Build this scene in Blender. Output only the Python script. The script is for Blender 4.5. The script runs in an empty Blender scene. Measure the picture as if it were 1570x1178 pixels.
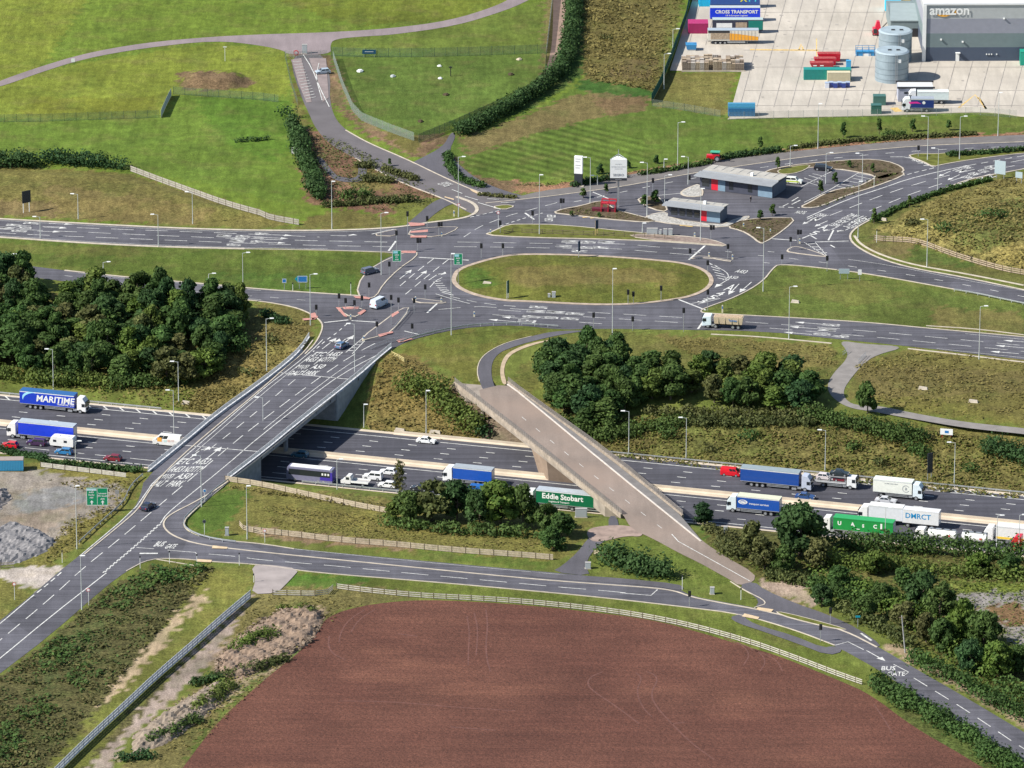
import bpy, bmesh, math, random
import numpy as np
from math import radians, sin, cos, tan, atan, atan2, pi, hypot
from mathutils import Vector, Matrix, Euler
random.seed(7); RNG = np.random.default_rng(11)
C = bpy.context.scene.collection
# ---------------------------------------------------------------- camera
F = 9300.0; DEP = radians(19.0); CH = 463.0
cam = bpy.data.objects.new('camera', bpy.data.cameras.new('camera')); C.objects.link(cam)
cam.location = (0, 0, CH); cam.rotation_euler = (radians(90) - DEP, 0, 0)
cam.data.sensor_width = 36.0; cam.data.lens = 36.0 * F / 1570.0
cam.data.clip_start = 10.0; cam.data.clip_end = 30000.0
bpy.context.scene.camera = cam
# ---------------------------------------------------------------- light
SUN_EL = radians(41.0); SAZ = (-0.955, -0.297)        # direction towards the sun on the ground
w = bpy.data.worlds.new('World'); bpy.context.scene.world = w; w.use_nodes = True
nt = w.node_tree; sky = nt.nodes.new('ShaderNodeTexSky'); sky.sky_type = 'NISHITA'; sky.sun_disc = False
sky.sun_elevation = SUN_EL; sky.sun_rotation = atan2(SAZ[0], SAZ[1]); sky.air_density = 1.0; sky.dust_density = 0.6
bg = nt.nodes['Background']; bg.inputs[1].default_value = 0.085
nt.links.new(sky.outputs[0], bg.inputs[0])
sl = bpy.data.lights.new('sun', 'SUN'); sl.energy = 4.95; sl.angle = radians(0.5); sl.color = (1.0, 0.95, 0.86)
so = bpy.data.objects.new('sun', sl); C.objects.link(so)
sd = Vector((SAZ[0] * cos(SUN_EL), SAZ[1] * cos(SUN_EL), sin(SUN_EL)))
so.rotation_euler = sd.to_track_quat('Z', 'Y').to_euler(); so.location = (-300, 900, 400)
vs = bpy.context.scene.view_settings
vs.view_transform = 'Standard'; vs.look = 'None'; vs.gamma = 1.0; vs.exposure = 0.76
bpy.context.scene.cycles.max_bounces = 6; bpy.context.scene.cycles.transparent_max_bounces = 12
# ---------------------------------------------------------------- geometry of the view: photo pixel -> place on the ground
CD, SD = cos(DEP), sin(DEP)
def U(px, py, z=0.0):
    dx = (px - 785) / F; dy = (589 - py) / F
    t = (z - CH) / (-SD + dy * CD)
    return Vector((dx * t, (CD + dy * SD) * t, z))
def proj(X, Y, Z):
    f = Y * CD - (Z - CH) * SD; u = Y * SD + (Z - CH) * CD
    return 785 + F * X / f, 589 - F * u / f
def height_px(px, py, ptop, z=0.0):
    """height of an upright thing whose foot is seen at (px,py) and whose head is seen at row ptop"""
    b = GP(px, py); a = (589 - ptop) / F
    # u = a f  with u = Y SD + (Z-CH) CD ; f = Y CD - (Z-CH) SD
    Y = b.y; q = Y * (a * CD - SD) / (CD + a * SD)
    return q + CH - b.z
ROAD_K, ROAD_C = -0.292768, 1301.717; TH = atan(ROAD_K)
def dist_m(X, Y): return (Y - (ROAD_K * X + ROAD_C)) * cos(TH)
def M(s, d, z=-7.0):                                   # motorway axes: s along (from x=0), d across
    return Vector((s * cos(TH) - d * sin(TH), ROAD_C + s * sin(TH) + d * cos(TH), z))
def sm(t): t = np.clip(t, 0, 1); return t * t * (3 - 2 * t)
def pip(poly, X, Y):
    r = np.zeros(np.shape(X), bool); n = len(poly)
    for i in range(n):
        x0, y0 = poly[i]; x1, y1 = poly[(i + 1) % n]
        if y0 == y1: continue
        c = ((y0 > Y) != (y1 > Y)) & (X < (x1 - x0) * (Y - y0) / (y1 - y0) + x0)
        r ^= c
    return r
def pdist(poly, X, Y):
    r = np.full(np.shape(X), 1e9); n = len(poly)
    for i in range(n):
        ax, ay = poly[i]; bx, by = poly[(i + 1) % n]; dx, dy = bx - ax, by - ay
        t = np.clip(((X - ax) * dx + (Y - ay) * dy) / (dx * dx + dy * dy + 1e-9), 0, 1)
        r = np.minimum(r, np.hypot(X - ax - t * dx, Y - ay - t * dy))
    return r
OX = dict(A=0, B=400, C=800, D=1170); OY = (0, 290, 580, 878)
def px(s, t=None):
    """'x y, x y' -> list; with a tile name the numbers are read from an enlarged view of the photo"""
    v = [tuple(float(c) for c in p.split()) for p in s.split(',')]
    if t is None: return v
    if '_' in t:
        a, b = t.split('_'); return [(float(a) + x / 7.85, float(b) + y / 7.85) for x, y in v]
    return [(OX[t[0]] + x / 3.925, OY[int(t[1])] + y / 3.925) for x, y in v]
def world(pts, z=0.0): return [U(x, y, z) for x, y in pts]
def w2(pts): return [tuple(U(x, y)[:2]) for x, y in pts]
def smooth(pts, it=2, closed=True):
    for _ in range(it):
        o = []; n = len(pts)
        rng = range(n) if closed else range(n - 1)
        if not closed: o.append(pts[0])
        for i in rng:
            a, b = Vector(pts[i]), Vector(pts[(i + 1) % n])
            o += [a.lerp(b, .25), a.lerp(b, .75)]
        if not closed: o.append(pts[-1])
        pts = o
    return [Vector(p) for p in pts]
BUMPS = []                                              # (polygon on the ground, height, run-out)
BUMPS.append((w2(px('1345 352, 1400 320, 1460 293, 1530 278, 1640 262, 1640 430, 1570 418, 1480 400, 1400 385, 1360 372')), 3.6, 12.0))
BUMPS.append((w2(px('712 422, 720 408, 760 396, 900 395, 1000 402, 1050 410, 1078 424, 1075 440, 1030 455, 960 462, 830 460, 740 448')), 0.8, 7.0))
BUMPS.append((w2(px('268 122, 280 113, 330 110, 375 113, 388 124, 370 137, 330 140, 285 135')), 2.0, 5.0))
BUMPS.append((w2(px('-60 262, 0 258, 200 266, 320 300, 440 335, 400 344, 200 332, -60 322')), 1.6, 10.0))
BUMPS.append((w2(px('-60 880, -20 865, 10 830, 60 795, 100 812, 60 840, 20 862')), 0.0, 5.0))
def hgt(X, Y):
    X = np.asarray(X, float); Y = np.asarray(Y, float)
    d = dist_m(X, Y)
    topn = 57 - 10 * sm((X + 56) / 10) - 5 * sm((X + 32) / 14); topn = topn + 3 * sm((X - 60) / 30)
    n = sm(0.06 + 0.94 * (d - 20.5) / (topn - 20.5)) * 0.35 + 0.65 * np.clip((d - 20.5) / (topn - 20.5), 0, 1)
    s = np.clip((-d - 20.5) / 19.5, 0, 1); s = 0.4 * sm(s) + 0.6 * s
    z = np.where(d > 0, n, s) * 7.0 - 7.0
    z = np.where(np.abs(d) < 20.5, -7.0, z)
    for poly, h, run in BUMPS:
        if h == 0: continue
        ins = pip(poly, X, Y)
        if ins.any(): z = z + np.where(ins, h * sm(pdist(poly, X, Y) / run), 0)
    return z
def hz(p): return float(hgt(np.array([p[0]]), np.array([p[1]]))[0])
def GP(x, y, top=5.0):
    """the point of the terrain seen at photo pixel (x, y)"""
    zs = np.arange(top, -7.05, -0.05)
    dx = (x - 785) / F; dy = (589 - y) / F; t = (zs - CH) / (-SD + dy * CD)
    X = dx * t; Y = (CD + dy * SD) * t
    g = hgt(X, Y) >= zs - 1e-6
    i = int(np.argmax(g)) if g.any() else len(zs) - 1
    return Vector((X[i], Y[i], float(hgt(X[i:i + 1], Y[i:i + 1])[0])))
# ---------------------------------------------------------------- objects
def put(o, parent=None):
    C.objects.link(o)
    if parent is not None: o.parent = parent
    return o
def tag(o, label, cat, group=None):
    o['label'] = label; o['category'] = cat
    if group: o['group'] = group
    return o
def struct(o, kind='structure'): o['kind'] = kind; return o
def empty(name, loc, rz=0.0, label=None, cat=None, group=None):
    o = bpy.data.objects.new(name, None); put(o); o.location = loc; o.rotation_euler = (0, 0, rz); o.empty_display_size = .5
    if label: tag(o, label, cat, group)
    return o
def mesh(name, verts, faces, mats, parent=None, mi=None, smooth_=False):
    me = bpy.data.meshes.new(name); me.from_pydata([tuple(v) for v in verts], [], [tuple(f) for f in faces])
    for m in (mats if isinstance(mats, (list, tuple)) else [mats]): me.materials.append(m)
    if mi is not None: me.polygons.foreach_set('material_index', np.asarray(mi, np.int32))
    if smooth_: me.polygons.foreach_set('use_smooth', np.ones(len(me.polygons), bool))
    me.update()
    return put(bpy.data.objects.new(name, me), parent)
class MB:
    """collects simple solids, then becomes one mesh"""
    def __init__(s): s.v = []; s.f = []; s.m = []; s.cur = 0
    def add(s, vs_, fs):
        n = len(s.v); s.v += [Vector(v) for v in vs_]; s.f += [[i + n for i in f] for f in fs]; s.m += [s.cur] * len(fs); return s
    def box(s, x0, x1, y0, y1, z0, z1):
        return s.add([(x0, y0, z0), (x1, y0, z0), (x1, y1, z0), (x0, y1, z0), (x0, y0, z1), (x1, y0, z1), (x1, y1, z1), (x0, y1, z1)],
                     [(0, 3, 2, 1), (4, 5, 6, 7), (0, 1, 5, 4), (1, 2, 6, 5), (2, 3, 7, 6), (3, 0, 4, 7)])
    def frus(s, b, t):                                  # two 4-point rings
        return s.add(list(b) + list(t), [(0, 3, 2, 1), (4, 5, 6, 7), (0, 1, 5, 4), (1, 2, 6, 5), (2, 3, 7, 6), (3, 0, 4, 7)])
    def tube(s, a, b, r0, r1=None, n=6, caps=True):
        a, b = Vector(a), Vector(b); r1 = r0 if r1 is None else r1
        q = (b - a).to_track_quat('Z', 'Y'); vs_ = []
        for c, r in ((a, r0), (b, r1)):
            for i in range(n): vs_.append(c + q @ Vector((r * cos(2 * pi * i / n), r * sin(2 * pi * i / n), 0)))
        fs = [(i, (i + 1) % n, n + (i + 1) % n, n + i) for i in range(n)]
        if caps: fs += [tuple(range(n - 1, -1, -1)), tuple(range(n, 2 * n))]
        return s.add(vs_, fs)
    def prism(s, prof, y0, y1):                         # (x,z) outline pushed along y
        n = len(prof); vs_ = [(x, y0, z) for x, z in prof] + [(x, y1, z) for x, z in prof]
        fs = [tuple(range(n)), tuple(range(2 * n - 1, n - 1, -1))] + [(i, n + i, n + (i + 1) % n, (i + 1) % n) for i in range(n)]
        return s.add(vs_, fs)
    def slab(s, poly, z0, z1):                          # (x,y) outline pushed upward
        n = len(poly); vs_ = [(p[0], p[1], z0) for p in poly] + [(p[0], p[1], z1) for p in poly]
        fs = [tuple(range(n, 2 * n)), tuple(range(n - 1, -1, -1))] + [(i, (i + 1) % n, n + (i + 1) % n, n + i) for i in range(n)]
        return s.add(vs_, fs)
    def strip(s, pts, wd, z0, z1, off=0.0, follow=False): # bar of width wd along a polyline of Vectors
        L = []; R = []; n = len(pts)
        for i, p in enumerate(pts):
            a = Vector(pts[max(i - 1, 0)]); b = Vector(pts[min(i + 1, n - 1)]); t = (b - a); t.z = 0; t.normalize(); nn = Vector((-t.y, t.x, 0))
            L.append(Vector(p) + nn * (off + wd / 2)); R.append(Vector(p) + nn * (off - wd / 2))
        for i in range(n - 1):
            za = pts[i].z if follow else 0; zb = pts[i + 1].z if follow else 0
            s.frus([(*R[i].xy, za + z0), (*R[i + 1].xy, zb + z0), (*L[i + 1].xy, zb + z0), (*L[i].xy, za + z0)],
                   [(*R[i].xy, za + z1), (*R[i + 1].xy, zb + z1), (*L[i + 1].xy, zb + z1), (*L[i].xy, za + z1)])
        return s
    def quad(s, a, b, c, d): return s.add([a, b, c, d], [(0, 1, 2, 3)])
    def build(s, name, mats, parent=None, sm_=False): return mesh(name, s.v, s.f, mats, parent, s.m if isinstance(mats, (list, tuple)) else None, sm_)
def flat(pts): return [Vector((p.x, p.y, 0)) for p in pts]
def resample(pts, step):
    out = [Vector(pts[0])]; acc = 0.0
    for a, b in zip(pts, pts[1:]):
        a, b = Vector(a), Vector(b); L = (b - a).length; t = step - acc
        while t <= L: out.append(a.lerp(b, t / L)); t += step
        acc = L - (t - step)
    return out
def plen(pts): return sum((Vector(b) - Vector(a)).length for a, b in zip(pts, pts[1:]))
def along(pts, s):
    for a, b in zip(pts, pts[1:]):
        a, b = Vector(a), Vector(b); L = (b - a).length
        if s <= L: return a.lerp(b, s / max(L, 1e-6)), (b - a).normalized()
        s -= L
    return Vector(pts[-1]), (Vector(pts[-1]) - Vector(pts[-2])).normalized()
def part_of(o, pts, a, b):                              # the stretch of a polyline between two lengths
    out = [along(pts, a)[0]]; s = 0
    for p, q in zip(pts, pts[1:]):
        s += (Vector(q) - Vector(p)).length
        if a < s < b: out.append(Vector(q))
    out.append(along(pts, b)[0]); return out
def copy_tree(o, parent=None):
    c = o.copy(); C.objects.link(c)
    if parent is not None: c.parent = parent
    for ch in [x for x in o.children]: copy_tree(ch, c)
    return c
# ---------------------------------------------------------------- materials
MATS = {}
def mat(name, col, rough=0.7, metal=0.0, noise=0.0, scale=1.0, bump=0.0, bscale=None, spec=0.5, coat=0.0, col2=None, detail=4.0):
    if name in MATS: return MATS[name]
    m = bpy.data.materials.new(name); m.use_nodes = True; t = m.node_tree; b = t.nodes['Principled BSDF']
    b.inputs['Roughness'].default_value = rough; b.inputs['Metallic'].default_value = metal
    b.inputs['Specular IOR Level'].default_value = spec; b.inputs['Coat Weight'].default_value = coat
    b.inputs['Base Color'].default_value = (*col, 1)
    if noise or bump or col2:
        tc = t.nodes.new('ShaderNodeTexCoord'); n = t.nodes.new('ShaderNodeTexNoise'); n.inputs['Scale'].default_value = scale; n.inputs['Detail'].default_value = detail
        t.links.new(tc.outputs['Object'], n.inputs['Vector'])
        r = t.nodes.new('ShaderNodeValToRGB'); r.color_ramp.elements[0].position = .3; r.color_ramp.elements[1].position = .7
        c2 = col2 or tuple(min(1, c * (1 + noise)) for c in col); c1 = col if col2 else tuple(c * (1 - noise) for c in col)
        r.color_ramp.elements[0].color = (*c1, 1); r.color_ramp.elements[1].color = (*c2, 1)
        t.links.new(n.outputs['Fac'], r.inputs[0]); t.links.new(r.outputs[0], b.inputs['Base Color'])
        if bump:
            n2 = n
            if bscale:
                n2 = t.nodes.new('ShaderNodeTexNoise'); n2.inputs['Scale'].default_value = bscale; n2.inputs['Detail'].default_value = 3; t.links.new(tc.outputs['Object'], n2.inputs['Vector'])
            bp = t.nodes.new('ShaderNodeBump'); bp.inputs['Strength'].default_value = bump; bp.inputs['Distance'].default_value = .3
            t.links.new(n2.outputs['Fac'], bp.inputs['Height']); t.links.new(bp.outputs[0], b.inputs['Normal'])
    MATS[name] = m; return m
def paint(name, col, rough=.35): return mat('paint_' + name, col, rough, noise=.06, scale=1.5, coat=.3)
def wnodes(name):
    """a material with noise helpers in world space: returns (material, tree, bsdf, fn(scale, detail) -> factor, fn mix)"""
    m = bpy.data.materials.new(name); m.use_nodes = True; t = m.node_tree; b = t.nodes['Principled BSDF']; g = t.nodes.new('ShaderNodeNewGeometry')
    b.inputs['Specular IOR Level'].default_value = .25; b.inputs['Roughness'].default_value = .9
    def nz(scale, detail=3.0, stretch=None, rot=0.0, rough=.55):
        n = t.nodes.new('ShaderNodeTexNoise'); n.inputs['Scale'].default_value = scale; n.inputs['Detail'].default_value = detail; n.inputs['Roughness'].default_value = rough
        src = g.outputs['Position']
        if stretch or rot:
            mp = t.nodes.new('ShaderNodeMapping'); mp.inputs['Scale'].default_value = stretch or (1, 1, 1); mp.inputs['Rotation'].default_value = (0, 0, rot)
            t.links.new(src, mp.inputs['Vector']); src = mp.outputs[0]
        t.links.new(src, n.inputs['Vector']); return n.outputs['Fac']
    def rng(x, a, b_, c, d):
        n = t.nodes.new('ShaderNodeMapRange'); n.inputs[1].default_value = a; n.inputs[2].default_value = b_; n.inputs[3].default_value = c; n.inputs[4].default_value = d
        t.links.new(x, n.inputs[0]); return n.outputs[0]
    def mix(f, a, b_, mode='MIX'):
        n = t.nodes.new('ShaderNodeMix'); n.data_type = 'RGBA'; n.blend_type = mode
        for s, v in ((n.inputs[0], f), (n.inputs[6], a), (n.inputs[7], b_)):
            if hasattr(v, 'links') or hasattr(v, 'is_linked'): t.links.new(v, s)
            elif isinstance(v, (int, float)): s.default_value = v
            else: s.default_value = (*v, 1)
        return n.outputs[2]
    def mul(a, b_):
        n = t.nodes.new('ShaderNodeMath'); n.operation = 'MULTIPLY'
        for s, v in ((n.inputs[0], a), (n.inputs[1], b_)):
            if isinstance(v, (int, float)): s.default_value = v
            else: t.links.new(v, s)
        return n.outputs[0]
    def scl(f, c): 
        n = t.nodes.new('ShaderNodeVectorMath'); n.operation = 'SCALE'
        if hasattr(c, 'is_linked'): t.links.new(c, n.inputs[0])
        else: n.inputs[0].default_value = c
        t.links.new(f, n.inputs['Scale']); return n.outputs[0]
    def bump(h, st, dist=.3):
        bp = t.nodes.new('ShaderNodeBump'); bp.inputs['Strength'].default_value = st; bp.inputs['Distance'].default_value = dist
        t.links.new(h, bp.inputs['Height']); t.links.new(bp.outputs[0], b.inputs['Normal'])
    def out(c): t.links.new(c, b.inputs['Base Color'])
    MATS[name] = m
    return m, t, b, g, nz, rng, mix, mul, scl, bump, out
def asphalt(name, col, patch=.25, grain=.12, stain=None, lanes=None, ages=.0):
    """worn surfacing: broad tone drift, areas laid at different times, fine grain and, along a lane direction, tyre-polished streaks"""
    m, t, b, g, nz, rng, mix, mul, scl, bump, out = wnodes(name)
    f = mul(rng(nz(.06, 4), .3, .7, 1 - patch, 1 + patch), rng(nz(3.5, 2), .3, .7, 1 - grain, 1 + grain))
    f = mul(f, rng(nz(.5, 3, (1, .12, 1), .3), .3, .7, .9, 1.1))
    if lanes is not None:
        f = mul(f, rng(nz(1.0, 3, (.018, .75, 1), -lanes), .33, .67, .80, 1.20)); f = mul(f, rng(nz(1.0, 2, (.05, 1.9, 1), -lanes), .35, .65, .9, 1.1))
    if ages:
        v = t.nodes.new('ShaderNodeTexVoronoi'); v.inputs['Scale'].default_value = .035; mp = t.nodes.new('ShaderNodeMapping'); mp.inputs['Scale'].default_value = (1, .7, 1); mp.inputs['Rotation'].default_value = (0, 0, .5); t.links.new(g.outputs['Position'], mp.inputs[0]); t.links.new(mp.outputs[0], v.inputs['Vector'])
        sp = t.nodes.new('ShaderNodeSeparateColor'); t.links.new(v.outputs['Color'], sp.inputs[0]); f = mul(f, rng(sp.outputs[0], 0, 1, 1 - ages, 1 + ages))
    c = scl(f, col)
    if stain: c = mix(rng(nz(.035, 5), .5, .68, 0, .8), c, stain)
    out(c); b.inputs['Roughness'].default_value = .85; bump(nz(6, 2), .15, .05); return m
ASPH = asphalt('asphalt', (.080, .079, .093), .22, .12, None, .12, .13); ASPH_M = asphalt('motorway_asphalt', (.060, .060, .073), .15, .1, None, TH)
PAVE = asphalt('footway_asphalt', (.088, .085, .098), .2); OLD = asphalt('worn_bridge_asphalt', (.205, .165, .14), .15, .1, (.25, .19, .155))
TRACK = asphalt('pinkish_track', (.20, .165, .17), .15); CONC = asphalt('yard_concrete', (.40, .365, .315), .14, .06, (.33, .30, .265))
PINK = mat('tactile_paving', (.42, .20, .17), .8, noise=.15, scale=1); GRAV = mat('gravel_margin', (.30, .23, .19), .9, noise=.3, scale=1.2, bump=.3)
KERB = mat('kerb_concrete', (.42, .37, .30), .8, noise=.18, scale=.6); CREAM = mat('tan_concrete', (.47, .40, .31), .8, noise=.12, scale=.35)
GREYC = mat('grey_concrete', (.30, .29, .28), .8, noise=.2, scale=.4, bump=.1); WHITE = mat('road_paint', (.50, .50, .48), .7, noise=.35, scale=1.3, detail=6)
STEEL = mat('galvanised_steel', (.42, .44, .46), .45, .6, noise=.12, scale=2); DARK = mat('dark_plastic', (.02, .02, .024), .5); BLACK = mat('rubber', (.018, .018, .02), .8)
WOOD = mat('pale_timber', (.36, .30, .22), .8, noise=.25, scale=1.5); WOODG = mat('grey_timber', (.30, .30, .30), .8, noise=.25, scale=1.5); WOODB = mat('brown_timber', (.16, .12, .08), .8, noise=.25, scale=1.5)
GLASS = mat('dark_glass', (.02, .025, .03), .08, spec=.6); WPAINT = mat('white_metal', (.70, .71, .70), .4, noise=.05, scale=1)
SIGNG = mat('sign_green', (.0, .23, .10), .5); SIGNB = mat('sign_blue', (.02, .16, .42), .5); SIGNW = mat('sign_white', (.75, .76, .76), .5); SIGNK = mat('sign_back', (.025, .03, .04), .5)
COPING = mat('parapet_steel', (.55, .56, .57), .5, .1, noise=.1, scale=1); BRICKD = mat('abutment_concrete', (.24, .25, .27), .85, noise=.2, scale=.8, bump=.15)
def textmesh(txt, size, bold=0.0, shear=0.0, align='CENTER', extrude=0.0, sx=1.0):
    cu = bpy.data.curves.new('lettering', 'FONT'); cu.body = txt; cu.size = size; cu.offset = bold; cu.shear = shear; cu.align_x = align; cu.align_y = 'CENTER'; cu.extrude = extrude
    cu.resolution_u = 2
    o = bpy.data.objects.new('lettering', cu); C.objects.link(o)
    dg = bpy.context.evaluated_depsgraph_get(); me = bpy.data.meshes.new_from_object(o.evaluated_get(dg))
    bpy.data.objects.remove(o); bpy.data.curves.remove(cu)
    if sx != 1.0:
        for v in me.vertices: v.co.x *= sx
    return me
def lettering(txt, size, m, parent, loc, rot, bold=0.0, shear=0.0, align='CENTER', sx=1.0, name='lettering'):
    me = textmesh(txt, size, bold, shear, align, 0.0, sx); me.materials.clear(); me.materials.append(m)
    o = put(bpy.data.objects.new(name, me), parent); o.location = loc; o.rotation_euler = rot; return o
def offset_poly(poly, d):
    n = len(poly); A = sum(poly[i][0] * poly[(i + 1) % n][1] - poly[(i + 1) % n][0] * poly[i][1] for i in range(n)); s = 1 if A > 0 else -1; o = []
    for i in range(n):
        a, b, c = (Vector(poly[(i + k) % n][:2]) for k in (-1, 0, 1))
        e = (b - a).normalized() + (c - b).normalized()
        if e.length < 1e-6: e = c - b
        e.normalize(); o.append(Vector((b.x - e.y * s * d, b.y + e.x * s * d, 0)))
    return o
# ================================================================ terrain
def grow(a, b, step, far):
    core = list(np.arange(a, b + step, step)); out = []; s = step
    while core[-1] < far: s *= 1.35; core.append(core[-1] + s)
    s = step; lo = core[0]
    while lo > -far if a < 0 else lo > 60: s *= 1.35; lo -= s; out.append(lo)
    return np.array(out[::-1] + core)
XS = grow(-175, 175, .9, 7000); YS = grow(1085, 1715, 1.25, 9000)
GX, GY = np.meshgrid(XS, YS); GZ = hgt(GX, GY)
und = sum(np.sin(GX * a + p) * np.sin(GY * b + q) for a, b, p, q in [(.21, .17, 1, 2), (.37, .29, 4, .4), (.83, .71, 2, 5)])
rough_d = dist_m(GX, GY)
GZ = GZ + np.where((np.abs(rough_d) > 21) & (np.abs(rough_d) < 52), -.10 * np.abs(und), 0.0) * np.clip((np.abs(rough_d) - 21) / 4, 0, 1) * np.clip((52 - np.abs(rough_d)) / 8, 0, 1)
JX = GX + .8 * np.sin(GX * 1.7 + GY * .9) + RNG.normal(0, .5, GX.shape); JY = GY + 1.0 * np.sin(GY * 1.3 - GX * .7) + RNG.normal(0, .7, GX.shape)
PXV, PYV = proj(JX, JY, GZ)
COLR = np.zeros(GX.shape + (4,)); COLR[..., :3] = (.098, .118, .026); COLR[..., 3] = 0.0   # alpha: how tussocky
STR = np.zeros(GX.shape)
bri, yel, mid, deep, oli, stw, brn, red = (.100, .143, .021), (.132, .158, .024), (.092, .140, .022), (.036, .082, .016), (.118, .106, .032), (.160, .138, .046), (.125, .085, .048), (.20, .115, .07)
def zone(s, col, rough=.2, blend=1.0, tile=None, stripe=0):
    p = px(s, tile); xs = [q[0] for q in p]; ys = [q[1] for q in p]
    box = (PXV > min(xs)) & (PXV < max(xs)) & (PYV > min(ys)) & (PYV < max(ys))
    ii = np.nonzero(box); k = pip(p, PXV[ii], PYV[ii]); ii = (ii[0][k], ii[1][k])
    COLR[ii[0], ii[1], :3] = COLR[ii[0], ii[1], :3] * (1 - blend) + np.array(col) * blend; COLR[ii[0], ii[1], 3] = rough; STR[ii] = stripe
far = PYV < 345; COLR[far, :3] = bri
zone('-400 -400, 2000 -400, 2000 120, 900 60, 500 60, 0 140, -400 200', bri, .25)
zone('-200 -200, 260 -200, 120 20, 60 110, -200 130', yel, .25); zone('300 -60, 840 -60, 800 5, 700 30, 560 38, 500 30', (.10, .122, .018), .25)
zone('-200 135, 60 110, 200 84, 330 66, 440 76, 446 120, 440 150, 270 145, 250 178, 0 186, -200 190', yel, .2)
zone('60 150, 240 150, 240 170, 20 180', (.13, .14, .02), .2, .7)
zone('-200 186, 250 180, 268 146, 440 152, 450 190, 465 300, 440 315, 330 285, 200 258, 0 240, -200 240', mid, .2)
zone('300 148, 440 154, 455 220, 420 250, 330 215', (.068, .128, .017), .2, .8)
zone('270 112, 300 108, 345 110, 388 121, 386 132, 340 140, 280 138', brn, .5)
zone('-200 250, 0 250, 70 258, 200 266, 300 296, 455 340, 400 352, 0 333, -200 325', oli, .5); zone('60 280, 330 320, 300 345, 100 335', (.155, .11, .05), .4, .45); zone('-60 305, 90 310, 90 334, -60 330', brn, .4, .6)
zone('460 340, 520 320, 610 335, 600 352, 460 352', oli, .4)
zone('-200 361, 0 364, 375 382, 614 388, 560 455, 400 444, 0 396, -200 380', (.072, .10, .019), .25)
zone('300 420, 545 420, 545 452, 400 444', (.055, .10, .018), .2, .7); zone('-100 370, 200 380, 200 395, -100 385', oli, .3, .4)
zone('506 84, 640 80, 838 78, 836 120, 740 175, 645 216, 560 190, 530 165', (.074, .112, .022), .2); zone('838 0, 838 78, 640 80, 512 80, 505 60, 640 45, 760 22', (.088, .118, .022), .2)
zone('440 78, 506 84, 530 165, 560 195, 640 222, 680 205, 700 212, 640 245, 560 205, 500 150', brn, .4)
zone('520 110, 545 170, 600 210, 680 205, 640 240, 570 208, 505 120', (.20, .125, .08), .3, .7); zone('600 195, 650 215, 640 238, 590 212', oli, .3)
zone('445 80, 470 180, 500 240, 470 240, 450 150', oli, .3)
zone('465 195, 500 205, 560 240, 620 270, 680 295, 670 318, 590 330, 470 312, 460 240', (.15, .085, .055), .5); zone('545 250, 600 270, 600 295, 540 290', oli, .5, .8)
zone('600 318, 660 300, 700 310, 735 330, 700 340, 610 350', (.10, .11, .026), .3)
zone('838 -40, 900 -40, 888 120, 800 170, 690 215, 640 245, 640 225, 700 205, 830 125', brn, .4, .7)
zone('868 -60, 905 -60, 900 110, 820 165, 700 205, 690 190, 830 130, 868 40', (.04, .075, .016), .5)
zone('893 -60, 1062 -60, 1015 125, 1000 150, 895 125', (.104, .088, .030), .6); zone('960 90, 1010 95, 1000 128, 930 115', brn, .5, .4); zone('1030 -60, 1062 -60, 1020 120, 1010 110', (.105, .105, .03), .4)
zone('890 120, 1000 138, 1002 150, 930 150, 880 140', deep, .2)
zone('690 215, 830 165, 880 135, 930 150, 1000 150, 1130 180, 1570 175, 1700 175, 1700 205, 1480 207, 1270 222, 1100 245, 960 262, 860 278, 760 275, 700 262, 680 240', (.074, .112, .020), .1, 1, None, 0)
zone('720 230, 800 195, 900 185, 990 215, 1000 250, 870 276, 760 272, 700 258', (.074, .112, .020), .1, 1, None, 1)
zone('700 215, 800 180, 880 145, 1000 152, 985 172, 930 178, 820 205, 720 240', (.135, .098, .046), .3, .8); zone('900 140, 1000 150, 985 172, 930 175', (.155, .095, .055), .3, .6)
zone('1180 195, 1570 178, 1700 180, 1700 200, 1500 202, 1190 222', (.09, .11, .024), .2, .7)
zone('1005 112, 1130 110, 1115 180, 1003 163', (.118, .110, .032), .4)
zone('740 275, 850 283, 960 264, 1130 240, 1270 222, 1480 206, 1700 200, 1700 214, 1480 213, 1270 230, 1130 248, 960 275, 870 294, 790 296, 720 280, 690 250', (.22, .12, .075), .6)
zone('690 235, 720 268, 790 280, 790 300, 720 292, 675 262', brn, .6)
zone('1300 340, 1400 300, 1500 270, 1700 245, 1700 470, 1570 440, 1400 405, 1320 380', (.098, .102, .028), .4)
zone('1335 352, 1400 322, 1450 300, 1570 268, 1700 250, 1700 440, 1570 415, 1490 405, 1400 375', stw, .9); zone('1470 330, 1570 300, 1570 360, 1500 390, 1460 370', (.075, .095, .026), .9, .7); zone('1400 330, 1460 310, 1470 330, 1420 350', oli, .9, .6); zone('1520 385, 1570 370, 1570 412, 1530 405', (.19, .155, .05), .9, .7)
zone('1400 372, 1500 405, 1480 410, 1400 400', (.06, .095, .02), .4, .8); zone('1330 365, 1400 372, 1390 395, 1330 390', (.14, .105, .05), .4, .6)
zone('1190 405, 1270 412, 1570 470, 1700 490, 1700 525, 1570 518, 1320 494, 1075 478, 1130 456, 1169 433', (.078, .100, .022), .35); zone('1430 470, 1570 480, 1570 515, 1430 503', (.14, .115, .04), .4, .7); zone('1190 440, 1330 430, 1400 455, 1300 470', oli, .3, .4)
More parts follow.
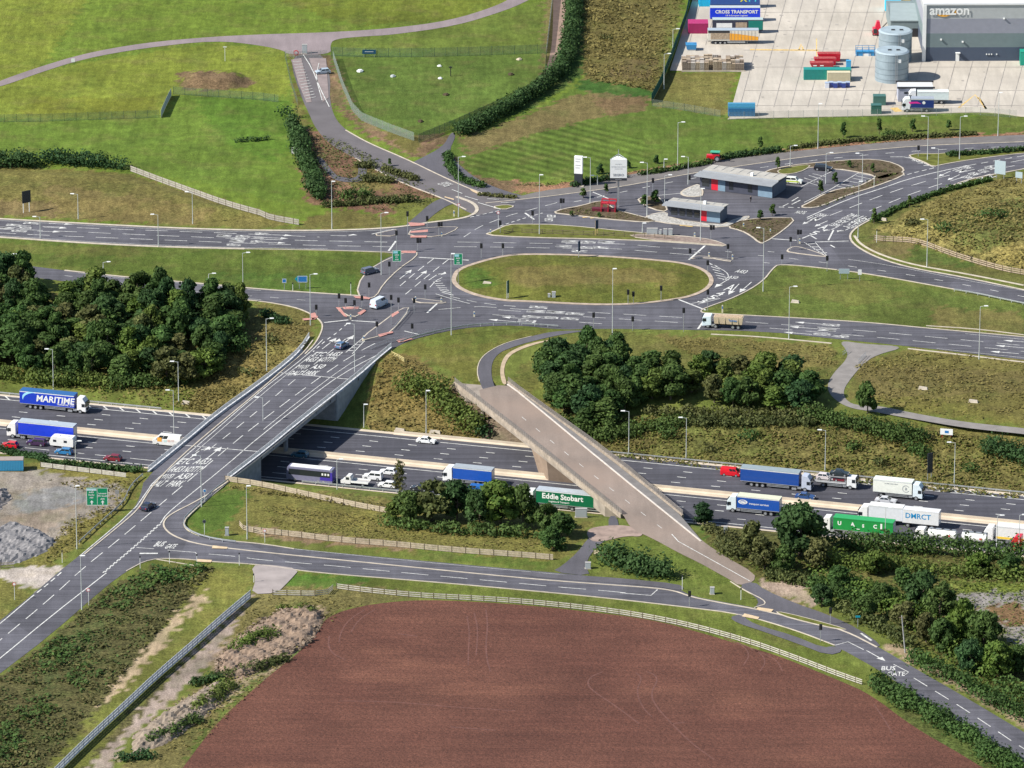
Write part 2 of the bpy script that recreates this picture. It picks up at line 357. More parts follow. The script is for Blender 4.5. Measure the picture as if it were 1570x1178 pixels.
zone('700 415, 760 396, 900 390, 1020 400, 1088 428, 1060 452, 960 466, 800 462, 720 450', (.092, .098, .021), .3); zone('770 415, 1040 418, 1040 440, 800 445', (.118, .100, .032), .35, .6); zone('800 447, 1040 445, 960 464, 800 461', (.10, .125, .022), .25, .5); zone('705 420, 740 410, 760 440, 715 445', (.05, .095, .016), .25, .7)
zone('600 545, 690 506, 860 508, 780 545, 745 600, 640 545', (.102, .104, .024), .3); zone('640 512, 800 506, 760 525, 660 530', (.088, .115, .022), .3, .6)
zone('782 600, 800 560, 870 515, 920 507, 1290 532, 1300 560, 1270 600, 1100 600', (.098, .102, .026), .5); zone('1000 512, 1280 528, 1280 565, 1100 560', (.13, .108, .036), .6, .8)
zone('1295 610, 1310 555, 1400 535, 1700 556, 1700 662, 1570 650, 1400 630, 1330 620', (.112, .100, .030), .5); zone('1310 560, 1570 570, 1570 600, 1340 610', (.12, .095, .04), .5, .5); zone('1300 610, 1420 610, 1570 640, 1570 655, 1400 635', (.13, .125, .03), .5, .6)
zone('-300 560, 330 600, 480 500, 470 470, 400 462, 380 480, 0 440, -300 420', (.105, .095, .028), .8); zone('330 560, 400 500, 480 500, 470 540, 330 640, 280 630', (.13, .105, .036), .9)
zone('590 540, 640 545, 700 590, 745 670, 690 680, 560 660, 575 560', (.13, .100, .034), .8); zone('690 590, 745 600, 830 690, 740 680', (.15, .115, .085), .3)
zone('780 600, 940 640, 1280 640, 1570 670, 1700 680, 1700 785, 1570 768, 1110 722, 940 705', (.094, .084, .028), .9); zone('1000 650, 1160 650, 1200 700, 1000 700', (.10, .105, .03), .9, .7); zone('1300 640, 1570 665, 1570 700, 1330 680', (.115, .10, .03), .8, .6); zone('940 690, 1200 710, 1570 755, 1570 768, 1110 722', (.13, .12, .035), .5, .7)
zone('-300 700, 60 712, 225 722, 220 745, 180 790, 120 840, 60 880, 0 850, -300 830', (.128, .116, .032), .6)
zone('-200 730, 60 720, 130 735, 185 740, 185 775, 120 800, 60 850, -200 860', (.20, .175, .15), .2); zone('15 770, 60 748, 120 745, 135 765, 100 780, 40 790', (.17, .175, .18), .1, .7); zone('0 790, 60 785, 130 770, 100 800, 30 830', (.25, .19, .14), .1, .5)
zone('345 742, 400 745, 860 800, 910 800, 880 850, 840 862, 640 848, 420 828, 300 812, 285 795', (.115, .108, .030), .6); zone('285 790, 345 745, 385 755, 360 790, 330 822, 290 810', (.062, .10, .018), .3); zone('400 770, 600 790, 800 830, 700 825, 480 800', (.14, .12, .034), .7, .6); zone('370 808, 620 832, 640 845, 420 828', (.19, .125, .085), .4, .8); zone('640 840, 840 862, 840 872, 640 855', (.075, .105, .02), .3)
zone('350 738, 600 765, 600 790, 480 768, 350 745', (.12, .105, .035), .9)
zone('890 850, 930 820, 1000 825, 1150 890, 1100 898, 900 882', (.085, .11, .022), .4); zone('1060 790, 1110 800, 1190 880, 1160 880, 1080 830', (.06, .11, .02), .4)
zone('430 880, 520 882, 800 905, 1060 935, 1200 960, 1350 1040, 1330 1050, 1160 990, 800 925, 520 900, 430 905', (.085, .105, .021), .3); zone('430 880, 560 884, 560 900, 430 905', (.055, .105, .016), .2)
zone('-300 1250, -300 1060, 0 1036, 80 978, 160 905, 235 868, 390 868, 300 1000, 150 1178, 100 1250', (.070, .066, .026), 1.0); zone('60 1060, 170 990, 160 940, 60 1000', (.055, .075, .026), 1.0, .6)
zone('235 868, 390 868, 392 890, 300 1000, 190 1100, 75 1250, 20 1250, 150 1085, 230 985, 300 905', (.105, .112, .026), .4); zone('300 880, 385 870, 385 900, 320 960, 300 930', (.135, .13, .032), .4, .7); zone('150 1085, 230 985, 308 905, 318 915, 240 1000, 165 1075', (.34, .26, .17), .1)
zone('385 905, 440 905, 400 940, 300 1040, 190 1140, 130 1250, 60 1250, 200 1110', (.25, .20, .17), .1); zone('385 905, 560 895, 640 915, 520 940, 430 1040, 310 1160, 280 1250, 130 1250, 220 1130, 330 1020', (.125, .11, .04), .7); zone('330 1000, 400 950, 500 930, 490 990, 400 1040, 310 1100', (.27, .20, .14), .3, .8)
zone('290 1250, 320 1120, 420 1020, 460 1000, 500 950, 480 960, 400 1030, 300 1130, 250 1250', (.07, .11, .02), .5, .8)
zone('-300 830, 0 880, 40 900, 45 920, 0 955, -300 1100', (.115, .11, .03), .5); zone('-200 862, 0 872, 90 868, 95 880, 60 905, 45 900, 0 888, -200 880', (.34, .30, .27), .1)
zone('1080 830, 1160 890, 1250 890, 1400 985, 1570 1080, 1700 1150, 1700 800, 1570 850, 1300 820, 1180 800, 1100 790', (.085, .082, .026), .9); zone('1440 890, 1700 900, 1700 940, 1500 925', (.11, .135, .026), .9); zone('1450 915, 1570 905, 1700 960, 1700 1060, 1570 1000, 1480 930', (.20, .185, .175), .2); zone('1570 925, 1600 960, 1540 960, 1500 930', (.14, .085, .045), .5)
zone('1160 890, 1230 892, 1260 930, 1220 925, 1170 905', (.30, .23, .18), .2); zone('1170 905, 1230 930, 1310 960, 1260 965, 1180 925', (.12, .105, .036), .4); zone('1350 990, 1570 1115, 1700 1180, 1700 1160, 1570 1095, 1380 990', (.23, .175, .115), .3)
zone('1330 1040, 1400 1050, 1570 1178, 1570 1250, 1500 1200, 1340 1060', (.06, .075, .02), .9)
n_, m_ = GX.shape
idx = np.arange(n_ * m_).reshape(n_, m_)
fc = np.stack([idx[:-1, :-1], idx[:-1, 1:], idx[1:, 1:], idx[1:, :-1]], -1).reshape(-1, 4)
me = bpy.data.meshes.new('ground'); me.vertices.add(n_ * m_); me.vertices.foreach_set('co', np.stack([GX, GY, GZ], -1).astype(np.float32).ravel())
me.loops.add(fc.size); me.loops.foreach_set('vertex_index', fc.ravel().astype(np.int32)); me.polygons.add(len(fc))
me.polygons.foreach_set('loop_start', np.arange(0, fc.size, 4, dtype=np.int32)); me.polygons.foreach_set('use_smooth', np.ones(len(fc), bool)); me.update(calc_edges=True)
a = me.attributes.new('tint', 'FLOAT_COLOR', 'POINT'); a.data.foreach_set('color', COLR.astype(np.float32).ravel())
a = me.attributes.new('mown', 'FLOAT', 'POINT'); a.data.foreach_set('value', STR.astype(np.float32).ravel())
ground = struct(put(bpy.data.objects.new('ground', me)))
m, t, b, g, nz, rng, mix, mul, scl, bump, out = wnodes('ground')
at = t.nodes.new('ShaderNodeAttribute'); at.attribute_name = 'tint'; am = t.nodes.new('ShaderNodeAttribute'); am.attribute_name = 'mown'
big = rng(nz(.045, 5), .32, .68, .80, 1.20); medn = rng(nz(.35, 4), .3, .7, .80, 1.20); fine = rng(nz(2.2, 3, None, 0, .7), .3, .7, .74, 1.26)
f = mul(mul(big, medn), fine)
tus = nz(1.1, 4, None, 0, .7)
f2 = rng(tus, .36, .64, .45, 1.45); mr = t.nodes.new('ShaderNodeMix'); t.links.new(at.outputs['Alpha'], mr.inputs[0]); mr.inputs[2].default_value = 1; t.links.new(f2, mr.inputs[3]); f = mul(f, mr.outputs[0])
wv = t.nodes.new('ShaderNodeTexWave'); wv.wave_type = 'BANDS'; wv.bands_direction = 'X'; wv.inputs['Scale'].default_value = .078; wv.inputs['Distortion'].default_value = .8; wv.inputs['Detail'].default_value = 1; wv.inputs['Detail Scale'].default_value = .15
mp = t.nodes.new('ShaderNodeMapping'); mp.inputs['Rotation'].default_value = (0, 0, radians(-49)); t.links.new(g.outputs['Position'], mp.inputs[0]); t.links.new(mp.outputs[0], wv.inputs['Vector'])
ms = t.nodes.new('ShaderNodeMix'); t.links.new(am.outputs['Fac'], ms.inputs[0]); ms.inputs[2].default_value = 1; t.links.new(rng(wv.outputs['Fac'], .1, .9, .82, 1.22), ms.inputs[3]); f = mul(f, ms.outputs[0])
f = mul(f, rng(nz(.9, 3, (1, .18, 1), .35), .3, .7, .84, 1.16)); f = mul(f, rng(nz(.35, 3, (1, .10, 1), -.55), .34, .66, .88, 1.12))
col = scl(f, at.outputs['Color'])
col = mix(rng(nz(.12, 5), .5, .72, 0, .35), col, scl(f, (.135, .105, .045))); col = mix(rng(nz(.09, 4, (1.3, 1, 1), 1.2), .5, .7, 0, .30), col, scl(f, (.045, .085, .016)))
out(col); bump(nz(2.6, 4), .5, .25); b.inputs['Roughness'].default_value = 1; b.inputs['Specular IOR Level'].default_value = .1
me.materials.append(m)
# ================================================================ roads, footways
LEVEL = [0]
def sheet(name, pts, m, it=2, z=None, closed=True):
    """a thin sheet on the level ground, each new one 4 mm above the last"""
    LEVEL[0] += 1
    zz = .030 + .004 * LEVEL[0] if z is None else z
    w_ = world(pts); w_ = smooth(w_, it) if it else w_
    o = mesh(name, [(p.x, p.y, zz) for p in w_], [tuple(range(len(w_)))], m); return struct(o)
ROADP = px('-300 322, 0 336, 160 345, 285 351, 400 354, 515 354, 604 350, 655 342, 700 337, 721 332, 735 325, 745 312, 775 309, 830 303, 870 298, 960 286, 1055 267, 1170 250, 1250 239, 1330 231, 1425 223, 1570 218, 1680 214, 1680 236, 1570 260, 1488 274, 1448 290, 1387 313, 1333 338, 1310 351, 1301 364, 1313 379, 1348 397, 1399 412, 1476 425, 1570 445, 1680 468, 1680 490, 1570 466, 1463 444, 1336 421, 1267 412, 1195 405, 1185 412, 1169 433, 1129 456, 1080 473, 1073 478, 1082 481, 1170 485, 1323 494, 1425 504, 1570 517, 1680 527, 1680 564, 1570 552, 1392 531, 1280 520, 1170 508, 1042 506, 912 504, 860 506, 797 499, 731 501, 680 509, 629 522, 590 541, 552 574, 451 657, 408 694, 352 738, 306 776, 279 799, 283 812, 301 822, 331 828, 400 834, 451 842, 624 858, 800 874, 846 878, 1014 894, 1042 904, 1060 914, 1111 924, 1157 932, 1200 942, 1246 952, 1297 966, 1348 993, 1399 1023, 1476 1067, 1570 1123, 1950 1350, 1950 1414, 1570 1168, 1450 1095, 1374 1046, 1348 1028, 1280 990, 1221 967, 1136 942, 1057 932, 927 917, 800 905, 655 892, 476 878, 400 866, 326 862, 280 857, 229 857, 194 876, 158 903, 76 975, 0 1033, -300 1262, -300 1190, 0 952, 50 912, 89 878, 122 852, 178 806, 205 781, 215 762, 221 734, 288 678, 329 643, 400 592, 440 561, 466 540, 484 527, 495 501, 494 494, 476 481, 451 471, 400 462, 346 458, 255 450, 180 441, 99 432, -300 382, -300 366, 0 402, 99 415, 189 425, 318 436, 400 444, 489 450, 538 453, 560 454, 556 442, 568 412, 590 397, 614 388, 502 384, 400 380, 375 382, 245 379, 127 373, 0 364, -300 349')
road = sheet('road', ROADP, ASPH, 1)
mw = MB(); mw.v = [M(s, d, -6.96) for s in (-330, 330) for d in (-19.9, 19.9)]; mw.f = [[0, 2, 3, 1]]; mw.m = [0]
struct(mw.build('motorway', ASPH_M))
mw = MB()
for a, b_ in ((-330, -20), (5, 330)):
    mw.v += [M(s, d, -6.945) for s in (a, b_) for d in (18.4, 19.8)]; n = len(mw.v) - 4; mw.f.append([n, n + 2, n + 3, n + 1]); mw.m.append(0)
for a, b_ in ((-330, 330),):
    mw.v += [M(s, d, -6.945) for s in (a, b_) for d in (-1.7, 1.7)]; n = len(mw.v) - 4; mw.f.append([n, n + 2, n + 3, n + 1]); mw.m.append(0)
    mw.v += [M(s, d, -6.945) for s in (a, b_) for d in (-19.8, -19.0)]; n = len(mw.v) - 4; mw.f.append([n, n + 2, n + 3, n + 1]); mw.m.append(0)
struct(mw.build('motorway_verge', CREAM))
sheet('access_road', px('443 90, 470 82, 497 84, 507 120, 505 150, 512 180, 530 200, 565 220, 620 243, 680 272, 720 290, 745 297, 790 303, 770 318, 735 332, 715 325, 680 305, 640 290, 596 272, 545 243, 505 222, 483 196, 474 175, 462 150'), mat('access_asphalt', (.105, .095, .10), .9, noise=.15, scale=.15), 2)
sheet('access_road', px('-80 140, -20 134, 0 124, 60 103, 130 82, 220 66, 320 57, 400 53, 505 50, 600 44, 690 32, 760 10, 790 -6, 812 -16, 830 -10, 800 6, 770 18, 700 40, 600 54, 560 56, 512 60, 506 70, 508 84, 440 84, 436 78, 400 70, 330 62, 220 74, 130 90, 60 112, 0 134, -80 152'), TRACK, 2)
sheet('farm_track', px('848 -30, 872 -30, 869 20, 862 70, 852 105, 838 125, 828 127, 840 100, 848 60'), mat('brick_track', (.24, .165, .13), .9, noise=.15, scale=.4), 2)
sheet('footpath', px('640 246, 680 225, 690 205, 697 203, 698 212, 688 232, 700 250, 730 275, 770 292, 810 303, 830 303, 790 312, 745 303, 700 282, 660 262, 630 250'), PAVE, 2)
sheet('footpath', px('483 240, 494 241, 508 262, 520 272, 546 274, 550 264, 548 252, 560 246, 580 243, 590 247, 570 252, 562 258, 562 272, 552 280, 515 279, 498 262'), PAVE, 2)
sheet('footway', px('745 302, 790 303, 830 293, 880 287, 978 265, 1100 246, 1200 234, 1272 227, 1374 217, 1476 211, 1680 203, 1680 213, 1570 217, 1425 222, 1330 230, 1250 238, 1170 249, 1055 266, 960 285, 870 297, 830 302, 775 308'), mat('footway_grey', (.125, .115, .112), .9, noise=.15, scale=.3), 1)
sheet('footway', px('616 350, 640 330, 660 312, 680 303, 695 306, 700 311, 680 318, 655 338, 650 344'), PAVE, 2)
sheet('footpath', px('905 507, 868 512, 830 520, 790 531, 765 541, 754 556, 753 575, 757 590, 762 600, 742 602, 735 585, 731 570, 735 553, 748 540, 775 526, 815 516, 850 508'), PAVE, 2)
sheet('dirt_path', px('852 520, 815 530, 785 542, 775 556, 772 572, 778 590, 770 590, 766 570, 770 552, 780 540, 810 527'), mat('pale_dirt', (.36, .28, .19), .95, noise=.2, scale=.5), 2)
sheet('footpath', px('1285 522, 1325 528, 1392 532, 1342 545, 1322 560, 1305 580, 1293 598, 1295 612, 1310 622, 1345 622, 1400 634, 1480 648, 1570 657, 1700 672, 1700 682, 1570 666, 1480 657, 1400 643, 1340 632, 1300 626, 1275 610, 1267 592, 1278 572, 1298 552, 1300 540'), mat('path_grey', (.19, .175, .165), .9, noise=.15, scale=.4), 2)
sheet('footpath', px('846 877, 862 868, 885 848, 900 828, 915 815, 945 812, 950 818, 925 830, 905 850, 898 868, 905 884'), PAVE, 1)
sheet('footpath', px('933 792, 946 792, 950 815, 933 813'), PAVE, 1)
sheet('red_dirt', px('897 812, 930 806, 960 806, 985 812, 985 824, 960 822, 930 830, 905 832'), mat('reddish_earth', (.25, .185, .155), .95, noise=.25, scale=.5), 2)
sheet('old_road', px('720 602, 778 588, 800 605, 940 720, 1075 829, 1110 853, 1158 880, 1156 893, 1134 899, 1120 890, 1098 878, 1075 865, 1040 848, 1000 826, 968 812, 953 786, 870 719, 800 664'), OLD, 1)
sheet('footway', px('1132 898, 1156 892, 1172 905, 1220 926, 1272 944, 1315 964, 1352 990, 1342 993, 1297 967, 1246 952, 1200 942, 1158 932, 1164 922, 1150 910'), PAVE, 1)
sheet('footway', px('800 876, 860 882, 905 884, 960 888, 1040 896, 1050 903, 1040 906, 1004 899, 902 892, 800 884'), PAVE, 1)
PSL = mat('pinkish_slab', (.21, .17, .165), .9, noise=.15, scale=.4)
sheet('access_patch', px('474 90, 500 90, 504 150, 495 157, 484 120'), PSL, 0)
sheet('access_patch', px('446 92, 462 90, 478 157, 470 158, 458 130'), PSL, 0)
sheet('footway', px('1118 947, 1137 942, 1148 953, 1170 962, 1216 975, 1262 994, 1279 991, 1294 999, 1270 1006, 1221 987, 1170 969, 1130 956'), PAVE, 1)
sheet('driveway', px('385 868, 410 866, 460 873, 445 890, 425 910, 385 912, 392 890'), mat('drive_pink', (.27, .235, .225), .9, noise=.15, scale=.3), 1)
sheet('yard', px('1078 -60, 1062 0, 1027 109, 1137 111, 1117 183, 1170 181, 1340 178, 1490 172, 1535 174, 1570 180, 1700 190, 1700 -300, 1150 -300'), CONC, 0)
yj = MB()
for i in range(26):
    a_, b_ = U(1085 + i * 26, -40), U(1085 + i * 26 - 62, 190)
    b_ = a_.lerp(b_, .50 if i < 4 else .90)
    yj.quad((a_.x, a_.y, .17), (a_.x + .16, a_.y, .17), (b_.x + .16, b_.y, .17), (b_.x, b_.y, .17))
for y_ in (20, 48, 78, 104, 140, 163):
    a_, b_ = U(1140, y_), U(1640, y_); yj.quad((a_.x, a_.y, .168), (b_.x, b_.y, .168), (b_.x, b_.y + .3, .168), (a_.x, a_.y + .3, .168))
for i in range(46):
    a_ = U(random.uniform(1150, 1560), random.uniform(15, 172)); r_ = random.uniform(.25, .6); yj.quad((a_.x - r_, a_.y - r_, .172), (a_.x + r_, a_.y - r_, .172), (a_.x + r_, a_.y + r_, .172), (a_.x - r_, a_.y + r_, .172))
struct(yj.build('yard_joint', mat('slab_joint', (.30, .275, .25), .9, noise=.3, scale=.3)))
FIELD = px('500 948, 530 935, 580 925, 640 920, 720 922, 830 930, 900 938, 1000 950, 1080 972, 1150 993, 1200 1008, 1290 1045, 1335 1065, 1400 1115, 1480 1160, 1560 1212, 1760 1400, 1760 1800, -100 1800, 120 1420, 220 1260, 300 1150, 340 1100, 420 1030, 460 1000, 490 965')
m, t, b, g, nz, rng, mix, mul, scl, bump, out = wnodes('ploughed_soil')
f = mul(rng(nz(.05, 4), .32, .68, .86, 1.14), mul(rng(nz(1.5, 4, (.07, 1, 1), .04, .6), .3, .7, .86, 1.14), rng(nz(2.6, 4, None, 0, .75), .3, .7, .62, 1.38)))
wv = t.nodes.new('ShaderNodeTexWave'); wv.bands_direction = 'Y'; wv.inputs['Scale'].default_value = .32; wv.inputs['Distortion'].default_value = 1.6; wv.inputs['Detail'].default_value = 3; wv.inputs['Detail Scale'].default_value = .25; t.links.new(g.outputs['Position'], wv.inputs['Vector'])
f = mul(f, rng(wv.outputs['Fac'], 0, 1, .965, 1.035)); f = mul(f, rng(nz(.75, 5, None, 0, .75), .32, .68, .80, 1.20)); f = mul(f, rng(nz(.3, 3, (.06, 1.2, 1), -.12), .34, .66, .93, 1.07))
c = mix(rng(nz(.035, 4), .4, .62, 0, 1), (.090, .036, .025), (.112, .047, .032)); c = mix(rng(nz(.04, 4, (.6, 1.6, 1), .3), .55, .74, 0, .65), c, (.170, .074, .047)); c = mix(rng(nz(.9, 5, None, 0, .8), .66, .72, 0, .6), c, (.19, .10, .072))
out(scl(f, c)); bump(nz(1.9, 5, (.6, 1, 1), .05), .9, .45); b.inputs['Roughness'].default_value = 1
FP = smooth(world(FIELD), 2)
struct(mesh('ploughed_field', [(p.x, p.y, .02) for p in FP], [tuple(range(len(FP)))], m))
tr = MB()                                               # wheel tracks left on the soil
for s, wd in [('745 935, 748 960, 745 985, 746 1010, 752 1030', .35), ('716 945, 720 970, 718 1000, 718 1020', .3), ('727 940, 733 965, 730 1005', .3), ('925 1030, 905 1038, 900 1050, 912 1062, 940 1080, 980 1110', .35), ('990 1030, 1005 1035, 1008 1045, 998 1062, 1003 1080, 1025 1105, 1060 1140, 1095 1165', .35), ('975 1032, 985 1040, 975 1060, 985 1085, 1000 1100', .3), ('505 975, 503 990, 510 1003, 530 1012', .35), ('1110 978, 1140 990, 1150 1005, 1140 1020', .3), ('1130 985, 1165 1000, 1175 1015, 1165 1030', .3), ('1150 995, 1190 1010, 1200 1030', .3), ('520 1075, 600 1076, 700 1085, 790 1090', .4), ('1340 1080, 1360 1110, 1368 1125', .3), ('560 935, 535 950, 522 970, 520 985', .3), ('575 935, 550 950, 538 970', .3), ('610 972, 640 976', .5), ('1030 1110, 1050 1108', .5), ('690 1115, 760 1120', .5)]:
    tr.strip(flat(smooth(world(px(s)), 2, False)), wd, .026, .034)
struct(tr.build('wheel_track', mat('turned_soil', (.108, .044, .033), 1, noise=.4, scale=1.4, detail=6)))
# kerbs: real steps along the carriageway edges
kb = MB()
def kerb(s, wd=.32, tile=None, h=.13, it=2, mb=None):
    (mb or kb).strip(flat(smooth(world(px(s, tile)), it, False)), wd, 0.0, h)
kerb('-80 332, 0 336, 160 345, 285 351, 400 354, 515 354, 604 350, 655 342, 700 337, 721 332, 733 324, 728 312, 700 302', .9)
kerb('-80 359, 0 364, 127 373, 245 379, 375 382', .9); kerb('375 382, 502 384, 614 388', .3)
kerb('99 415, 189 425, 318 436, 400 444, 489 450, 538 453, 565 455', .55); kerb('255 450, 346 458, 400 462, 451 471, 476 481, 493 493, 495 505, 484 527, 468 543', .35)
kerb('745 312, 775 309, 830 303, 870 298, 960 286, 1055 267, 1170 250, 1250 239, 1330 231, 1425 223, 1570 218, 1680 214', .4)
kerb('1680 236, 1570 260, 1488 274, 1448 290, 1387 313, 1333 338, 1310 351, 1301 364, 1313 379, 1348 397, 1399 412, 1476 425, 1570 445, 1680 468', .5)
kerb('1310 362, 1320 376, 1352 392, 1402 407, 1480 420, 1570 438', .6)
kerb('1463 444, 1336 421, 1267 412, 1195 405, 1185 412, 1169 433, 1129 456, 1080 473, 1073 478, 1082 481, 1170 485, 1323 494, 1425 504, 1570 517, 1680 527', .35)
kerb('1090 513, 1170 517, 1275 527', .5); kerb('1392 535, 1480 545, 1570 556, 1680 567', .5); kerb('1420 500, 1500 505, 1570 514', .35)
kerb('352 738, 306 776, 281 799, 284 812, 303 821, 331 828, 400 834, 451 842', .3)
kerb('552 572, 451 660, 350 740, 300 770, 267 786, 252 797, 250 809, 266 823, 306 836, 400 847, 550 862, 800 887, 902 895, 1004 902, 1037 907, 1060 916, 1111 926, 1157 934, 1200 944, 1246 954, 1297 968, 1345 993', .35)
kerb('1280 990, 1221 967, 1136 942, 1057 932, 927 917, 800 905, 655 892, 476 878, 400 866, 326 862, 280 857, 229 857, 194 876', .25)
kerb('480 522, 466 541, 440 562, 400 598, 288 690, 240 738, 224 760, 212 782, 178 811, 130 850', .3)
kerb('1157 932, 1180 925, 1140 905, 1120 892', .25); kerb('640 290, 680 305, 715 322', .35); kerb('530 200, 565 220, 620 243, 680 272, 720 290, 750 300', .35); kerb('545 243, 596 272, 640 290', .3)
kerb('735 585, 731 570, 735 553, 748 540, 775 526, 815 516', .2); kerb('240 858, 300 868', .2)
kerb('1116 183, 1170 181, 1340 178, 1490 172, 1535 174, 1570 180, 1700 190', .5)
struct(kb.build('kerb', KERB))
# traffic islands: kerbed slabs with grass, planting or paving on top
GRASSI = mat('short_grass', (.10, .108, .026), 1, noise=.3, scale=.5, bump=.3, spec=.1); SOIL = mat('planting_soil', (.085, .066, .042), 1, noise=.4, scale=.9, bump=.4, spec=.1)
STONE = mat('white_cobbles', (.33, .32, .30), .9, noise=.45, scale=2.2, bump=.6)
def island(s, m, tile=None, inset=.5, it=1, h=.12, ring=None, label='traffic_island'):
    w_ = smooth(world(px(s, tile)), it)
    k = MB(); k.cur = 0; k.slab(w_, 0.0, h + .03); k.cur = 1; k.slab(offset_poly(w_, inset), h, h + .06)
    return struct(k.build(label, [ring or KERB, m]))
ci = w2(px('693 424, 700 413, 731 402, 767 393, 800 389, 902 391, 1004 398, 1055 404, 1085 415, 1096 429, 1090 442, 1070 453, 1042 460, 978 468, 907 469, 800 463, 777 463, 731 455, 703 444, 692 433'))
k = MB(); oring = smooth([Vector((*p, 0)) for p in ci], 2); inn = offset_poly(oring, 1.1)
for i in range(len(oring)):
    j = (i + 1) % len(oring); k.frus([(*oring[i].xy, 0), (*oring[j].xy, 0), (*inn[j].xy, 0), (*inn[i].xy, 0)], [(*oring[i].xy, .15), (*oring[j].xy, .15), (*inn[j].xy, .15), (*inn[i].xy, .15)])
struct(k.build('roundabout_kerb', mat('kerb_margin', (.34, .27, .21), .85, noise=.25, scale=.7)))
# the ground itself must show inside the ring: a gently domed lawn
nl = offset_poly(oring, 1.05); cx = sum(p.x for p in nl) / len(nl); cy = sum(p.y for p in nl) / len(nl)
V = []; Fq = []
for r in range(9):
    q = 1 - r / 8 * .999
    for p in nl:
        x, y = cx + (p.x - cx) * q, cy + (p.y - cy) * q; V.append((x, y, .12 + .9 * float(sm((1 - q) / .5))))
N = len(nl)
for r in range(8):
    for i in range(N): Fq.append((r * N + i, r * N + (i + 1) % N, (r + 1) * N + (i + 1) % N, (r + 1) * N + i))
lw = mesh('roundabout_lawn', V, Fq, MATS['ground'], None, None, True); struct(lw)
aa = lw.data.attributes.new('tint', 'FLOAT_COLOR', 'POINT'); X = np.array(V)
pX, pY = proj(X[:, 0], X[:, 1], X[:, 2]); cc = np.zeros((len(V), 4)); cc[:, :3] = (.092, .098, .021); cc[:, 3] = .3
kk = pip(px('770 408, 1040 412, 1050 432, 800 440'), pX, pY); cc[kk, :3] = (.120, .102, .032); kk = pip(px('705 420, 740 410, 760 440, 715 445'), pX, pY); cc[kk, :3] = (.058, .098, .017)
aa.data.foreach_set('color', cc.astype(np.float32).ravel()); ab = lw.data.attributes.new('mown', 'FLOAT', 'POINT')
island('741 361, 757 354, 777 345, 800 344, 861 345, 978 357, 1045 362, 1080 366, 1103 371, 1118 379, 1080 376, 978 369, 800 365', GRASSI)
island('960 359, 1045 363, 1085 367, 1108 374, 1116 378, 1080 375, 980 368', mat('brown_gravel', (.21, .16, .135), .95, noise=.3, scale=1.2), None, .3, 1, .19)
island('545 452, 553 425, 578 405, 617 388, 640 386, 640 394, 612 413, 588 437, 578 455, 565 459', PAVE, None, .35)
island('512 473, 545 470, 562 478, 540 489', PAVE, None, .4); island('838 720, 908 714, 792 862, 700 893, 640 906, 604 922, 618 884, 700 824', PAVE, 'B1', .35)
island('905 655, 1130 682, 1085 692, 920 686', PAVE, 'B1', .35); island('655 281, 795 248, 816 244, 822 288', PAVE, 'B1', .3); island('880 285, 905 240, 1150 226, 1200 236, 1080 292', PAVE, 'B1', .3)
island('1010 425, 1045 402, 1130 410, 1265 432, 1255 440, 1120 415', PAVE, 'C1', .3); island('135 372, 180 345, 245 355, 380 402, 375 412, 160 385', PAVE, 'D1', .4)
island('700 332, 722 314, 742 318, 780 321, 770 323, 735 329', GRASSI, None, .4) if False else None
island('752 318, 775 314, 792 317, 772 323', GRASSI, None, .4)
island('860 940, 930 925, 1040 928, 1100 923, 1300 903, 1570 893, 1900 880, 1900 905, 1570 925, 1400 945, 1250 965, 1100 990, 1020 1008, 960 975', GRASSI, 'D0', .4)
island('846 327, 861 321, 890 316, 918 308, 930 312, 945 322, 975 330, 1010 339, 990 342, 930 337, 870 330', SOIL, None, .5)
island('985 334, 1005 327, 1024 326, 1030 336, 1104 346, 1116 341, 1128 336, 1148 331, 1150 335, 1132 342, 1112 350, 1060 347, 1010 342', STONE, None, .4)
island('1041 297, 1050 290, 1075 281, 1080 300, 1070 303, 1050 302', STONE, None, .5)
island('975 308, 985 302, 1008 301, 1020 312, 1025 326, 1000 322', SOIL, None, .4)
island('1113 349, 1130 341, 1150 336, 1190 334, 1222 335, 1205 352, 1172 374, 1163 373, 1150 362, 1135 354', SOIL, None, .4)
island('1225 318, 1240 311, 1262 298, 1285 290, 1310 288, 1325 282, 1350 268, 1385 264, 1388 270, 1340 288, 1300 300, 1258 318, 1240 320', SOIL, None, .5)
island('1170 263, 1210 254, 1259 249, 1323 244, 1360 247, 1384 256, 1388 264, 1370 272, 1345 277, 1340 270, 1310 264, 1284 260, 1270 262, 1250 255, 1215 268, 1175 270', SOIL, None, .5)
island('1188 937, 1230 946, 1302 966, 1285 966, 1240 956, 1196 944', GRASSI, None, .3); island('1190 262, 1215 256, 1245 253, 1235 262, 1215 268, 1195 268', GRASSI, None, .3, 1, .18)
for s in ('885 205, 985 210, 985 222, 900 228;B1', '900 258, 1005 248, 1005 262, 900 268;B1', '900 285, 1000 284, 995 296, 900 296;B1', '845 376, 935 376, 930 390, 845 388;B1', '555 648, 630 652, 660 660, 650 668, 570 660;B1', '450 716, 475 716, 520 775, 500 770;B1', '490 714, 590 714, 585 726, 500 728;B1', '580 752, 620 728, 634 736, 600 762;B1', '780 760, 825 738, 832 748, 790 776;B1', '705 880, 790 860, 798 868, 715 894;B1', '815 915, 890 898, 920 908, 830 928;B1', '250 784, 330 778, 330 788, 250 796;B1', '292 755, 325 748, 345 775, 310 790;B1'):
    q_, t_ = s.split(';'); sheet('tactile_paving', px(q_, t_), PINK, 0, .20)
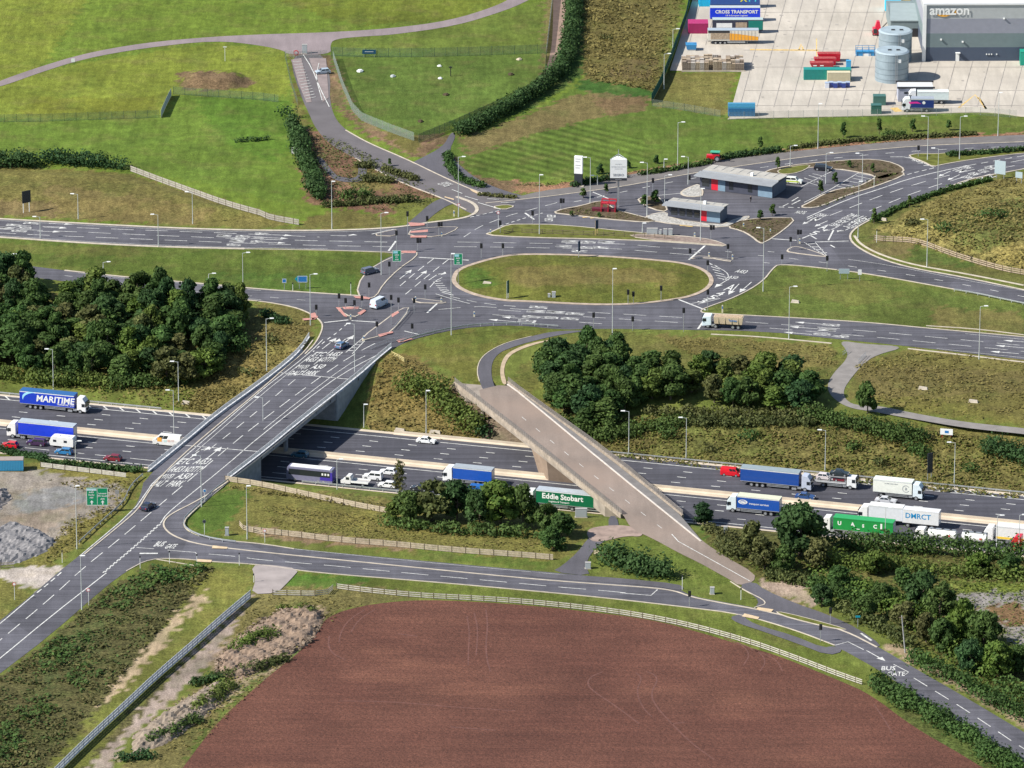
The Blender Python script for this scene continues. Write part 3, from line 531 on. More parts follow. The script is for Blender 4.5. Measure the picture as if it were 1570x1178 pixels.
for s in ('1020 10, 1050 10, 1140 55, 1130 70, 1060 40;590_290', '720 95, 830 125, 835 140, 720 108;590_290', '1280 1010, 1370 1020, 1365 1030, 1275 1028;A2', '1185 1092, 1275 1098, 1270 1112, 1185 1108;A2', '1420 212, 1515 226, 1500 242, 1410 226;C3', '1340 250, 1430 272, 1420 286, 1325 268;C3'):
    q_, t_ = s.split(';'); q_ = px(q_, t_) if '_' not in t_ else [(590 + x / 7.85, 290 + y / 7.85) for x, y in px(q_)]; sheet('tactile_paving', q_, mat('buff_tactile', (.50, .38, .24), .8, noise=.15, scale=1), 0, .16)
struct(sheet('forecourt', px('1070 295, 1150 312, 1190 317, 1165 320, 1110 315, 1078 305'), PAVE, 0)) if False else None
# ================================================================ painted markings
mk = MB(); ZM = .055
def solid(s, wd=.22, tile=None, z=None, it=1, mb=None):
    z = ZM if z is None else z
    p = flat(smooth(world(px(s, tile)), it, False)); flatstrip(mb or mk, p, wd, z)
def flatstrip(mb, p, wd, z):
    n = len(p); L = []; R = []
    for i in range(n):
        t_ = (p[min(i + 1, n - 1)] - p[max(i - 1, 0)]); t_.z = 0; t_.normalize(); nn = Vector((-t_.y, t_.x, 0)) * wd / 2
        L.append(p[i] + nn); R.append(p[i] - nn)
    for i in range(n - 1): mb.quad((*R[i].xy, z), (*R[i + 1].xy, z), (*L[i + 1].xy, z), (*L[i].xy, z))
def dash(s, on=5.6, off=3.3, wd=.2, tile=None, start=0.0, z=None, mb=None):
    p = flat(smooth(world(px(s, tile)), 1, False)); L = plen(p); x = start
    while x < L - .5:
        flatstrip(mb or mk, part_of(None, p, x, min(x + on, L)), wd, ZM if z is None else z); x += on + off
def tuples(pairs, wd=.28, tile=None):
    for q in pairs.split(';'): solid(q, wd, tile, None, 0)
texts = []
def rtext(txt, at_, to_, wd, ln, tile=None, bold=.01, level=False):
    a_, b_ = world(px(at_ + ',' + to_, tile)); d = (b_ - a_); d.z = 0; d.normalize(); r = Vector((1, 0, 0)) if level else Vector((d.y, -d.x, 0))
    me_ = textmesh(txt, 1.0, bold); xs = [v.co.x for v in me_.vertices]; ys = [v.co.y for v in me_.vertices]
    sx = wd / (max(xs) - min(xs)); sy = ln / (max(ys) - min(ys)); n = len(mk.v)
    mk.v += [a_ + r * (v.co.x * sx) + d * (v.co.y * sy) + Vector((0, 0, ZM + .003)) for v in me_.vertices]
    for p in me_.polygons: mk.f.append([i + n for i in p.vertices]); mk.m.append(0)
    bpy.data.meshes.remove(me_)
def arrow(at_, to_, ln=6.0, wd=1.5, turn=0, tile=None):
    a_, b_ = world(px(at_ + ',' + to_, tile)); d = (b_ - a_); d.z = 0; d.normalize(); r = Vector((d.y, -d.x, 0))
    def W(x, y): return a_ + r * x + d * y + Vector((0, 0, ZM + .003))
    h = ln / 2
    mk.add([W(-.12, -h), W(.12, -h), W(.12, h * .35), W(-.12, h * .35)], [(0, 1, 2, 3)])
    if turn == 0 or turn == 2: mk.add([W(-wd / 2, h * .35), W(wd / 2, h * .35), W(0, h)], [(0, 1, 2)])
    if turn: 
        s_ = 1 if turn > 0 else -1
        mk.add([W(-.12 * s_, h * .1), W(wd * .5 * s_, h * .5), W(wd * .5 * s_, h * .62), W(-.12 * s_, h * .3)], [(0, 1, 2, 3)]); mk.add([W(wd * .5 * s_, h * .2), W(wd * 1.1 * s_, h * .62), W(wd * .5 * s_, h * .95)], [(0, 1, 2)])
# dual carriageway from the west
dash('-300 335, 0 345, 59 347.5, 386 359.3, 490 364', 5.8, 3.0, .24); dash('-300 340, 0 351, 48 353, 324 365, 455 369, 605 372', 5.8, 3.0, .24, None, 3); dash('-300 345, 0 357, 38 360, 317 371, 450 376, 600 379', 5.8, 3.0, .24, None, 5)
solid('0 338.5, 160 347.5, 285 353.5, 400 356.5, 515 356.5, 600 352.5', .14); solid('0 361.5, 127 370.5, 245 376.5, 375 380, 502 382', .14)
for i, (x, y) in enumerate([(20, 345.5), (8, 350.5), (38, 349.8), (28, 354.5), (47, 342.5)]): rtext(['A453', 'M1', '(S)', 'A50', 'A42'][i], f'{x} {y}', f'{x+60} {y+2.5}', 1.9, 4.2)
for i, (x, y) in enumerate([(342, 362.5), (371, 362.8), (367, 366.5), (362, 370.5), (357, 375.8), (394, 371), (400, 359), (396, 365)]): rtext(['M1', 'A453', '(S)', 'M1', 'A50', 'A453', 'A6', '(N)'][i], f'{x} {y}', f'{x+60} {y+2.5}', 1.9, 3.8)
for x, y in [(93, 343.8), (85, 349.6), (75, 355.5), (430, 361), (424, 365.5), (420, 372.5)]: arrow(f'{x} {y}', f'{x+60} {y+2.3}')
arrow('528 362', '575 363', 7, 1.3, -1); solid('570 359.5, 601 352, 608 352.5, 609 358, 580 361', .3)
tuples('607 370, 596 385', .5)
# slip road from the west
dash('99 423, 189 434, 255 443, 346 452, 400 455, 470 461', 2.2, 4.6, .15); solid('99 431, 180 439.5, 255 448, 346 456, 400 460', .14); solid('120 419, 189 427, 318 438, 400 446', .12)
# west side of the gyratory
dash('665 397, 640 416, 612 440', 4.2, 2.2, .22); dash('688 398, 655 424, 620 453', 4.2, 2.2, .22)
tuples('642 395, 719 399.5;497 495, 534 491;539 492, 578 494.5;670 466, 655 480', .45)
for q in ('622 421;640 407', '646 422;664 407', '668 423;686 411'):
    a_, b_ = q.split(';'); arrow(a_, b_, 8, 1.6, 1 if a_ == '668 423' else 0)
for i in range(7):
    a_ = (659 + i * 5.6, 441 - i * .5 + (i > 3) * (i - 3) * 4.0); solid(f'{664+i*2.2:.1f} {438+i*2.6-5:.1f}, {676+i*3.2:.1f} {431+i*3.7:.1f}', .3)
solid('659 441, 668 431, 678 426', .2); solid('668 451, 690 458, 720 466', .2); dash('690 455, 740 466, 800 471', 3, 2, .2)
# south side of the gyratory and the road to the east
dash('672 475, 730 470, 767 472.5, 832 477', 5.6, 3.3, .2); dash('764 475.5, 800 478, 832 480', 5.6, 3.3); dash('755 483, 800 486', 5.6, 3.3); dash('901 479, 1058 488', 5.6, 3.2); dash('894 486, 1048 495.5', 5.6, 3.2); dash('888 494.5, 925 497', 5.6, 3.2)
dash('1143 494, 1315 506.5, 1524 526, 1680 541', 5.6, 3.2); dash('1155 501.5, 1307 514, 1515 534, 1680 550', 5.6, 3.2, .2, None, 4); solid('1480 512, 1570 521, 1680 531', .14); solid('1436 535, 1570 549, 1680 560', .14)
for i, (x, y) in enumerate([(824, 471.5), (820, 478), (813, 486), (806, 493), (850, 479.5), (844, 487.5), (880, 481.5), (872, 489)]): rtext(['A453', 'M1', 'A50', 'ETC', 'M1', '(S)', 'A42', 'A453'][i], f'{x} {y}', f'{x+60} {y+3.5}', 1.9, 4.6)
for i, (x, y) in enumerate([(1276, 499), (1270, 506), (1262, 513.5), (1290, 516.5)]): rtext(['A453', 'M1', 'A50', 'A6'][i], f'{x} {y}', f'{x-60} {y-3.5}', 1.9, 4.4)
for x, y in [(1240, 496), (1232, 503), (1223, 511.5), (770, 492), (790, 488), (1560, 524), (1548, 532), (1540, 541)]: arrow(f'{x} {y}', f'{x-60} {y-5}', 7)
tuples('1082 488, 1070 505;1040 459.5, 1082 476', .5)
# north side of the gyratory
dash('701 371.6, 739 372, 796 373, 852 374, 948 373.5, 1016 380, 1071 383', 5.8, 3.3); dash('696 378.7, 739 379, 809 380, 847 381, 940 381, 1010 387.5, 1064 391.5', 5.8, 3.3)
for i, (x, y) in enumerate([(872, 371), (866, 378), (887, 385.5), (900, 371.5), (897, 380), (928, 372), (920, 380)]): rtext(['M1', '(N)', 'A6', 'A453', 'A50', 'M1', 'A42'][i], f'{x} {y}', f'{x+60} {y+2.5}', 1.9, 4.2)
tuples('1081 377, 1056 399;805 327, 819 337', .5)
dash('711 364, 735 348, 757 339.5, 780 331, 796 326.6, 836 316, 866 308', 4.2, 2.6); dash('721 333.5, 745 328, 767 323', 1.2, .8, .3); dash('767 347, 800 336, 832 327', 1.2, .9, .3)
rtext('KEEP', '846 332', '820 332', 2.4, 2.2); rtext('CLEAR', '842 337.5', '816 337.5', 2.6, 2.2)
# east side
for q in ('1108 434;1098 440', '1143 441;1135 448', '1125 444;1117 452'):
    a_, b_ = q.split(';'); arrow(a_, b_, 9, 1.7)
rtext('A', '1119 442', '1130 433', 2.0, 5.4); rtext('4', '1104 451', '1115 444', 1.8, 3.2); rtext('5', '1092 456.5', '1103 451', 1.8, 3.2); rtext('3', '1078 462', '1089 457', 1.8, 3.2); rtext('A453', '1137 417', '1148 409', 2.8, 2.6); rtext('A50', '1124 426', '1135 418', 2.4, 2.2); rtext('A', '1263 349', '1275 342', 1.8, 4.4); rtext('5', '1249 358', '1261 351', 1.8, 3.2); solid('1060 466, 1102 457', .2); solid('1070 467, 1104 458', .2)
for i in range(6): solid(f'{1088+i*2.4:.1f} {405+i*4.3:.1f}, {1100+i*3.4:.1f} {409+i*4.2:.1f}', .3)
solid('1086 403, 1108 414, 1116 420, 1117 426, 1108 430', .2)
for x, y in [(1064, 387), (1162, 392), (1112, 386), (1170, 403), (1177, 386)]: solid(f'{x} {y}, {x+10} {y+1}', .22)
dash('1237 334, 1302 305, 1356 288, 1389 276, 1437 264, 1486 254', 300, 1, .32); dash('1486 254, 1570 239, 1680 222', 2.2, 1.6, .3)
dash('1272 331, 1370 293, 1445 271, 1540 250, 1680 228', 5.4, 3.2, .24); dash('1333 324, 1408 293, 1500 265, 1600 246, 1680 233', 5.4, 3.2, .24)
for i, (x, y) in enumerate([(1260, 330.5), (1248, 335.5), (1308, 331), (1299, 335.5), (1291, 340), (1281, 345), (1325, 334.5), (1318, 338.5), (1311, 342), (1304, 347)]): rtext(['A453', 'M1', 'A42', 'M1(S)', 'A50', 'A453', 'M1', '(N)', 'A6', 'ETC'][i], f'{x} {y}', f'{x-30} {y+13}', 2.7, 2.8)
for i, (x, y) in enumerate([(1482, 257), (1471, 261.5), (1520, 258), (1508, 262.5), (1494, 267), (1484, 272), (1518, 270), (1506, 274)]): rtext(['A453', 'M1', 'A42', 'M1(S)', 'A50', 'A453', 'M1', '(N)'][i], f'{x} {y}', f'{x-30} {y+9}', 2.7, 2.8)
for x, y in [(1240, 340), (1259, 343.5), (1276, 352), (1297, 353), (1448, 267), (1462, 272.5), (1478, 280)]: arrow(f'{x} {y}', f'{x-20} {y+9}', 6, 1.4, 1 if x in (1276, 1297) else 0)
tuples('1182 366.5, 1221 369;1249 371.5, 1301 370;1278 353, 1270 369;1273 376, 1280 380;1230 366, 1242 361;1242 361, 1252 367', .4)
for i in range(4): solid(f'{1236+i*6:.0f} {375+i*4:.0f}, {1250+i*6:.0f} {374.5+i*4.4:.0f}', .3)
solid('1233 372, 1268 394', .18); solid('1249 371, 1268 393', .18)
dash('1210 396.5, 1264 403, 1312 410, 1363 417, 1413 425, 1461 434, 1510 443, 1557 453, 1680 477', 2.4, 5.4, .22); solid('1300 398, 1350 405, 1400 414, 1480 430, 1570 446', .14)
# estate road
dash('880 310, 905 305, 990 287.5, 1021 281, 1120 264, 1244 246.6, 1282 242.5, 1318 239, 1387 233, 1457 229, 1527 226, 1680 219', 2.4, 4.8, .24)
solid('1365 241, 1392 241, 1408 249', .3); solid('1392 241, 1432 257', .25)
for i in range(3): solid(f'{1398+i*9} {247+i*3.6:.1f}, {1411+i*8} {247+i*3.6:.1f}', .3)
solid('909 295, 933 305', .4); solid('1010 300, 1046 296.5', .22); dash('1432 258, 1390 268, 1360 278', 1.6, 1, .3)
# service area and its bays
ZM = .075
CP = [('1245 277, 1262 283', ), ('1238 280, 1257 286',), ('1233 273.5, 1254 280',), ('1240 269.5, 1262 276',), ('1246 267, 1266 271.5',), ('1260 277.5, 1247 280',), ('1312 270, 1335 275',), ('1306 273.5, 1328 278',), ('1297 277.5, 1320 282',), ('1287 282, 1312 287.5',), ('1281 285.5, 1305 290.5',), ('1316 267, 1342 270.5',)]
for (s,) in CP: solid(s, .22, None, None, 0)
solid('1228 287, 1280 261', .22, None, None, 0); solid('1285 260.5, 1318 264.5, 1275 290, 1233 311', .22, None, None, 0); solid('1318 264.5, 1342 269.5', .22, None, None, 0)
dash('1194 318, 1226 319', 1.4, 1, .35); solid('1214 309, 1224 303', .3); solid('1214 314, 1227 307.5', .35); solid('1200 317, 1209 312.5', .25); rtext('SLOW', '1228 326', '1222 331', 2.6, 2.6)
yl = MB()
for s in ('893 334, 915 332', '895 331, 912 329.5', '1042 346, 1062 348', '1048 343.5, 1070 346', '905 335, 925 333'): solid(s, .5, None, .07, 0, yl)
solid('1150 77, 1255 78', 1.6, None, .12, 0, yl); solid('1225 78, 1228 68, 1232 78', .6, None, .12, 0, yl); solid('1252 60, 1252 110', .25, None, .12, 0, yl); solid('1470 166, 1495 146, 1512 168, 1500 150', .7, None, .12, 0, yl); solid('1370 166, 1378 172', 2.2, None, .12, 0, yl)
ZM = .055
# access road
ZM = .19
solid('465 85, 478 105, 490 135, 505 165', .25); solid('489 98, 484 120, 494 155', .2)
for i in range(14): solid(f'{449+i*1.5:.1f} {96+i*4.4:.1f}, {463+i*1.6:.1f} {95+i*4.2:.1f}', .25)
rtext('SLOW', '684 284', '667 278', 3.2, 3.4); tuples('693 292, 709 298;768 312, 790 311;713 302, 733 308;747 306, 765 307', .3); solid('733 312, 768 322', .35)
ZM = .055
# the flyover and the road to the south-west
solid('495 521, 478 538, 452 560, 400 599, 267 715, 236 738, 224 756, 204 784, 122 853', .2); solid('478 544, 452 565, 405 602, 300 693', .14)
dash('530 520, 510 537, 455 580, 385 639, 318 692', 4.4, 3.6, .2); dash('575 527, 540 545, 480 586, 382 660, 340 695, 280 745, 227 790, 172 836, 127 872, 86 910, 37 952, -300 1228', 6.0, 3.0, .22); solid('578 545, 545 562, 500 590, 400 668, 341 719, 280 768, 255 789, 246 803', .22); solid('560 546, 532 560, 460 614, 404 659', .16)
dash('532 497, 515 512, 500 522, 480 540', 1.8, 1.8, .25)
dash('246 804, 208 838, 158 880', 1.1, .8, .3); dash('243 805, 205 839, 155 881', 1.1, .8, .3); solid('163 879, 76 947, 0 1010, -60 1058', .26); dash('94 878, 70 899, 48 916', 2.2, 1.4, .3); solid('48 916, 0 957, -60 1005', .24)
for x, y, s1, s2 in [(498, 544, 'ETC', 'A453'), (486, 552, 'A453', "NOTT'M"), (473, 563, 'M1(S)', 'A50'), (462, 573, 'DALT', 'PARK')]:
    rtext(s1, f'{x-9} {y}', f'{x+20} {y-22}', 2.7, 3.6, None, .015, True); rtext(s2, f'{x+15} {y}', f'{x+44} {y-22}', 2.9 if len(s2) < 6 else 3.7, 3.6, None, .015, True)
for x, y, s1, s2 in [(296, 708.5, 'ETC', 'A453'), (283, 720.5, 'A453', "NOTT'M"), (268, 731, 'M1(S)', 'A50'), (255, 742.5, 'DALT', 'PARK')]:
    rtext(s1, f'{x-12} {y}', f'{x+16} {y-22}', 2.8, 4.2, None, .015, True); rtext(s2, f'{x+14} {y}', f'{x+42} {y-22}', 3.1 if len(s2) < 6 else 4.0, 4.2, None, .015, True)
for x, y, t_ in [(304, 693, 1), (328, 695, 0), (505, 527, 2), (532, 523, 0)]: arrow(f'{x} {y}', f'{x+28} {y-22}', 9, 1.7, t_)
solid('279 683, 398 693', .3); solid('420 571, 536 582', .3)
for i in range(5): solid(f'{534+i*5} {538-i*4.4:.1f}, {542+i*5} {538-i*4.4:.1f}', .3)
solid('530 541, 563 513', .2); solid('540 543, 561 521', .2); solid('620 508, 645 514', .4)
# the road along the field
dash('320 850, 362 853.5, 400 859, 489 866, 552 872, 613 878, 655 882, 797 895, 861 901, 924 906, 960 909.5', 6, 2.7, .22); solid('951 909.5, 998 913.5, 1008 904.5', .24, None, None, 0); solid('257 844, 300 847.5, 302 852', .22, None, None, 0); solid('214 849, 242 849', .7, None, None, 0); solid('209 840, 236 842', .2)
rtext('BUS', '245 835', '262 818', 2.0, 3.4, None, .02, True); rtext('GATE', '262 838.5', '279 821', 2.2, 3.0, None, .02, True); solid('451 842, 624 860, 800 876, 900 885, 1004 897', .12)
solid('1280 990, 1300 984.5, 1324 996.5', .24, None, None, 0); arrow('1343 1006', '1352 1011', 7); solid('1370 1019, 1393 1031, 1388 1035', .2, None, None, 0); rtext('BUS', '1362 1025.5', '1366 1000', 2.9, 2.4, None, .01, True); rtext('GATE', '1374 1034', '1378 1007', 3.6, 2.4, None, .01, True)
dash('1401 1040, 1440 1064, 1471 1083, 1509 1108, 1568 1148, 1950 1385', 5.2, 3.0, .22); solid('1320 972, 1336 983', .5, None, .12, 0)
solid('1030 820, 1040 831, 1150 892', .2, None, .12, 0)
ZM = .12
dash('800 640, 900 722, 1020 815', 2.6, 6, .14)
ZM = .055
struct(mk.build('road_marking', WHITE)); struct(yl.build('yard_marking', mat('orange_paint', (.55, .38, .13), .8, noise=.3, scale=1)))
mm = MB(); Z7 = -6.935
def mline(s0, s1, d0, d1, wd): mm.quad(M(s0, d0 - wd / 2, Z7), M(s1, d1 - wd / 2, Z7), M(s1, d1 + wd / 2, Z7), M(s0, d0 + wd / 2, Z7))
def mdash(d, ph, on=2.1, gap=7.3, wd=.30, s0=-330, s1=330):
    s_ = s0 + ph
    while s_ < s1: mline(s_, s_ + on, d, d, wd); s_ += on + gap
for d, ph in ((12.5, .5), (8.8, .0), (5.05, 9.0)): mdash(d, ph)
for d, ph in ((-6.6, 4), (-10.2, 4.4)): mdash(d, ph)
mdash(-14.2, 2, 2.0, 7.4, .24, -30, 330); mdash(-14.4, 2, 6, 2.6, .26, -330, -30)
mline(-330, 330, 16.1, 16.1, .3); mline(-330, 330, -3.3, -3.3, .28); mline(-330, 330, 2.4, 2.4, .2); mline(-330, 330, -17.6, -17.6, .3); mline(-330, -60, 18.3, 18.3, .2); mline(60, 330, 18.3, 18.3, .2)
for i in range(40):
    s_ = -155 + i * 4.1
    if s_ < -78 or s_ > 78 and s_ < 160: mm.quad(M(s_, 18.2, Z7), M(s_ + .5, 18.2, Z7), M(s_ + 2.2, 16.2, Z7), M(s_ + 1.7, 16.2, Z7))
for i in range(22):
    s_ = 78 + i * 4.1; mm.quad(M(s_, 18.2, Z7), M(s_ + .5, 18.2, Z7), M(s_ + 2.2, 16.2, Z7), M(s_ + 1.7, 16.2, Z7))
struct(mm.build('motorway_marking', WHITE))
# ================================================================ bridges, walls, barriers
def side(pts, d):                                       # polyline moved sideways
    o = []; n = len(pts)
    for i in range(n):
        t_ = Vector(pts[min(i + 1, n - 1)]) - Vector(pts[max(i - 1, 0)]); t_.z = 0; t_.normalize(); o.append(Vector(pts[i]) + Vector((-t_.y, t_.x, 0)) * d)
    return o
WL = [p for p in world(px('474 517, 461 537, 440 557, 400 588, 329 639, 288 674, 219 730'))]
EL = [p for p in world(px('600 533, 576 553, 548 578, 451 654, 408 690, 349 735'))]
fly = empty('road_bridge', (*((WL[3] + EL[3]) / 2).xy, -7), 0, 'grey concrete flyover carrying a lettered road over the motorway', 'bridge')
inv = Matrix.Translation(-fly.location)
def kid(mb, name, m, parent, root):
    mb.v = [Vector(v) - root.location for v in mb.v]; return mb.build(name, m, parent)
dk = MB()
dw, de = smooth(WL, 1, False), smooth(EL, 1, False)
def at_d(pts, d):                                       # where a polyline crosses the distance d from the motorway axis
    for a_, b_ in zip(pts, pts[1:]):
        da, db = dist_m(a_.x, a_.y), dist_m(b_.x, b_.y)
        if (da - d) * (db - d) <= 0: return a_.lerp(b_, (d - da) / (db - da))
    return pts[0] if abs(dist_m(pts[0].x, pts[0].y) - d) < abs(dist_m(pts[-1].x, pts[-1].y) - d) else pts[-1]
def clip_d(pts, d0, d1):
    return [at_d(pts, d0)] + [p for p in sorted(pts, key=lambda p: dist_m(p.x, p.y)) if d0 < dist_m(p.x, p.y) < d1] + [at_d(pts, d1)]
dW, dE = clip_d(WL, -38, 50), clip_d(EL, -38, 50)
W4 = [at_d(WL, -21.5), at_d(WL, 22.5)]; E4 = [at_d(EL, -21.5), at_d(EL, 22.5)]
dk.slab([E4[0], E4[1], W4[1], W4[0]], -1.5, -.06)
for a_, b_ in ((W4, 1), (E4, -1)): dk.strip(flat(a_), .5, -1.3, .02, 0)
kid(dk, 'deck', BRICKD, fly, fly)
for ln in (2, -2):                                       # pier in the central reservation: row of columns and a crosshead
    pass
pr = MB(); cw, ce = at_d(WL, 0), at_d(EL, 0)
for i in range(4):
    c_ = cw.lerp(ce, .14 + .24 * i); pr.tube((c_.x, c_.y, -7), (c_.x, c_.y, -2.2), .55, .55, 10)
pr.strip([cw.lerp(ce, .05), cw.lerp(ce, .95)], 1.3, -2.2, -1.5); kid(pr, 'pier', BRICKD, fly, fly)
for nm, d0, d1 in (('abutment', 22.5, 52), ('abutment', -38, -21.5)):
    a = MB(); pw = clip_d(WL, d0, d1); pe = clip_d(EL, d0, d1)
    a.slab(flat(pe) + flat(pw)[::-1], -7.2, -.02); kid(a, nm, BRICKD, fly, fly)
PAR_W = [p for p in side(WL, 0)]; PAR_E = EL
def parapet(pts, root):
    p = flat(smooth(pts, 1, False)); pm = MB(); pm.strip(p, .45, -.62, .14); par = kid(pm, 'parapet', mat('fascia_concrete', (.48, .485, .50), .8, noise=.15, scale=.6), root, root)
    r = MB()
    for z in (.5, .8, 1.1): r.strip(p, .09, z, z + .12)
    pan = MB(); pan.strip(p, .04, .3, 1.05); kid(pan, 'parapet_mesh', MESHM, par, root)
    for q in resample(p, 2.6): r.box(q.x - .06, q.x + .06, q.y - .06, q.y + .06, .1, 1.2)
    kid(r, 'railing', COPING, par, root)
def see_mesh(name, col, dens):
    m, t, b, g, nz, rng, mix, mul, scl, bump, out = wnodes(name); b.inputs['Base Color'].default_value = (*col, 1); b.inputs['Alpha'].default_value = dens; return m
MESHM = see_mesh('parapet_infill', (.60, .61, .64), .38)
parapet(WL[:-1] + [at_d(WL, -40)], fly); parapet(EL, fly)
for q in resample(flat(EL[2:5]), 8.5): blk = MB(); blk.box(q.x - .2, q.x + .35, q.y - .35, q.y + .1, -.75, -.3); kid(blk, 'bearing_bracket', DARK, fly, fly)
# wing walls beside the north abutment
ww = MB(); a_ = at_d(EL, 22.5); b_ = at_d(EL, 47)
ww.strip([Vector((a_.x + .3, a_.y, 0)), Vector((b_.x + .3, b_.y, 0))], .5, -7.2, -.05); kid(ww, 'wing_wall', mat('wing_wall_concrete', (.30, .32, .34), .85, noise=.18, scale=.7), fly, fly)
# the older accommodation bridge
OWL = world(px('697 587, 800 667, 953 790')); OEL = world(px('779 586, 800 603, 939 702, 1047 791'))
old = empty('road_bridge', (*((OWL[1] + OEL[2]) / 2).xy, -7), 0, 'older narrow pinkish concrete bridge crossing the motorway beside woodland', 'bridge')
o = MB(); a0, a1, b0, b1 = at_d(OWL, -30), at_d(OWL, 33), at_d(OEL, -28), at_d(OEL, 33)
o.slab([b0, b1, a1, a0], -1.35, -.02); kid(o, 'deck', mat('weathered_concrete', (.24, .205, .17), .9, noise=.25, scale=.4, bump=.15), old, old)
o = MB(); pw, pe = at_d(OWL, 0.5), at_d(OEL, 0.5); u = (M(1, 0) - M(0, 0)); u.z = 0
p0 = pw.lerp(pe, .5)
for sgn in (1,):
    q0 = pw + u * .4; q1 = pe - u * .4; t_ = (at_d(OWL, 10) - at_d(OWL, -10)); t_.z = 0; t_.normalize()
    o.frus([(*(q0 - t_ * 3.0 + u * 1.2).xy, -7), (*(q1 - t_ * 3.0 - u * 1.2).xy, -7), (*(q1 + t_ * 3.0 - u * 1.2).xy, -7), (*(q0 + t_ * 3.0 + u * 1.2).xy, -7)], [(*(q0 - t_ * 4.6).xy, -1.3), (*(q1 - t_ * 4.6).xy, -1.3), (*(q1 + t_ * 4.6).xy, -1.3), (*(q0 + t_ * 4.6).xy, -1.3)])
kid(o, 'pier', mat('pier_concrete', (.23, .17, .125), .9, noise=.15, scale=.5), old, old)
for d0, d1 in ((33, 39), (-30, -25)):
    o = MB(); o.slab(flat(clip_d(OEL, d0, d1)) + flat(clip_d(OWL, d0, d1))[::-1], -5.5 if d0 > 0 else -3.5, -.03); kid(o, 'abutment', MATS['weathered_concrete'], old, old)
o = MB(); pe = at_d(OWL, 27.5); o.tube((pe.x + 1.2, pe.y, -6.5), (pe.x + 1.2, pe.y, -1.3), .5, .5, 10); kid(o, 'column', MATS['weathered_concrete'], old, old)
for pts in (OWL, OEL):
    p = flat(smooth(pts, 1, False)); pm = MB(); pm.strip(p, .5, -.80, .24); par = kid(pm, 'parapet', mat('old_parapet', (.27, .225, .18), .9, noise=.25, scale=.7, bump=.1), old, old)
    r = MB()
    for z in (.40, .66, .92, 1.2): r.strip(p, .08, z, z + .10)
    for q in resample(p, 1.1): r.box(q.x - .05, q.x + .05, q.y - .05, q.y + .05, .2, 1.3)
    kid(r, 'railing', mat('old_rail', (.20, .18, .165), .6, .2, noise=.15, scale=1), par, old)
kk = MB(); kk.strip(flat(smooth(world(px('778 590, 800 606, 940 722, 1075 831')), 1, False)), .35, 0, .22); kid(kk, 'kerb_edge', mat('bright_kerb', (.48, .44, .40), .8, noise=.15, scale=.6), old, old)
kk = MB(); kk.slab(world(px('782 590, 940 709, 1040 788, 1075 829, 940 720, 800 604')), .10, .18); kid(kk, 'walkway', mat('walkway_grey', (.15, .14, .135), .9, noise=.15, scale=.5), old, old)
# concrete barriers of the motorway
def barrier(name, s0, s1, d, h, label, wd=.3):
    m_ = MB(); n = int((s1 - s0) / 6)
    pr_ = [(-wd, 0), (wd, 0), (wd, .1), (.16, .4), (.12, h), (-.12, h), (-.16, .4), (-wd, .1)]
    V0 = []
    for i in range(n + 1):
        s_ = s0 + (s1 - s0) * i / n
        V0.append([M(s_, d + a_, -6.95 + z) for a_, z in pr_])
    for i in range(n):
        for j in range(8): m_.quad(V0[i][j], V0[i + 1][j], V0[i + 1][(j + 1) % 8], V0[i][(j + 1) % 8])
    m_.add(V0[0], [tuple(range(8))]); m_.add(V0[-1], [tuple(range(7, -1, -1))])
    return tag(m_.build(name, CREAM), label, 'barrier')
barrier('concrete_barrier', -330, 330, 0, .95, 'long pale concrete barrier down the motorway central reservation', .55)
barrier('concrete_barrier', -34, 2, 18.6, .9, 'pale concrete barrier along the far motorway verge between the two bridges', .5)
def armco(pts, label, h=.72, name='crash_barrier', group=None, m=STEEL, wood=False):
    """post and beam safety barrier: beam and its posts"""
    p = [Vector(q) for q in pts]; e = empty(name, p[0], 0, label, 'barrier', group)
    b = MB(); b.strip(p, .1, h - .32, h, 0, True); b.strip(p, .16, h - .21, h - .11, 0, True); kid(b, 'beam', m, e, e)
    pm = None
    for q in resample(p, 3.2)[:100]:
        if pm is None: t_ = MB(); t_.box(-.06, .06, -.08, .08, -.05, h - .04); pm = t_.build('post', COPING, e); pm.location = q - e.location
        else: c_ = pm.copy(); C.objects.link(c_); c_.location = q - e.location
    return e
def gline(s, tile=None, it=1, z=None):
    P_ = smooth([GP(*p) for p in px(s, tile)], it, False); out = resample(P_, 3.0)
    for q in out: q.z = hz(q)
    return out
armco(gline('800 499, 858 503'), 'short grey crash barrier at the junction above the path mouth')
armco(gline('797 498, 731 500, 680 508, 629 521, 602 531'), 'curved grey crash barrier rounding the junction towards the flyover parapet')
armco(gline('352 737, 330 752, 306 775, 288 792, 280 801, 284 813, 303 823, 331 830, 380 836'), 'crash barrier curving down from the flyover to the field road')
armco(gline('219 731, 204 744, 196 757, 191 771, 180 782, 150 808, 120 836'), 'crash barrier running from the flyover past the green direction sign', .8)
armco(gline('1463 447, 1500 453, 1540 462, 1600 474'), 'crash barrier beside the eastern slip road on a gravel strip')
armco([M(s_, 19.3, -7) for s_ in np.arange(-200, -88, 3.5)], 'grey crash barrier behind the far hard shoulder below the woodland')
armco([M(s_, 19.6, -7) for s_ in np.arange(6, 200, 3.5)], 'long crash barrier along the far verge beside the rough bank')
armco([M(s_, -19.4, -7) for s_ in np.arange(-44, 40, 3.5)], 'crash barrier on the near verge in front of the bushes', .8)
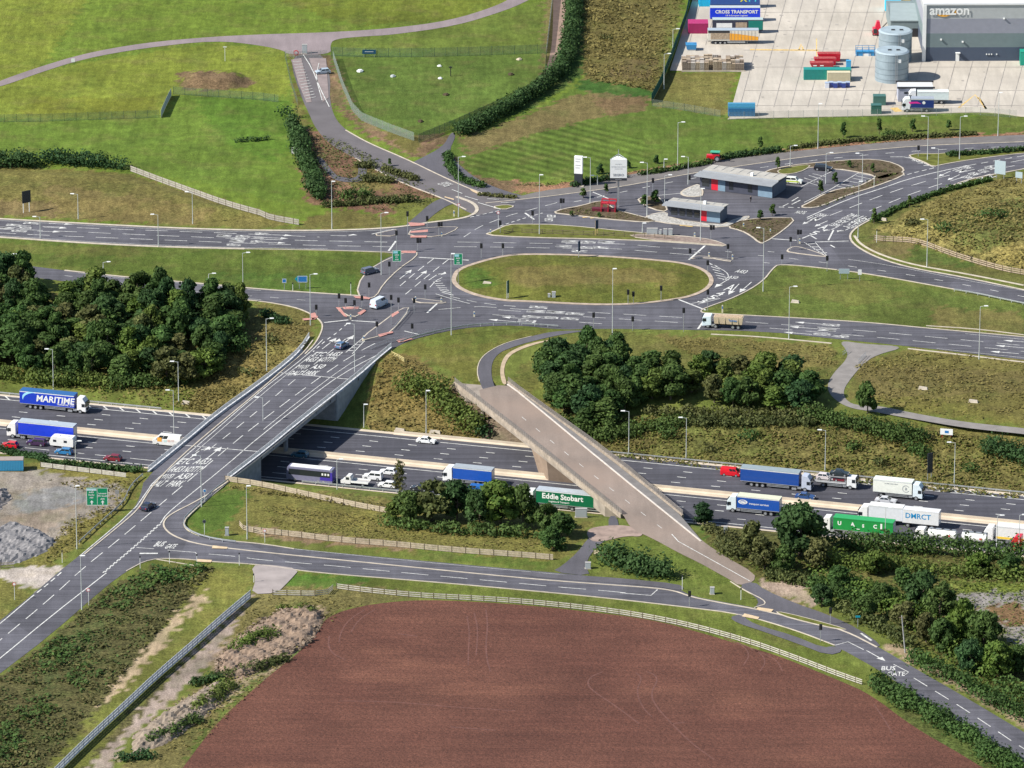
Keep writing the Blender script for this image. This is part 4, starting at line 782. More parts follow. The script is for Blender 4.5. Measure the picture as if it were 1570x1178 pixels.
# timber and mesh fences
def board_fence(s, label, h=1.15, m=WOOD, tile=None, step=3.0, rails=3, rh=.2, name='timber_fence', group=None, postm=WOODB):
    p = gline(s, tile); e = empty(name, p[0], 0, label, 'fence', group); r = MB()
    for k in range(rails):
        z = h * (k + .6) / rails; r.strip(p, .05, z - rh / 2, z + rh / 2, 0, True)
    kid(r, 'rail', m, e, e); pm = None
    for q in resample(p, step)[:100]:
        if pm is None: t_ = MB(); t_.box(-.06, .06, -.09, .09, -.1, h + .1); pm = t_.build('post', postm, e); pm.location = q - e.location
        else: c_ = pm.copy(); C.objects.link(c_); c_.location = q - e.location
    return e
board_fence('380 816, 440 822, 520 832, 600 838, 700 848, 800 855, 860 860', 'tan boarded fence along the verge beside the southern road', 1.35, WOOD, None, 3.1, 3, .36)
board_fence('345 738, 400 746, 480 764, 560 781, 606 789', 'pale boarded fence along the bank top from the flyover abutment', 1.3, WOOD, None, 3.1, 3, .36)
board_fence('367 806, 372 814, 392 818, 412 822', 'short tan fence return beside a speed sign post', 1.2, WOOD)
board_fence('516 903, 560 909, 640 917, 720 921, 800 926, 900 936, 980 947, 1060 963, 1150 988, 1220 1013, 1290 1040, 1338 1056', 'long whitish three-rail fence curving round the ploughed field', 1.3, mat('silvered_timber', (.40, .375, .33), .8, noise=.25, scale=1.5), None, 2.7, 3, .2)
board_fence('418 913, 500 915, 510 905, 517 901', 'pale fence stub at the field gateway beside the driveway', 1.3, MATS['silvered_timber'])
board_fence('384 918, 340 955, 290 1000, 240 1043, 190 1090, 140 1136, 95 1180, 60 1215', 'blue-grey palisade fence beside the stony track', 1.9, mat('bluegrey_fence', (.64, .65, .70), .7, noise=.15, scale=1.5), None, 2.6, 3, .55, 'palisade_fence', None, WOODG)
board_fence('200 263, 240 278, 290 296, 345 316, 400 333, 460 346', 'grey timber fence dropping down the brown bank from the hedge', 1.6, mat('greybeige_timber', (.27, .25, .22), .8, noise=.2, scale=1.5), None, 2.8, 3, .42)
board_fence('1340 369, 1380 371, 1405 374, 1450 390, 1500 406, 1540 417, 1575 423, 1640 434', 'weathered post and rail fence skirting the tall straw mound', 1.5, mat('weathered_timber', (.32, .25, .18), .85, noise=.25, scale=1.5), None, 2.5, 3, .28)
board_fence('800 358, 861 360, 930 363, 1000 365, 1042 370', 'dark open post and rail fence on the strip before the service area', 1.3, WOODB, None, 2.6, 3, .1)
board_fence('773 360, 790 356, 800 357', 'dark rail fence end on the gravelly strip tip', 1.2, WOODB, None, 2.6, 3, .1)
board_fence('62 716, 110 722, 160 728, 212 735', 'low pale fence between the gravel yard and the motorway', 1.1, MATS['silvered_timber'], None, 3, 3, .3)
board_fence('910 850, 925 853, 930 855', 'short tan fence panel near the utility cabinets', 1.1, WOOD)
board_fence('600 545, 615 552, 626 560', 'short yellowish fence at the flyover corner', 1.1, mat('yellow_timber', (.42, .36, .16), .8, noise=.2, scale=1))
board_fence('1 872, 15 872, 24 870', 'short brown fence beside the grey spoil heap', 1.4, WOOD)
FM = see_mesh('green_mesh', (.02, .09, .06), .55); FM2 = see_mesh('pale_mesh', (.10, .17, .11), .20); FM3 = see_mesh('steel_mesh', (.36, .42, .46), .75); FM4 = see_mesh('clear_mesh', (.20, .24, .20), .12)
def mesh_fence(s, label, h=2.2, mm_=FM2, postm=None, step=3.2, name='mesh_fence'):
    p = gline(s, None, 0); e = empty(name, p[0], 0, label, 'fence'); r = MB(); r.strip(p, .03, .05, h, 0, True); kid(r, 'mesh_panel', mm_, e, e); pm = None
    for q in resample(p, step)[:100]:
        if pm is None: t_ = MB(); t_.tube((0, 0, -.1), (0, 0, h + .1), .05, .05, 5); pm = t_.build('post', postm or mat('dark_green_steel', (.03, .06, .045), .6), e); pm.location = q - e.location
        else: c_ = pm.copy(); C.objects.link(c_); c_.location = q - e.location
    return e
mesh_fence('-30 188, 60 187, 150 184, 246 181', 'thin green wire fence crossing the airfield grass')
mesh_fence('247 181, 256 160, 265 143', 'short silvery fence run angled across the airfield grass', 2.2, FM3, STEEL)
mesh_fence('266 145, 340 150, 400 154, 432 158', 'dark wire fence in front of the brown earth mound')
mesh_fence('437 88, 446 130, 457 164', 'low rail fence along the west side of the access road', 1.8, FM4)
mesh_fence('508 86, 560 88, 640 88, 720 86, 838 82', 'green wire fence behind the small grass compound', 2.6, FM2)
mesh_fence('511 92, 525 135, 540 170, 555 186, 600 204, 642 219', 'grey-green palisade fence round the compound beside the access road', 2.4, see_mesh('pale_palisade', (.20, .26, .22), .26), STEEL, 2.6)
mesh_fence('642 219, 700 195, 760 168, 815 140, 836 120, 838 82', 'dark palisade fence on the hedge side of the compound', 2.4, see_mesh('dark_palisade', (.10, .13, .09), .35), None, 2.4)
mesh_fence('838 82, 843 40, 850 -20', 'pale wire fence beside the brick coloured farm track', 2.2, see_mesh('pale_palisade_b', (.34, .38, .34), .4), STEEL)
mesh_fence('1066 -40, 1052 30, 1030 90, 1015 128, 997 162', 'solid dark green fence along the edge of the lorry yard', 2.6, see_mesh('dense_green_mesh', (.012, .10, .075), .88), None, 3)
mesh_fence('1000 163, 1050 170, 1116 182', 'see-through fence across the mown yard corner', 2.0, FM4)
mesh_fence('1118 184, 1250 181, 1400 179, 1490 176, 1570 182', 'thin wire fence along the front of the concrete yard', 2.2, FM4, STEEL, 4)
mesh_fence('438 87, 452 89, 506 87', 'grey mesh gate across the access road', 1.9, FM4, STEEL, 2.5, 'mesh_gate')
def rail_guard(s, label):
    p = gline(s, None, 0); e = empty('guard_rail', p[0], 0, label, 'railing', None); r = MB()
    for z in (.25, 1.0): r.strip(p, .06, z, z + .07)
    for q in resample(p, .5): r.box(q.x - .02, q.x + .02, q.y - .02, q.y + .02, .1, 1.05)
    kid(r, 'railing', STEEL, e, e); return e
rail_guard('603 507, 615 494, 627 480, 631 473', 'grey pedestrian guard rail along the middle refuge')
rail_guard('568 537, 590 528, 606 524, 620 521', 'grey guard rail at the end of the flyover footway'); rail_guard('607 525, 650 513, 680 508', 'grey guard rail beside the pink crossing at the junction'); rail_guard('1292 546, 1303 538', 'black guard rail on one side of the footpath mouth'); rail_guard('1316 558, 1333 541', 'black guard rail on the other side of the footpath mouth')
# ================================================================ vegetation
def leafmat(name, dark, lite, warm=None):
    m, t, b, g, nz, rng, mix, mul, scl, bump, out = wnodes(name)
    at = t.nodes.new('ShaderNodeAttribute'); at.attribute_name = 'tone'; oi = t.nodes.new('ShaderNodeObjectInfo')
    c = mix(at.outputs['Fac'], dark, lite)
    if warm: c = mix(rng(oi.outputs['Random'], 0, 1, 0, .75), c, mix(at.outputs['Fac'], tuple(x * .6 for x in warm), warm))
    c = scl(rng(nz(.16, 3), .3, .7, .72, 1.28), c); out(c); b.inputs['Roughness'].default_value = .75; b.inputs['Specular IOR Level'].default_value = .2
    tr = t.nodes.new('ShaderNodeBsdfTranslucent'); t.links.new(scl(mul(rng(at.outputs['Fac'], 0, 1, 1, 1), .9), c), tr.inputs[0]); mx = t.nodes.new('ShaderNodeMixShader'); mx.inputs[0].default_value = .32
    o = t.nodes['Material Output']; t.links.new(b.outputs[0], mx.inputs[1]); t.links.new(tr.outputs[0], mx.inputs[2]); t.links.new(mx.outputs[0], o.inputs[0]); return m
LEAF = leafmat('leaf', (.022, .058, .015), (.076, .146, .036), (.098, .146, .036)); LEAFD = leafmat('dark_leaf', (.016, .046, .017), (.048, .106, .036), (.066, .122, .034)); LEAFB = leafmat('bright_leaf', (.038, .085, .013), (.130, .195, .036), (.150, .180, .044)); LEAFO = leafmat('olive_leaf', (.046, .066, .020), (.125, .145, .046), (.135, .130, .048))
STRAW = leafmat('straw_blade', (.125, .108, .034), (.225, .192, .066)); BLADE = leafmat('green_blade', (.082, .105, .020), (.150, .170, .038)); SCRUB = leafmat('scrub_leaf', (.070, .070, .026), (.140, .130, .048)); CHIP = leafmat('rubble_chip', (.07, .05, .036), (.36, .28, .21)); BARK = mat('bark', (.10, .078, .058), .95, noise=.3, scale=2)
def quads(P, N, size, aspect=1.35):
    """leaf faces: centres P, normals N"""
    n = len(P); r = RNG.normal(size=(n, 3)); a = np.cross(N, r); a /= np.linalg.norm(a, axis=1, keepdims=True) + 1e-9; b = np.cross(N, a); b /= np.linalg.norm(b, axis=1, keepdims=True) + 1e-9
    s = np.asarray(size).reshape(-1, 1) * .5; a = a * s * aspect; b = b * s
    v = np.stack([P - a, P - b * .9, P + a, P + b * .9], 1)
    return v.reshape(-1, 3)
def leafmesh(name, V, tone, m, tri=False):
    k = 3 if tri else 4; nf = len(V) // k; me = bpy.data.meshes.new(name); me.vertices.add(len(V)); me.vertices.foreach_set('co', V.astype(np.float32).ravel())
    me.loops.add(len(V)); me.loops.foreach_set('vertex_index', np.arange(len(V), dtype=np.int32)); me.polygons.add(nf); me.polygons.foreach_set('loop_start', np.arange(0, len(V), k, dtype=np.int32)); me.update(calc_edges=True)
    at = me.attributes.new('tone', 'FLOAT', 'FACE'); at.data.foreach_set('value', np.clip(tone, 0, 1).astype(np.float32)); me.materials.append(m); return me
def blob_leaves(cs, rs, n, size, flat_=.8, seed=0):
    """leaves through the shells of a set of clumps: centres cs, radii rs"""
    cs = np.array(cs, float); rs = np.array(rs, float); w_ = rs ** 2; pick = RNG.choice(len(cs), n, p=w_ / w_.sum())
    d = RNG.normal(size=(n, 3)); d[:, 2] = d[:, 2] * .9 + .25; d /= np.linalg.norm(d, axis=1, keepdims=True)
    rad = rs[pick] * (1.02 - np.abs(RNG.normal(0, .28, n)) + np.where(RNG.random(n) < .2, RNG.uniform(.1, .5, n), 0)); P = cs[pick] + d * rad[:, None] * np.array([1, 1, flat_])
    N = d + RNG.normal(0, .45, (n, 3)); N /= np.linalg.norm(N, axis=1, keepdims=True)
    ct = RNG.uniform(-.22, .22, len(cs)); tone = .48 + ct[pick] + RNG.normal(0, .18, n)
    return quads(P, N, size * RNG.uniform(.6, 1.35, n)), tone
def tree_proto(h, r, seed, m, n=2600, leaf=.62, kind='round', trunk_h=.3, sparse=1.0):
    """a crown of many uneven leaf sprays carried on limbs, ragged at its edge, with a tapered trunk"""
    rg = random.Random(seed); cs = []; rs = []; limbs = []; k = 30 if kind != 'column' else 14
    lean = (rg.uniform(-.12, .12) * r, rg.uniform(-.12, .12) * r); lob = [rg.uniform(.72, 1.12) for _ in range(7)]
    for i in range(k):
        a_ = rg.uniform(0, 2 * pi); t_ = (i + rg.random()) / k; lo = lob[int(a_ / (2 * pi) * 7) % 7]
        if kind == 'round': rr = r * .80 * lo * math.sqrt(max(.04, 1 - (1.75 * (t_ - .40)) ** 2)) * rg.uniform(.55, 1.05); z = h * (trunk_h * .55 + (1 - trunk_h * .55) * (.06 + .84 * t_))
        elif kind == 'column': rr = r * .45 * (1 - .6 * t_); z = h * (trunk_h * .7 + (1 - trunk_h * .7) * (.08 + .85 * t_))
        else: rr = r * .65 * (1 - t_ * .75); z = h * (trunk_h * .6 + (1 - trunk_h * .6) * (.1 + .8 * t_))
        c_ = (rr * cos(a_) + lean[0] * t_, rr * sin(a_) + lean[1] * t_, z); cs.append(c_); rs.append(r * (rg.uniform(.20, .36) if kind == 'round' else rg.uniform(.26, .42))); limbs.append(c_)
    V, tone = blob_leaves(cs, rs, int(n * sparse), leaf)
    cr = leafmesh('crown', V, tone, m)
    t_ = MB(); top = Vector((rg.uniform(-.3, .3), rg.uniform(-.3, .3), h * .7)); t_.tube((0, 0, -.4), (top.x * .4, top.y * .4, h * trunk_h), .05 * r + .06, .035 * r + .05, 7); t_.tube((top.x * .4, top.y * .4, h * trunk_h), top, .035 * r + .05, .03, 6)
    for c_ in limbs[2:22:3]: z0 = rg.uniform(trunk_h * .8, .55) * h; t_.tube((top.x * .3, top.y * .3, z0), c_, .02 * r + .03, .02, 5)
    tk = t_.build('trunk', BARK); C.objects.unlink(tk); tm = tk.data; bpy.data.objects.remove(tk)
    return cr, tm, h, r
PROTO = {}
for i in range(5): PROTO['wood%d' % i] = tree_proto(9.0, 4.4, i, LEAFD if i in (0, 3) else LEAF, 3800, .64)
PROTO['woodt0'] = tree_proto(11.0, 3.0, 15, LEAF, 3000, .6, 'cone', .18); PROTO['woodt1'] = tree_proto(9.5, 3.4, 16, LEAFB, 2400, .6, 'column', .2)
for i in range(3): PROTO['bright%d' % i] = tree_proto(8.0, 3.8, 20 + i, LEAFB if i else LEAF, 3000, .62)
for i in range(2): PROTO['olive%d' % i] = tree_proto(7.0, 3.4, 30 + i, LEAFO, 2400, .55)
for i in range(2): PROTO['sapling%d' % i] = tree_proto(4.0, 1.1, 40 + i, LEAF, 420, .4, 'column', .3)
PROTO['sparse0'] = tree_proto(11.0, 2.6, 50, LEAFO, 620, .42, 'column', .25)
PROTO['conifer0'] = tree_proto(3.2, 1.1, 60, LEAFD, 700, .4, 'cone', .1)
def tree(px_, py_, h, r, kind, label, group=None, name='tree', rz=None, cat='tree'):
    cr, tm, h0, r0 = PROTO[kind]; b = GP(px_, py_); e = empty(name, b, rz if rz is not None else random.uniform(0, 6.28), label, cat, group)
    for nm, d_ in (('trunk', tm), ('crown', cr)):
        o = put(bpy.data.objects.new(nm, d_), e); o.scale = (r / r0, r / r0, h / h0)
    return e
def tree_top(px_, py_, ytop, wpx, kind, label, group=None, name='tree'):
    b = GP(px_, py_); s = F / (b.y * CD - (b.z - CH) * SD); return tree(px_, py_, max(1.2, height_px(px_, py_, ytop)), wpx / s / 2 * 1.1, kind, label, group, name)
def wood(poly, sx, sy, kinds, hr, rr, tops, group, places):
    P_ = px(poly); xs = [p[0] for p in P_]; ys = [p[1] for p in P_]; y = min(ys); row = 0; sizes = ['tall', 'broad', 'rounded', 'low']
    while y < max(ys):
        x = min(xs) + (row % 2) * sx / 2
        while x < max(xs):
            jx, jy = x + random.uniform(-.3, .3) * sx, y + random.uniform(-.3, .3) * sy
            if pip(P_, np.array([jx]), np.array([jy]))[0] and random.random() < .9:
                kd = random.choice(kinds); h = random.uniform(*hr); r = random.uniform(*rr)
                if tops: h = tops(jx, jy, h)
                u_ = (jx - min(xs)) / (max(xs) - min(xs)); v_ = (jy - min(ys)) / (max(ys) - min(ys))
                tn = {'w': 'dark green', 'b': 'bright green', 'o': 'yellowish olive'}[kd[0]]
                sz = 'tall' if h > sum(hr) / 2 + .8 else ('low' if h < sum(hr) / 2 - .8 else 'rounded')
                tree(jx, jy, h, r, kd, f'{tn} {sz} tree {places(u_, v_)}', group)
            x += sx
        y += sy; row += 1
wood('-40 432, 40 436, 70 450, 150 460, 240 468, 330 478, 376 486, 388 502, 376 535, 325 568, 300 590, 230 596, 150 588, 60 574, -40 566', 33, 13, ['wood0', 'wood1', 'wood2', 'wood3', 'wood4', 'bright0', 'woodt0', 'olive0', 'woodt1', 'bright2'], (5.5, 10.0), (2.8, 5.0), lambda x, y, h: h * (1.0 if y < 500 else .95), 'trees of the dense wood above the motorway',
     lambda u_, v_: ('along the slip road edge of' if v_ < .3 else 'deep inside' if v_ < .68 else 'in the motorway-facing front of') + (' the big wood, far end' if u_ < .33 else ' the big wood, midway along' if u_ < .7 else ' the big wood, flyover end'))
wood('818 592, 850 560, 905 545, 950 548, 985 585, 1000 600, 960 640, 930 665, 895 655, 850 625', 30, 12, ['wood0', 'wood1', 'wood2', 'wood3', 'wood4', 'woodt0'], (6.0, 9.3), (3.0, 4.7), None, 'trees beside the older bridge', lambda u_, v_: ('at the older bridge parapet,' if u_ < .4 else 'behind the older bridge,') + (' on the plateau edge' if v_ < .4 else ' halfway down the bank' if v_ < .75 else ' low on the motorway bank'))
wood('985 590, 1040 575, 1120 575, 1200 585, 1262 600, 1268 625, 1200 632, 1100 625, 1010 628', 34, 13, ['wood1', 'wood3', 'bright0', 'bright1', 'wood2', 'olive1', 'woodt1'], (5.0, 8.0), (2.8, 4.6), None, 'trees along the bank top east of the older bridge', lambda u_, v_: ('beside the curved footpath,' if u_ > .66 else 'midway along the bank top,' if u_ > .33 else 'next to the darkest trees,') + (' row towards the road' if v_ < .5 else ' row towards the motorway'))
for x, y, tp, w_, k, lb in [(628, 800, 752, 50, 'wood1', 'leafy green tree at the west end of the clump by the near carriageway'), (662, 798, 738, 62, 'olive0', 'olive tree screening a dark car on the near carriageway'), (700, 797, 737, 58, 'wood3', 'mid green tree in front of the blue curtain-sided lorry'), (735, 808, 750, 46, 'wood0', 'dark tree below the tail of the blue curtain-sided lorry'), (768, 806, 738, 66, 'bright1', 'bright yellow-green tree standing before the motorway'), (802, 806, 744, 44, 'wood2', 'dark shaded tree at the nose of the green lorry'), (836, 814, 772, 40, 'wood4', 'dark bushy tree below the green lorry'), (860, 824, 786, 44, 'wood1', 'leafy tree beside the grey cabinet under the older bridge'), (848, 842, 808, 34, 'bright0', 'small bright tree standing out in the grass'), (604, 798, 770, 30, 'bright2', 'small bright bush-like tree at the boarded fence end'),
                            (613, 775, 703, 30, 'sparse0', 'thin nearly leafless tree in front of white cars'), (1330, 634, 585, 34, 'wood1', 'lone round tree beside the footpath bend'), (1078, 804, 772, 34, 'wood3', 'small dark tree by the older bridge end'), (1150, 852, 800, 40, 'olive1', 'olive tree below the blue box lorry'), (1172, 872, 822, 44, 'olive0', 'brownish olive bush-like tree nearer the old road'), (1226, 852, 772, 78, 'wood0', 'large dark dense tree beside the green container lorry'), (1200, 880, 838, 40, 'wood2', 'low dark tree at the foot of the large dense tree'), (1252, 872, 828, 42, 'olive1', 'russet-tinged tree under the white cab'),
                            (1412, 938, 876, 56, 'wood3', 'tall mid green tree behind the roadside scrub'), (1440, 958, 896, 52, 'bright0', 'round pale green tree before the derelict hardstanding'), (1472, 992, 918, 50, 'bright2', 'tall pale tree in the middle of the roadside trees'), (1508, 1012, 936, 56, 'wood1', 'rounded tree edging the derelict hardstanding'), (1488, 1032, 980, 46, 'wood0', 'dark pointed tree low by the road'), (1532, 1040, 984, 48, 'bright1', 'leafy tree at the road end of the scrub'), (1562, 1030, 990, 46, 'wood4', 'dark tree on the picture edge above the road'), (1350, 930, 896, 42, 'wood2', 'dark tree near the gateway track'), (1386, 962, 922, 44, 'olive0', 'olive tree amid the roadside scrub'), (1446, 1000, 950, 44, 'wood2', 'tree crowded between two pale ones by the road'), (1420, 985, 940, 40, 'olive1', 'brownish tree over the wooden pole'), (1290, 905, 868, 40, 'bright0', 'bright round tree above the lane bend'), (1340, 880, 845, 38, 'bright1', 'bright leafy tree behind the green container hedge'), (1500, 880, 846, 40, 'bright2', 'pale leafy tree below the white tankers'), (1260, 930, 896, 36, 'wood3', 'small green tree at the lane bend'), (1550, 880, 850, 36, 'wood4', 'dark small tree below the yellow-striped lorry'), (1385, 905, 870, 34, 'bright0', 'bright small tree amid the weeds'), (1325, 950, 915, 38, 'wood1', 'green tree standing in the lane scrub'), (1600, 1060, 990, 56, 'wood1', 'tree partly out of frame by the lane')]:
    tree_top(x, y, tp, w_, k, lb)
for x, y, tp, w_, k, lb in [(1293, 211, 187, 12, 'sapling0', 'wind-bent young tree on the verge below the lorry yard'), (1348, 206, 182, 11, 'sapling1', 'young tree below the green boxes of the yard'), (1399, 202, 182, 12, 'sapling0', 'young tree under the navy lorry'), (1455, 200, 184, 11, 'sapling1', 'easternmost young tree on the yard verge'), (1165, 229, 210, 11, 'sapling1', 'young tree on the verge by the blue shelter'), (1280, 282, 264, 12, 'sapling0', 'young tree beside the parking bays'), (1258, 298, 277, 11, 'sapling1', 'young tree at the car park bed corner'), (1184, 331, 313, 12, 'sapling0', 'young tree at the service area exit'), (1166, 338, 322, 12, 'sapling1', 'bushy young tree in the triangular bed'), (1192, 260, 241, 10, 'sapling1', 'thin young tree behind the long kiosk'), (894, 304, 289, 13, 'sapling0', 'young tree by the estate sign boards'), (929, 297, 282, 9, 'sapling1', 'slim young tree below the white square sign'), (876, 332, 323, 8, 'sapling0', 'tiny tree on the kerb of the service lane'), (918, 334, 326, 8, 'sapling1', 'tiny tree beside the red bench structure'), (1004, 313, 291, 16, 'sapling0', 'small round tree in the bed by the kiosk'), (988, 317, 298, 14, 'sapling1', 'small tree beside a lamp column and kiosk'), (1006, 251, 238, 9, 'conifer0', 'dark conical bush on the red bark bed'), (920, 267, 252, 12, 'conifer0', 'dark bush behind the white totem sign'), (963, 258, 246, 9, 'conifer0', 'dark bush behind the white square sign'), (1338, 265, 250, 9, 'sapling0', 'thin tree in the bed north of the bays'), (1302, 258, 246, 9, 'sapling1', 'short stake tree by the black car'), (598, 255, 243, 8, 'sapling1', 'small round tree beside the access road'), (1395, 318, 300, 10, 'sapling1', 'young tree on the kerb of the wide road'), (1340, 343, 320, 11, 'sapling0', 'young tree on the bend of the wide road')]:
    tree_top(x, y, tp, w_, k, lb, None, 'young_tree')
def bushmesh(name, cs, rs, n, leaf, m): V, tone = blob_leaves(cs, rs, n, leaf, .85); return leafmesh(name, V, tone, m)
def hedge(s, wd, h, m, label, name='hedge', dens=38, leaf=.52, rag=.25, cat='hedge'):
    P_ = resample(smooth([GP(*p) for p in px(s)], 1, False), wd * .45); o = P_[0]; cs = []; rs = []
    for p in P_:
        for k in range(2):
            hh = h * random.uniform(1 - rag, 1 + rag * .6); rr = wd * random.uniform(.34, .55); z = hz(p)
            cs.append((p.x - o.x + random.uniform(-.25, .25) * wd, p.y - o.y + random.uniform(-.25, .25) * wd, z - o.z + hh - rr * .8 if hh > rr else z - o.z + hh * .4)); rs.append(rr)
            if h > wd * .6: cs.append((p.x - o.x, p.y - o.y, z - o.z + hh * .35)); rs.append(rr)
    L = plen(P_); ob = put(bpy.data.objects.new(name, bushmesh(name, cs, rs, int(L * (wd + h) * dens / 2.2), leaf, m))); ob.location = o; tag(ob, label, cat); return ob
hedge('-60 258, -20 256, 20 254, 52 256', 6, 4.4, LEAFD, 'dark hedge mass at the field edge, cut off by the frame'); hedge('70 249, 110 252, 158 257', 5, 3.8, LEAFD, 'long dark clipped hedge above the brown bank'); hedge('168 258, 194 260', 4.4, 3.0, LEAFD, 'rounded dark bush at the end of the long hedge', 'bush', 26, .5, .25, 'bush')
hedge('449 198, 456 215, 465 243, 476 270, 485 296, 490 308', 4.6, 3.8, LEAFD, 'tall dark hedge beside the access road and mulch beds'); hedge('436 180, 452 182', 4, 3.5, LEAFD, 'dark round bush at the gate end of the access road', 'bush', 26, .5, .25, 'bush'); hedge('364 218, 392 217, 413 214', 2, 1.3, LEAFD, 'low dark bush alone in the green field', 'bush', 26, .4, .3, 'bush')
hedge('882 -40, 880 0, 878 40, 872 80, 862 108, 845 128', 4.6, 3.8, LEAFD, 'thick dark hedge along the brick coloured track'); hedge('838 134, 815 150, 785 168, 750 188, 706 208', 4.2, 3.6, LEAFD, 'dark hedge running below the fenced compound')
hedge('1345 1052, 1400 1084, 1450 1112, 1520 1158, 1600 1212', 5.6, 2.3, LEAF, 'dense green hedge between the ploughed field and the lane', 'hedge', 46, .46, .15); hedge('942 862, 965 872, 1000 882, 1036 889', 6.5, 4.2, LEAFD, 'dark green shrub bank between the old road and the field road', 'shrub_bank', 42, .55, .25, 'shrubs')
hedge('632 592, 655 604, 690 628, 722 662', 7.5, 3.6, LEAFB, 'bright green thicket on the bank between the two bridges', 'thicket', 30, .55, .35, 'thicket'); hedge('735 660, 745 672', 4, 2.4, LEAFD, 'dark bush at the foot of the bank beside the older bridge', 'bush', 26, .5, .3, 'bush')
for i, (s, wd, h, m_, lb) in enumerate([('500 318, 560 312, 640 308', 3, 1.6, LEAFO, 'brownish shrub row on the verge below the mulch beds'), ('530 304, 570 303', 4, 2.4, LEAF, 'rounded green shrubs by the mulch beds'), ('560 278, 600 280', 3, 1.8, LEAFO, 'sparse shrubs beside the kinked footpath'), ('590 262, 640 278', 2.5, 1.5, LEAFO, 'thin shrubs along the access road verge'), ('545 257, 575 258', 3, 1.6, LEAFO, 'shrub patch above the kinked footpath'), ('685 240, 692 262, 705 278, 740 288', 2.4, 1.7, LEAF, 'green shrubs lining the footpath by the lawn'), ('880 286, 930 276, 960 272', 2.4, 1.5, LEAFD, 'dark shrub row behind the white totem sign'), ('985 268, 1050 258, 1090 250', 2, 1.1, LEAF, 'low green planting along the estate road verge'), ('1110 244, 1160 237, 1200 232', 2.4, 1.5, LEAFD, 'low dark shrubs behind the long kiosk'), ('1210 228, 1300 218, 1400 211, 1500 207', 1.8, 1.0, LEAFO, 'low brown planting strip below the lorry yard'), ('1362 212, 1386 211', 3.4, 2.0, LEAF, 'rounded green bush on the yard verge'), ('735 300, 790 304', 1.6, .9, LEAFO, 'low planting by the access road mouth'), ('1455 240, 1520 236, 1570 231, 1640 226', 2.2, 1.3, LEAFD, 'dark low shrub strip between the estate and wide roads'), ('1340 340, 1380 318, 1440 296, 1520 276', 1.8, 1.0, LEAF, 'green fringe of weeds at the mound foot'),
    ('405 485, 420 492, 440 498', 3, 1.7, LEAFD, 'dark shrub beside the slip road footpath'), ('880 668, 930 672, 980 660, 1050 650', 4.5, 1.7, LEAF, 'scrub hedge on the bank under the dark trees'), ('1060 648, 1120 652, 1190 648, 1260 650', 4, 1.3, LEAFO, 'scrub hedge halfway down the bank'), ('1240 640, 1300 655, 1360 668, 1420 672', 6, 2.4, LEAF, 'bushy scrub near the lone round tree'), ('1520 690, 1560 705, 1620 715', 6, 2.6, LEAFD, 'dark bush mass by the blue sign backs'), ('1400 690, 1420 700', 4, 1.8, LEAF, 'small bush near the roadside hoarding'),
    ('455 938, 475 938', 3, 1.5, LEAFB, 'bright green bush on the rubble mound'), ('362 998, 392 986, 415 977', 4.5, 1.8, LEAFB, 'green weeds along the rubble mound'), ('330 1042, 380 1030, 440 1012', 3, .9, LEAFO, 'dry weeds below the rubble mound'), ('300 1090, 330 1070, 350 1050', 3.5, 1.4, LEAFB, 'green bramble on the spoil heap'), ('300 1050, 340 1040', 3.2, 1.4, LEAFD, 'dark weeds on the lower spoil heap'), ('225 1140, 260 1125, 300 1105', 3.2, 1.3, LEAF, 'green bushes along the spoil heap foot'), ('190 1165, 240 1160', 3, 1.2, LEAFD, 'dark bramble by the palisade fence'), ('430 935, 445 935', 2, 1.0, LEAFB, 'small bush atop the rubble'),
    ('828 826, 858 842', 3, 1.6, LEAF, 'low bush by the footpath in the grass'), ('0 692, 30 700, 70 708', 2.4, 1.6, LEAFD, 'dark bush behind the blue container'), ('70 712, 140 718, 215 724', 2.2, 1.3, LEAFD, 'dark verge growth along the near hard shoulder'), ('1085 812, 1130 830', 3, 1.4, LEAFO, 'reddish brush at the older bridge end'), ('1108 838, 1130 855', 4, 2, LEAFO, 'olive bushes above the old road'), ('1175 888, 1210 892, 1250 895', 4, 2.2, LEAFO, 'olive shrubs along the old road end')]):
    hedge(s, wd, h, m_, lb, 'shrub_row', 54, .46, .3, 'shrubs')
BANK = [('1265 838, 1330 842, 1400 846', 6, 4.2, LEAF, 'uneven hedge below the green container lorry'), ('1395 846, 1470 852, 1530 858, 1600 862', 6, 4.2, LEAF, 'green hedge below the white tankers'), ('1270 868, 1350 872, 1430 880', 6, 3.0, LEAFB, 'bright green thicket behind the lorry queue'), ('1440 880, 1520 884, 1600 888', 5, 2.2, LEAFB, 'bright tall weeds above the derelict hardstanding'), ('1245 905, 1290 915, 1340 930', 5, 3.0, LEAF, 'green scrub bank at the lane bend'), ('1300 940, 1350 965, 1400 995', 4.6, 2.4, LEAFO, 'roadside scrub bank halfway along the lane'), ('1400 1010, 1460 1040, 1520 1075, 1590 1110', 5, 2.4, LEAF, 'long scrub bank along the lane towards the corner'), ('1265 895, 1330 914, 1400 948, 1450 986, 1520 1040', 7, 2.4, LEAFB, 'bright continuous bramble belt among the lane trees'), ('1300 900, 1340 905, 1370 915', 4, 2.2, LEAF, 'green bushes behind the gateway'), ('1540 1060, 1600 1080', 6, 3.4, LEAF, 'leafy bush at the lane by the frame edge')]
for s, wd, h, m_, lb in BANK: hedge(s, wd, h, m_, lb, 'thicket', 26, .5, .4, 'thicket')
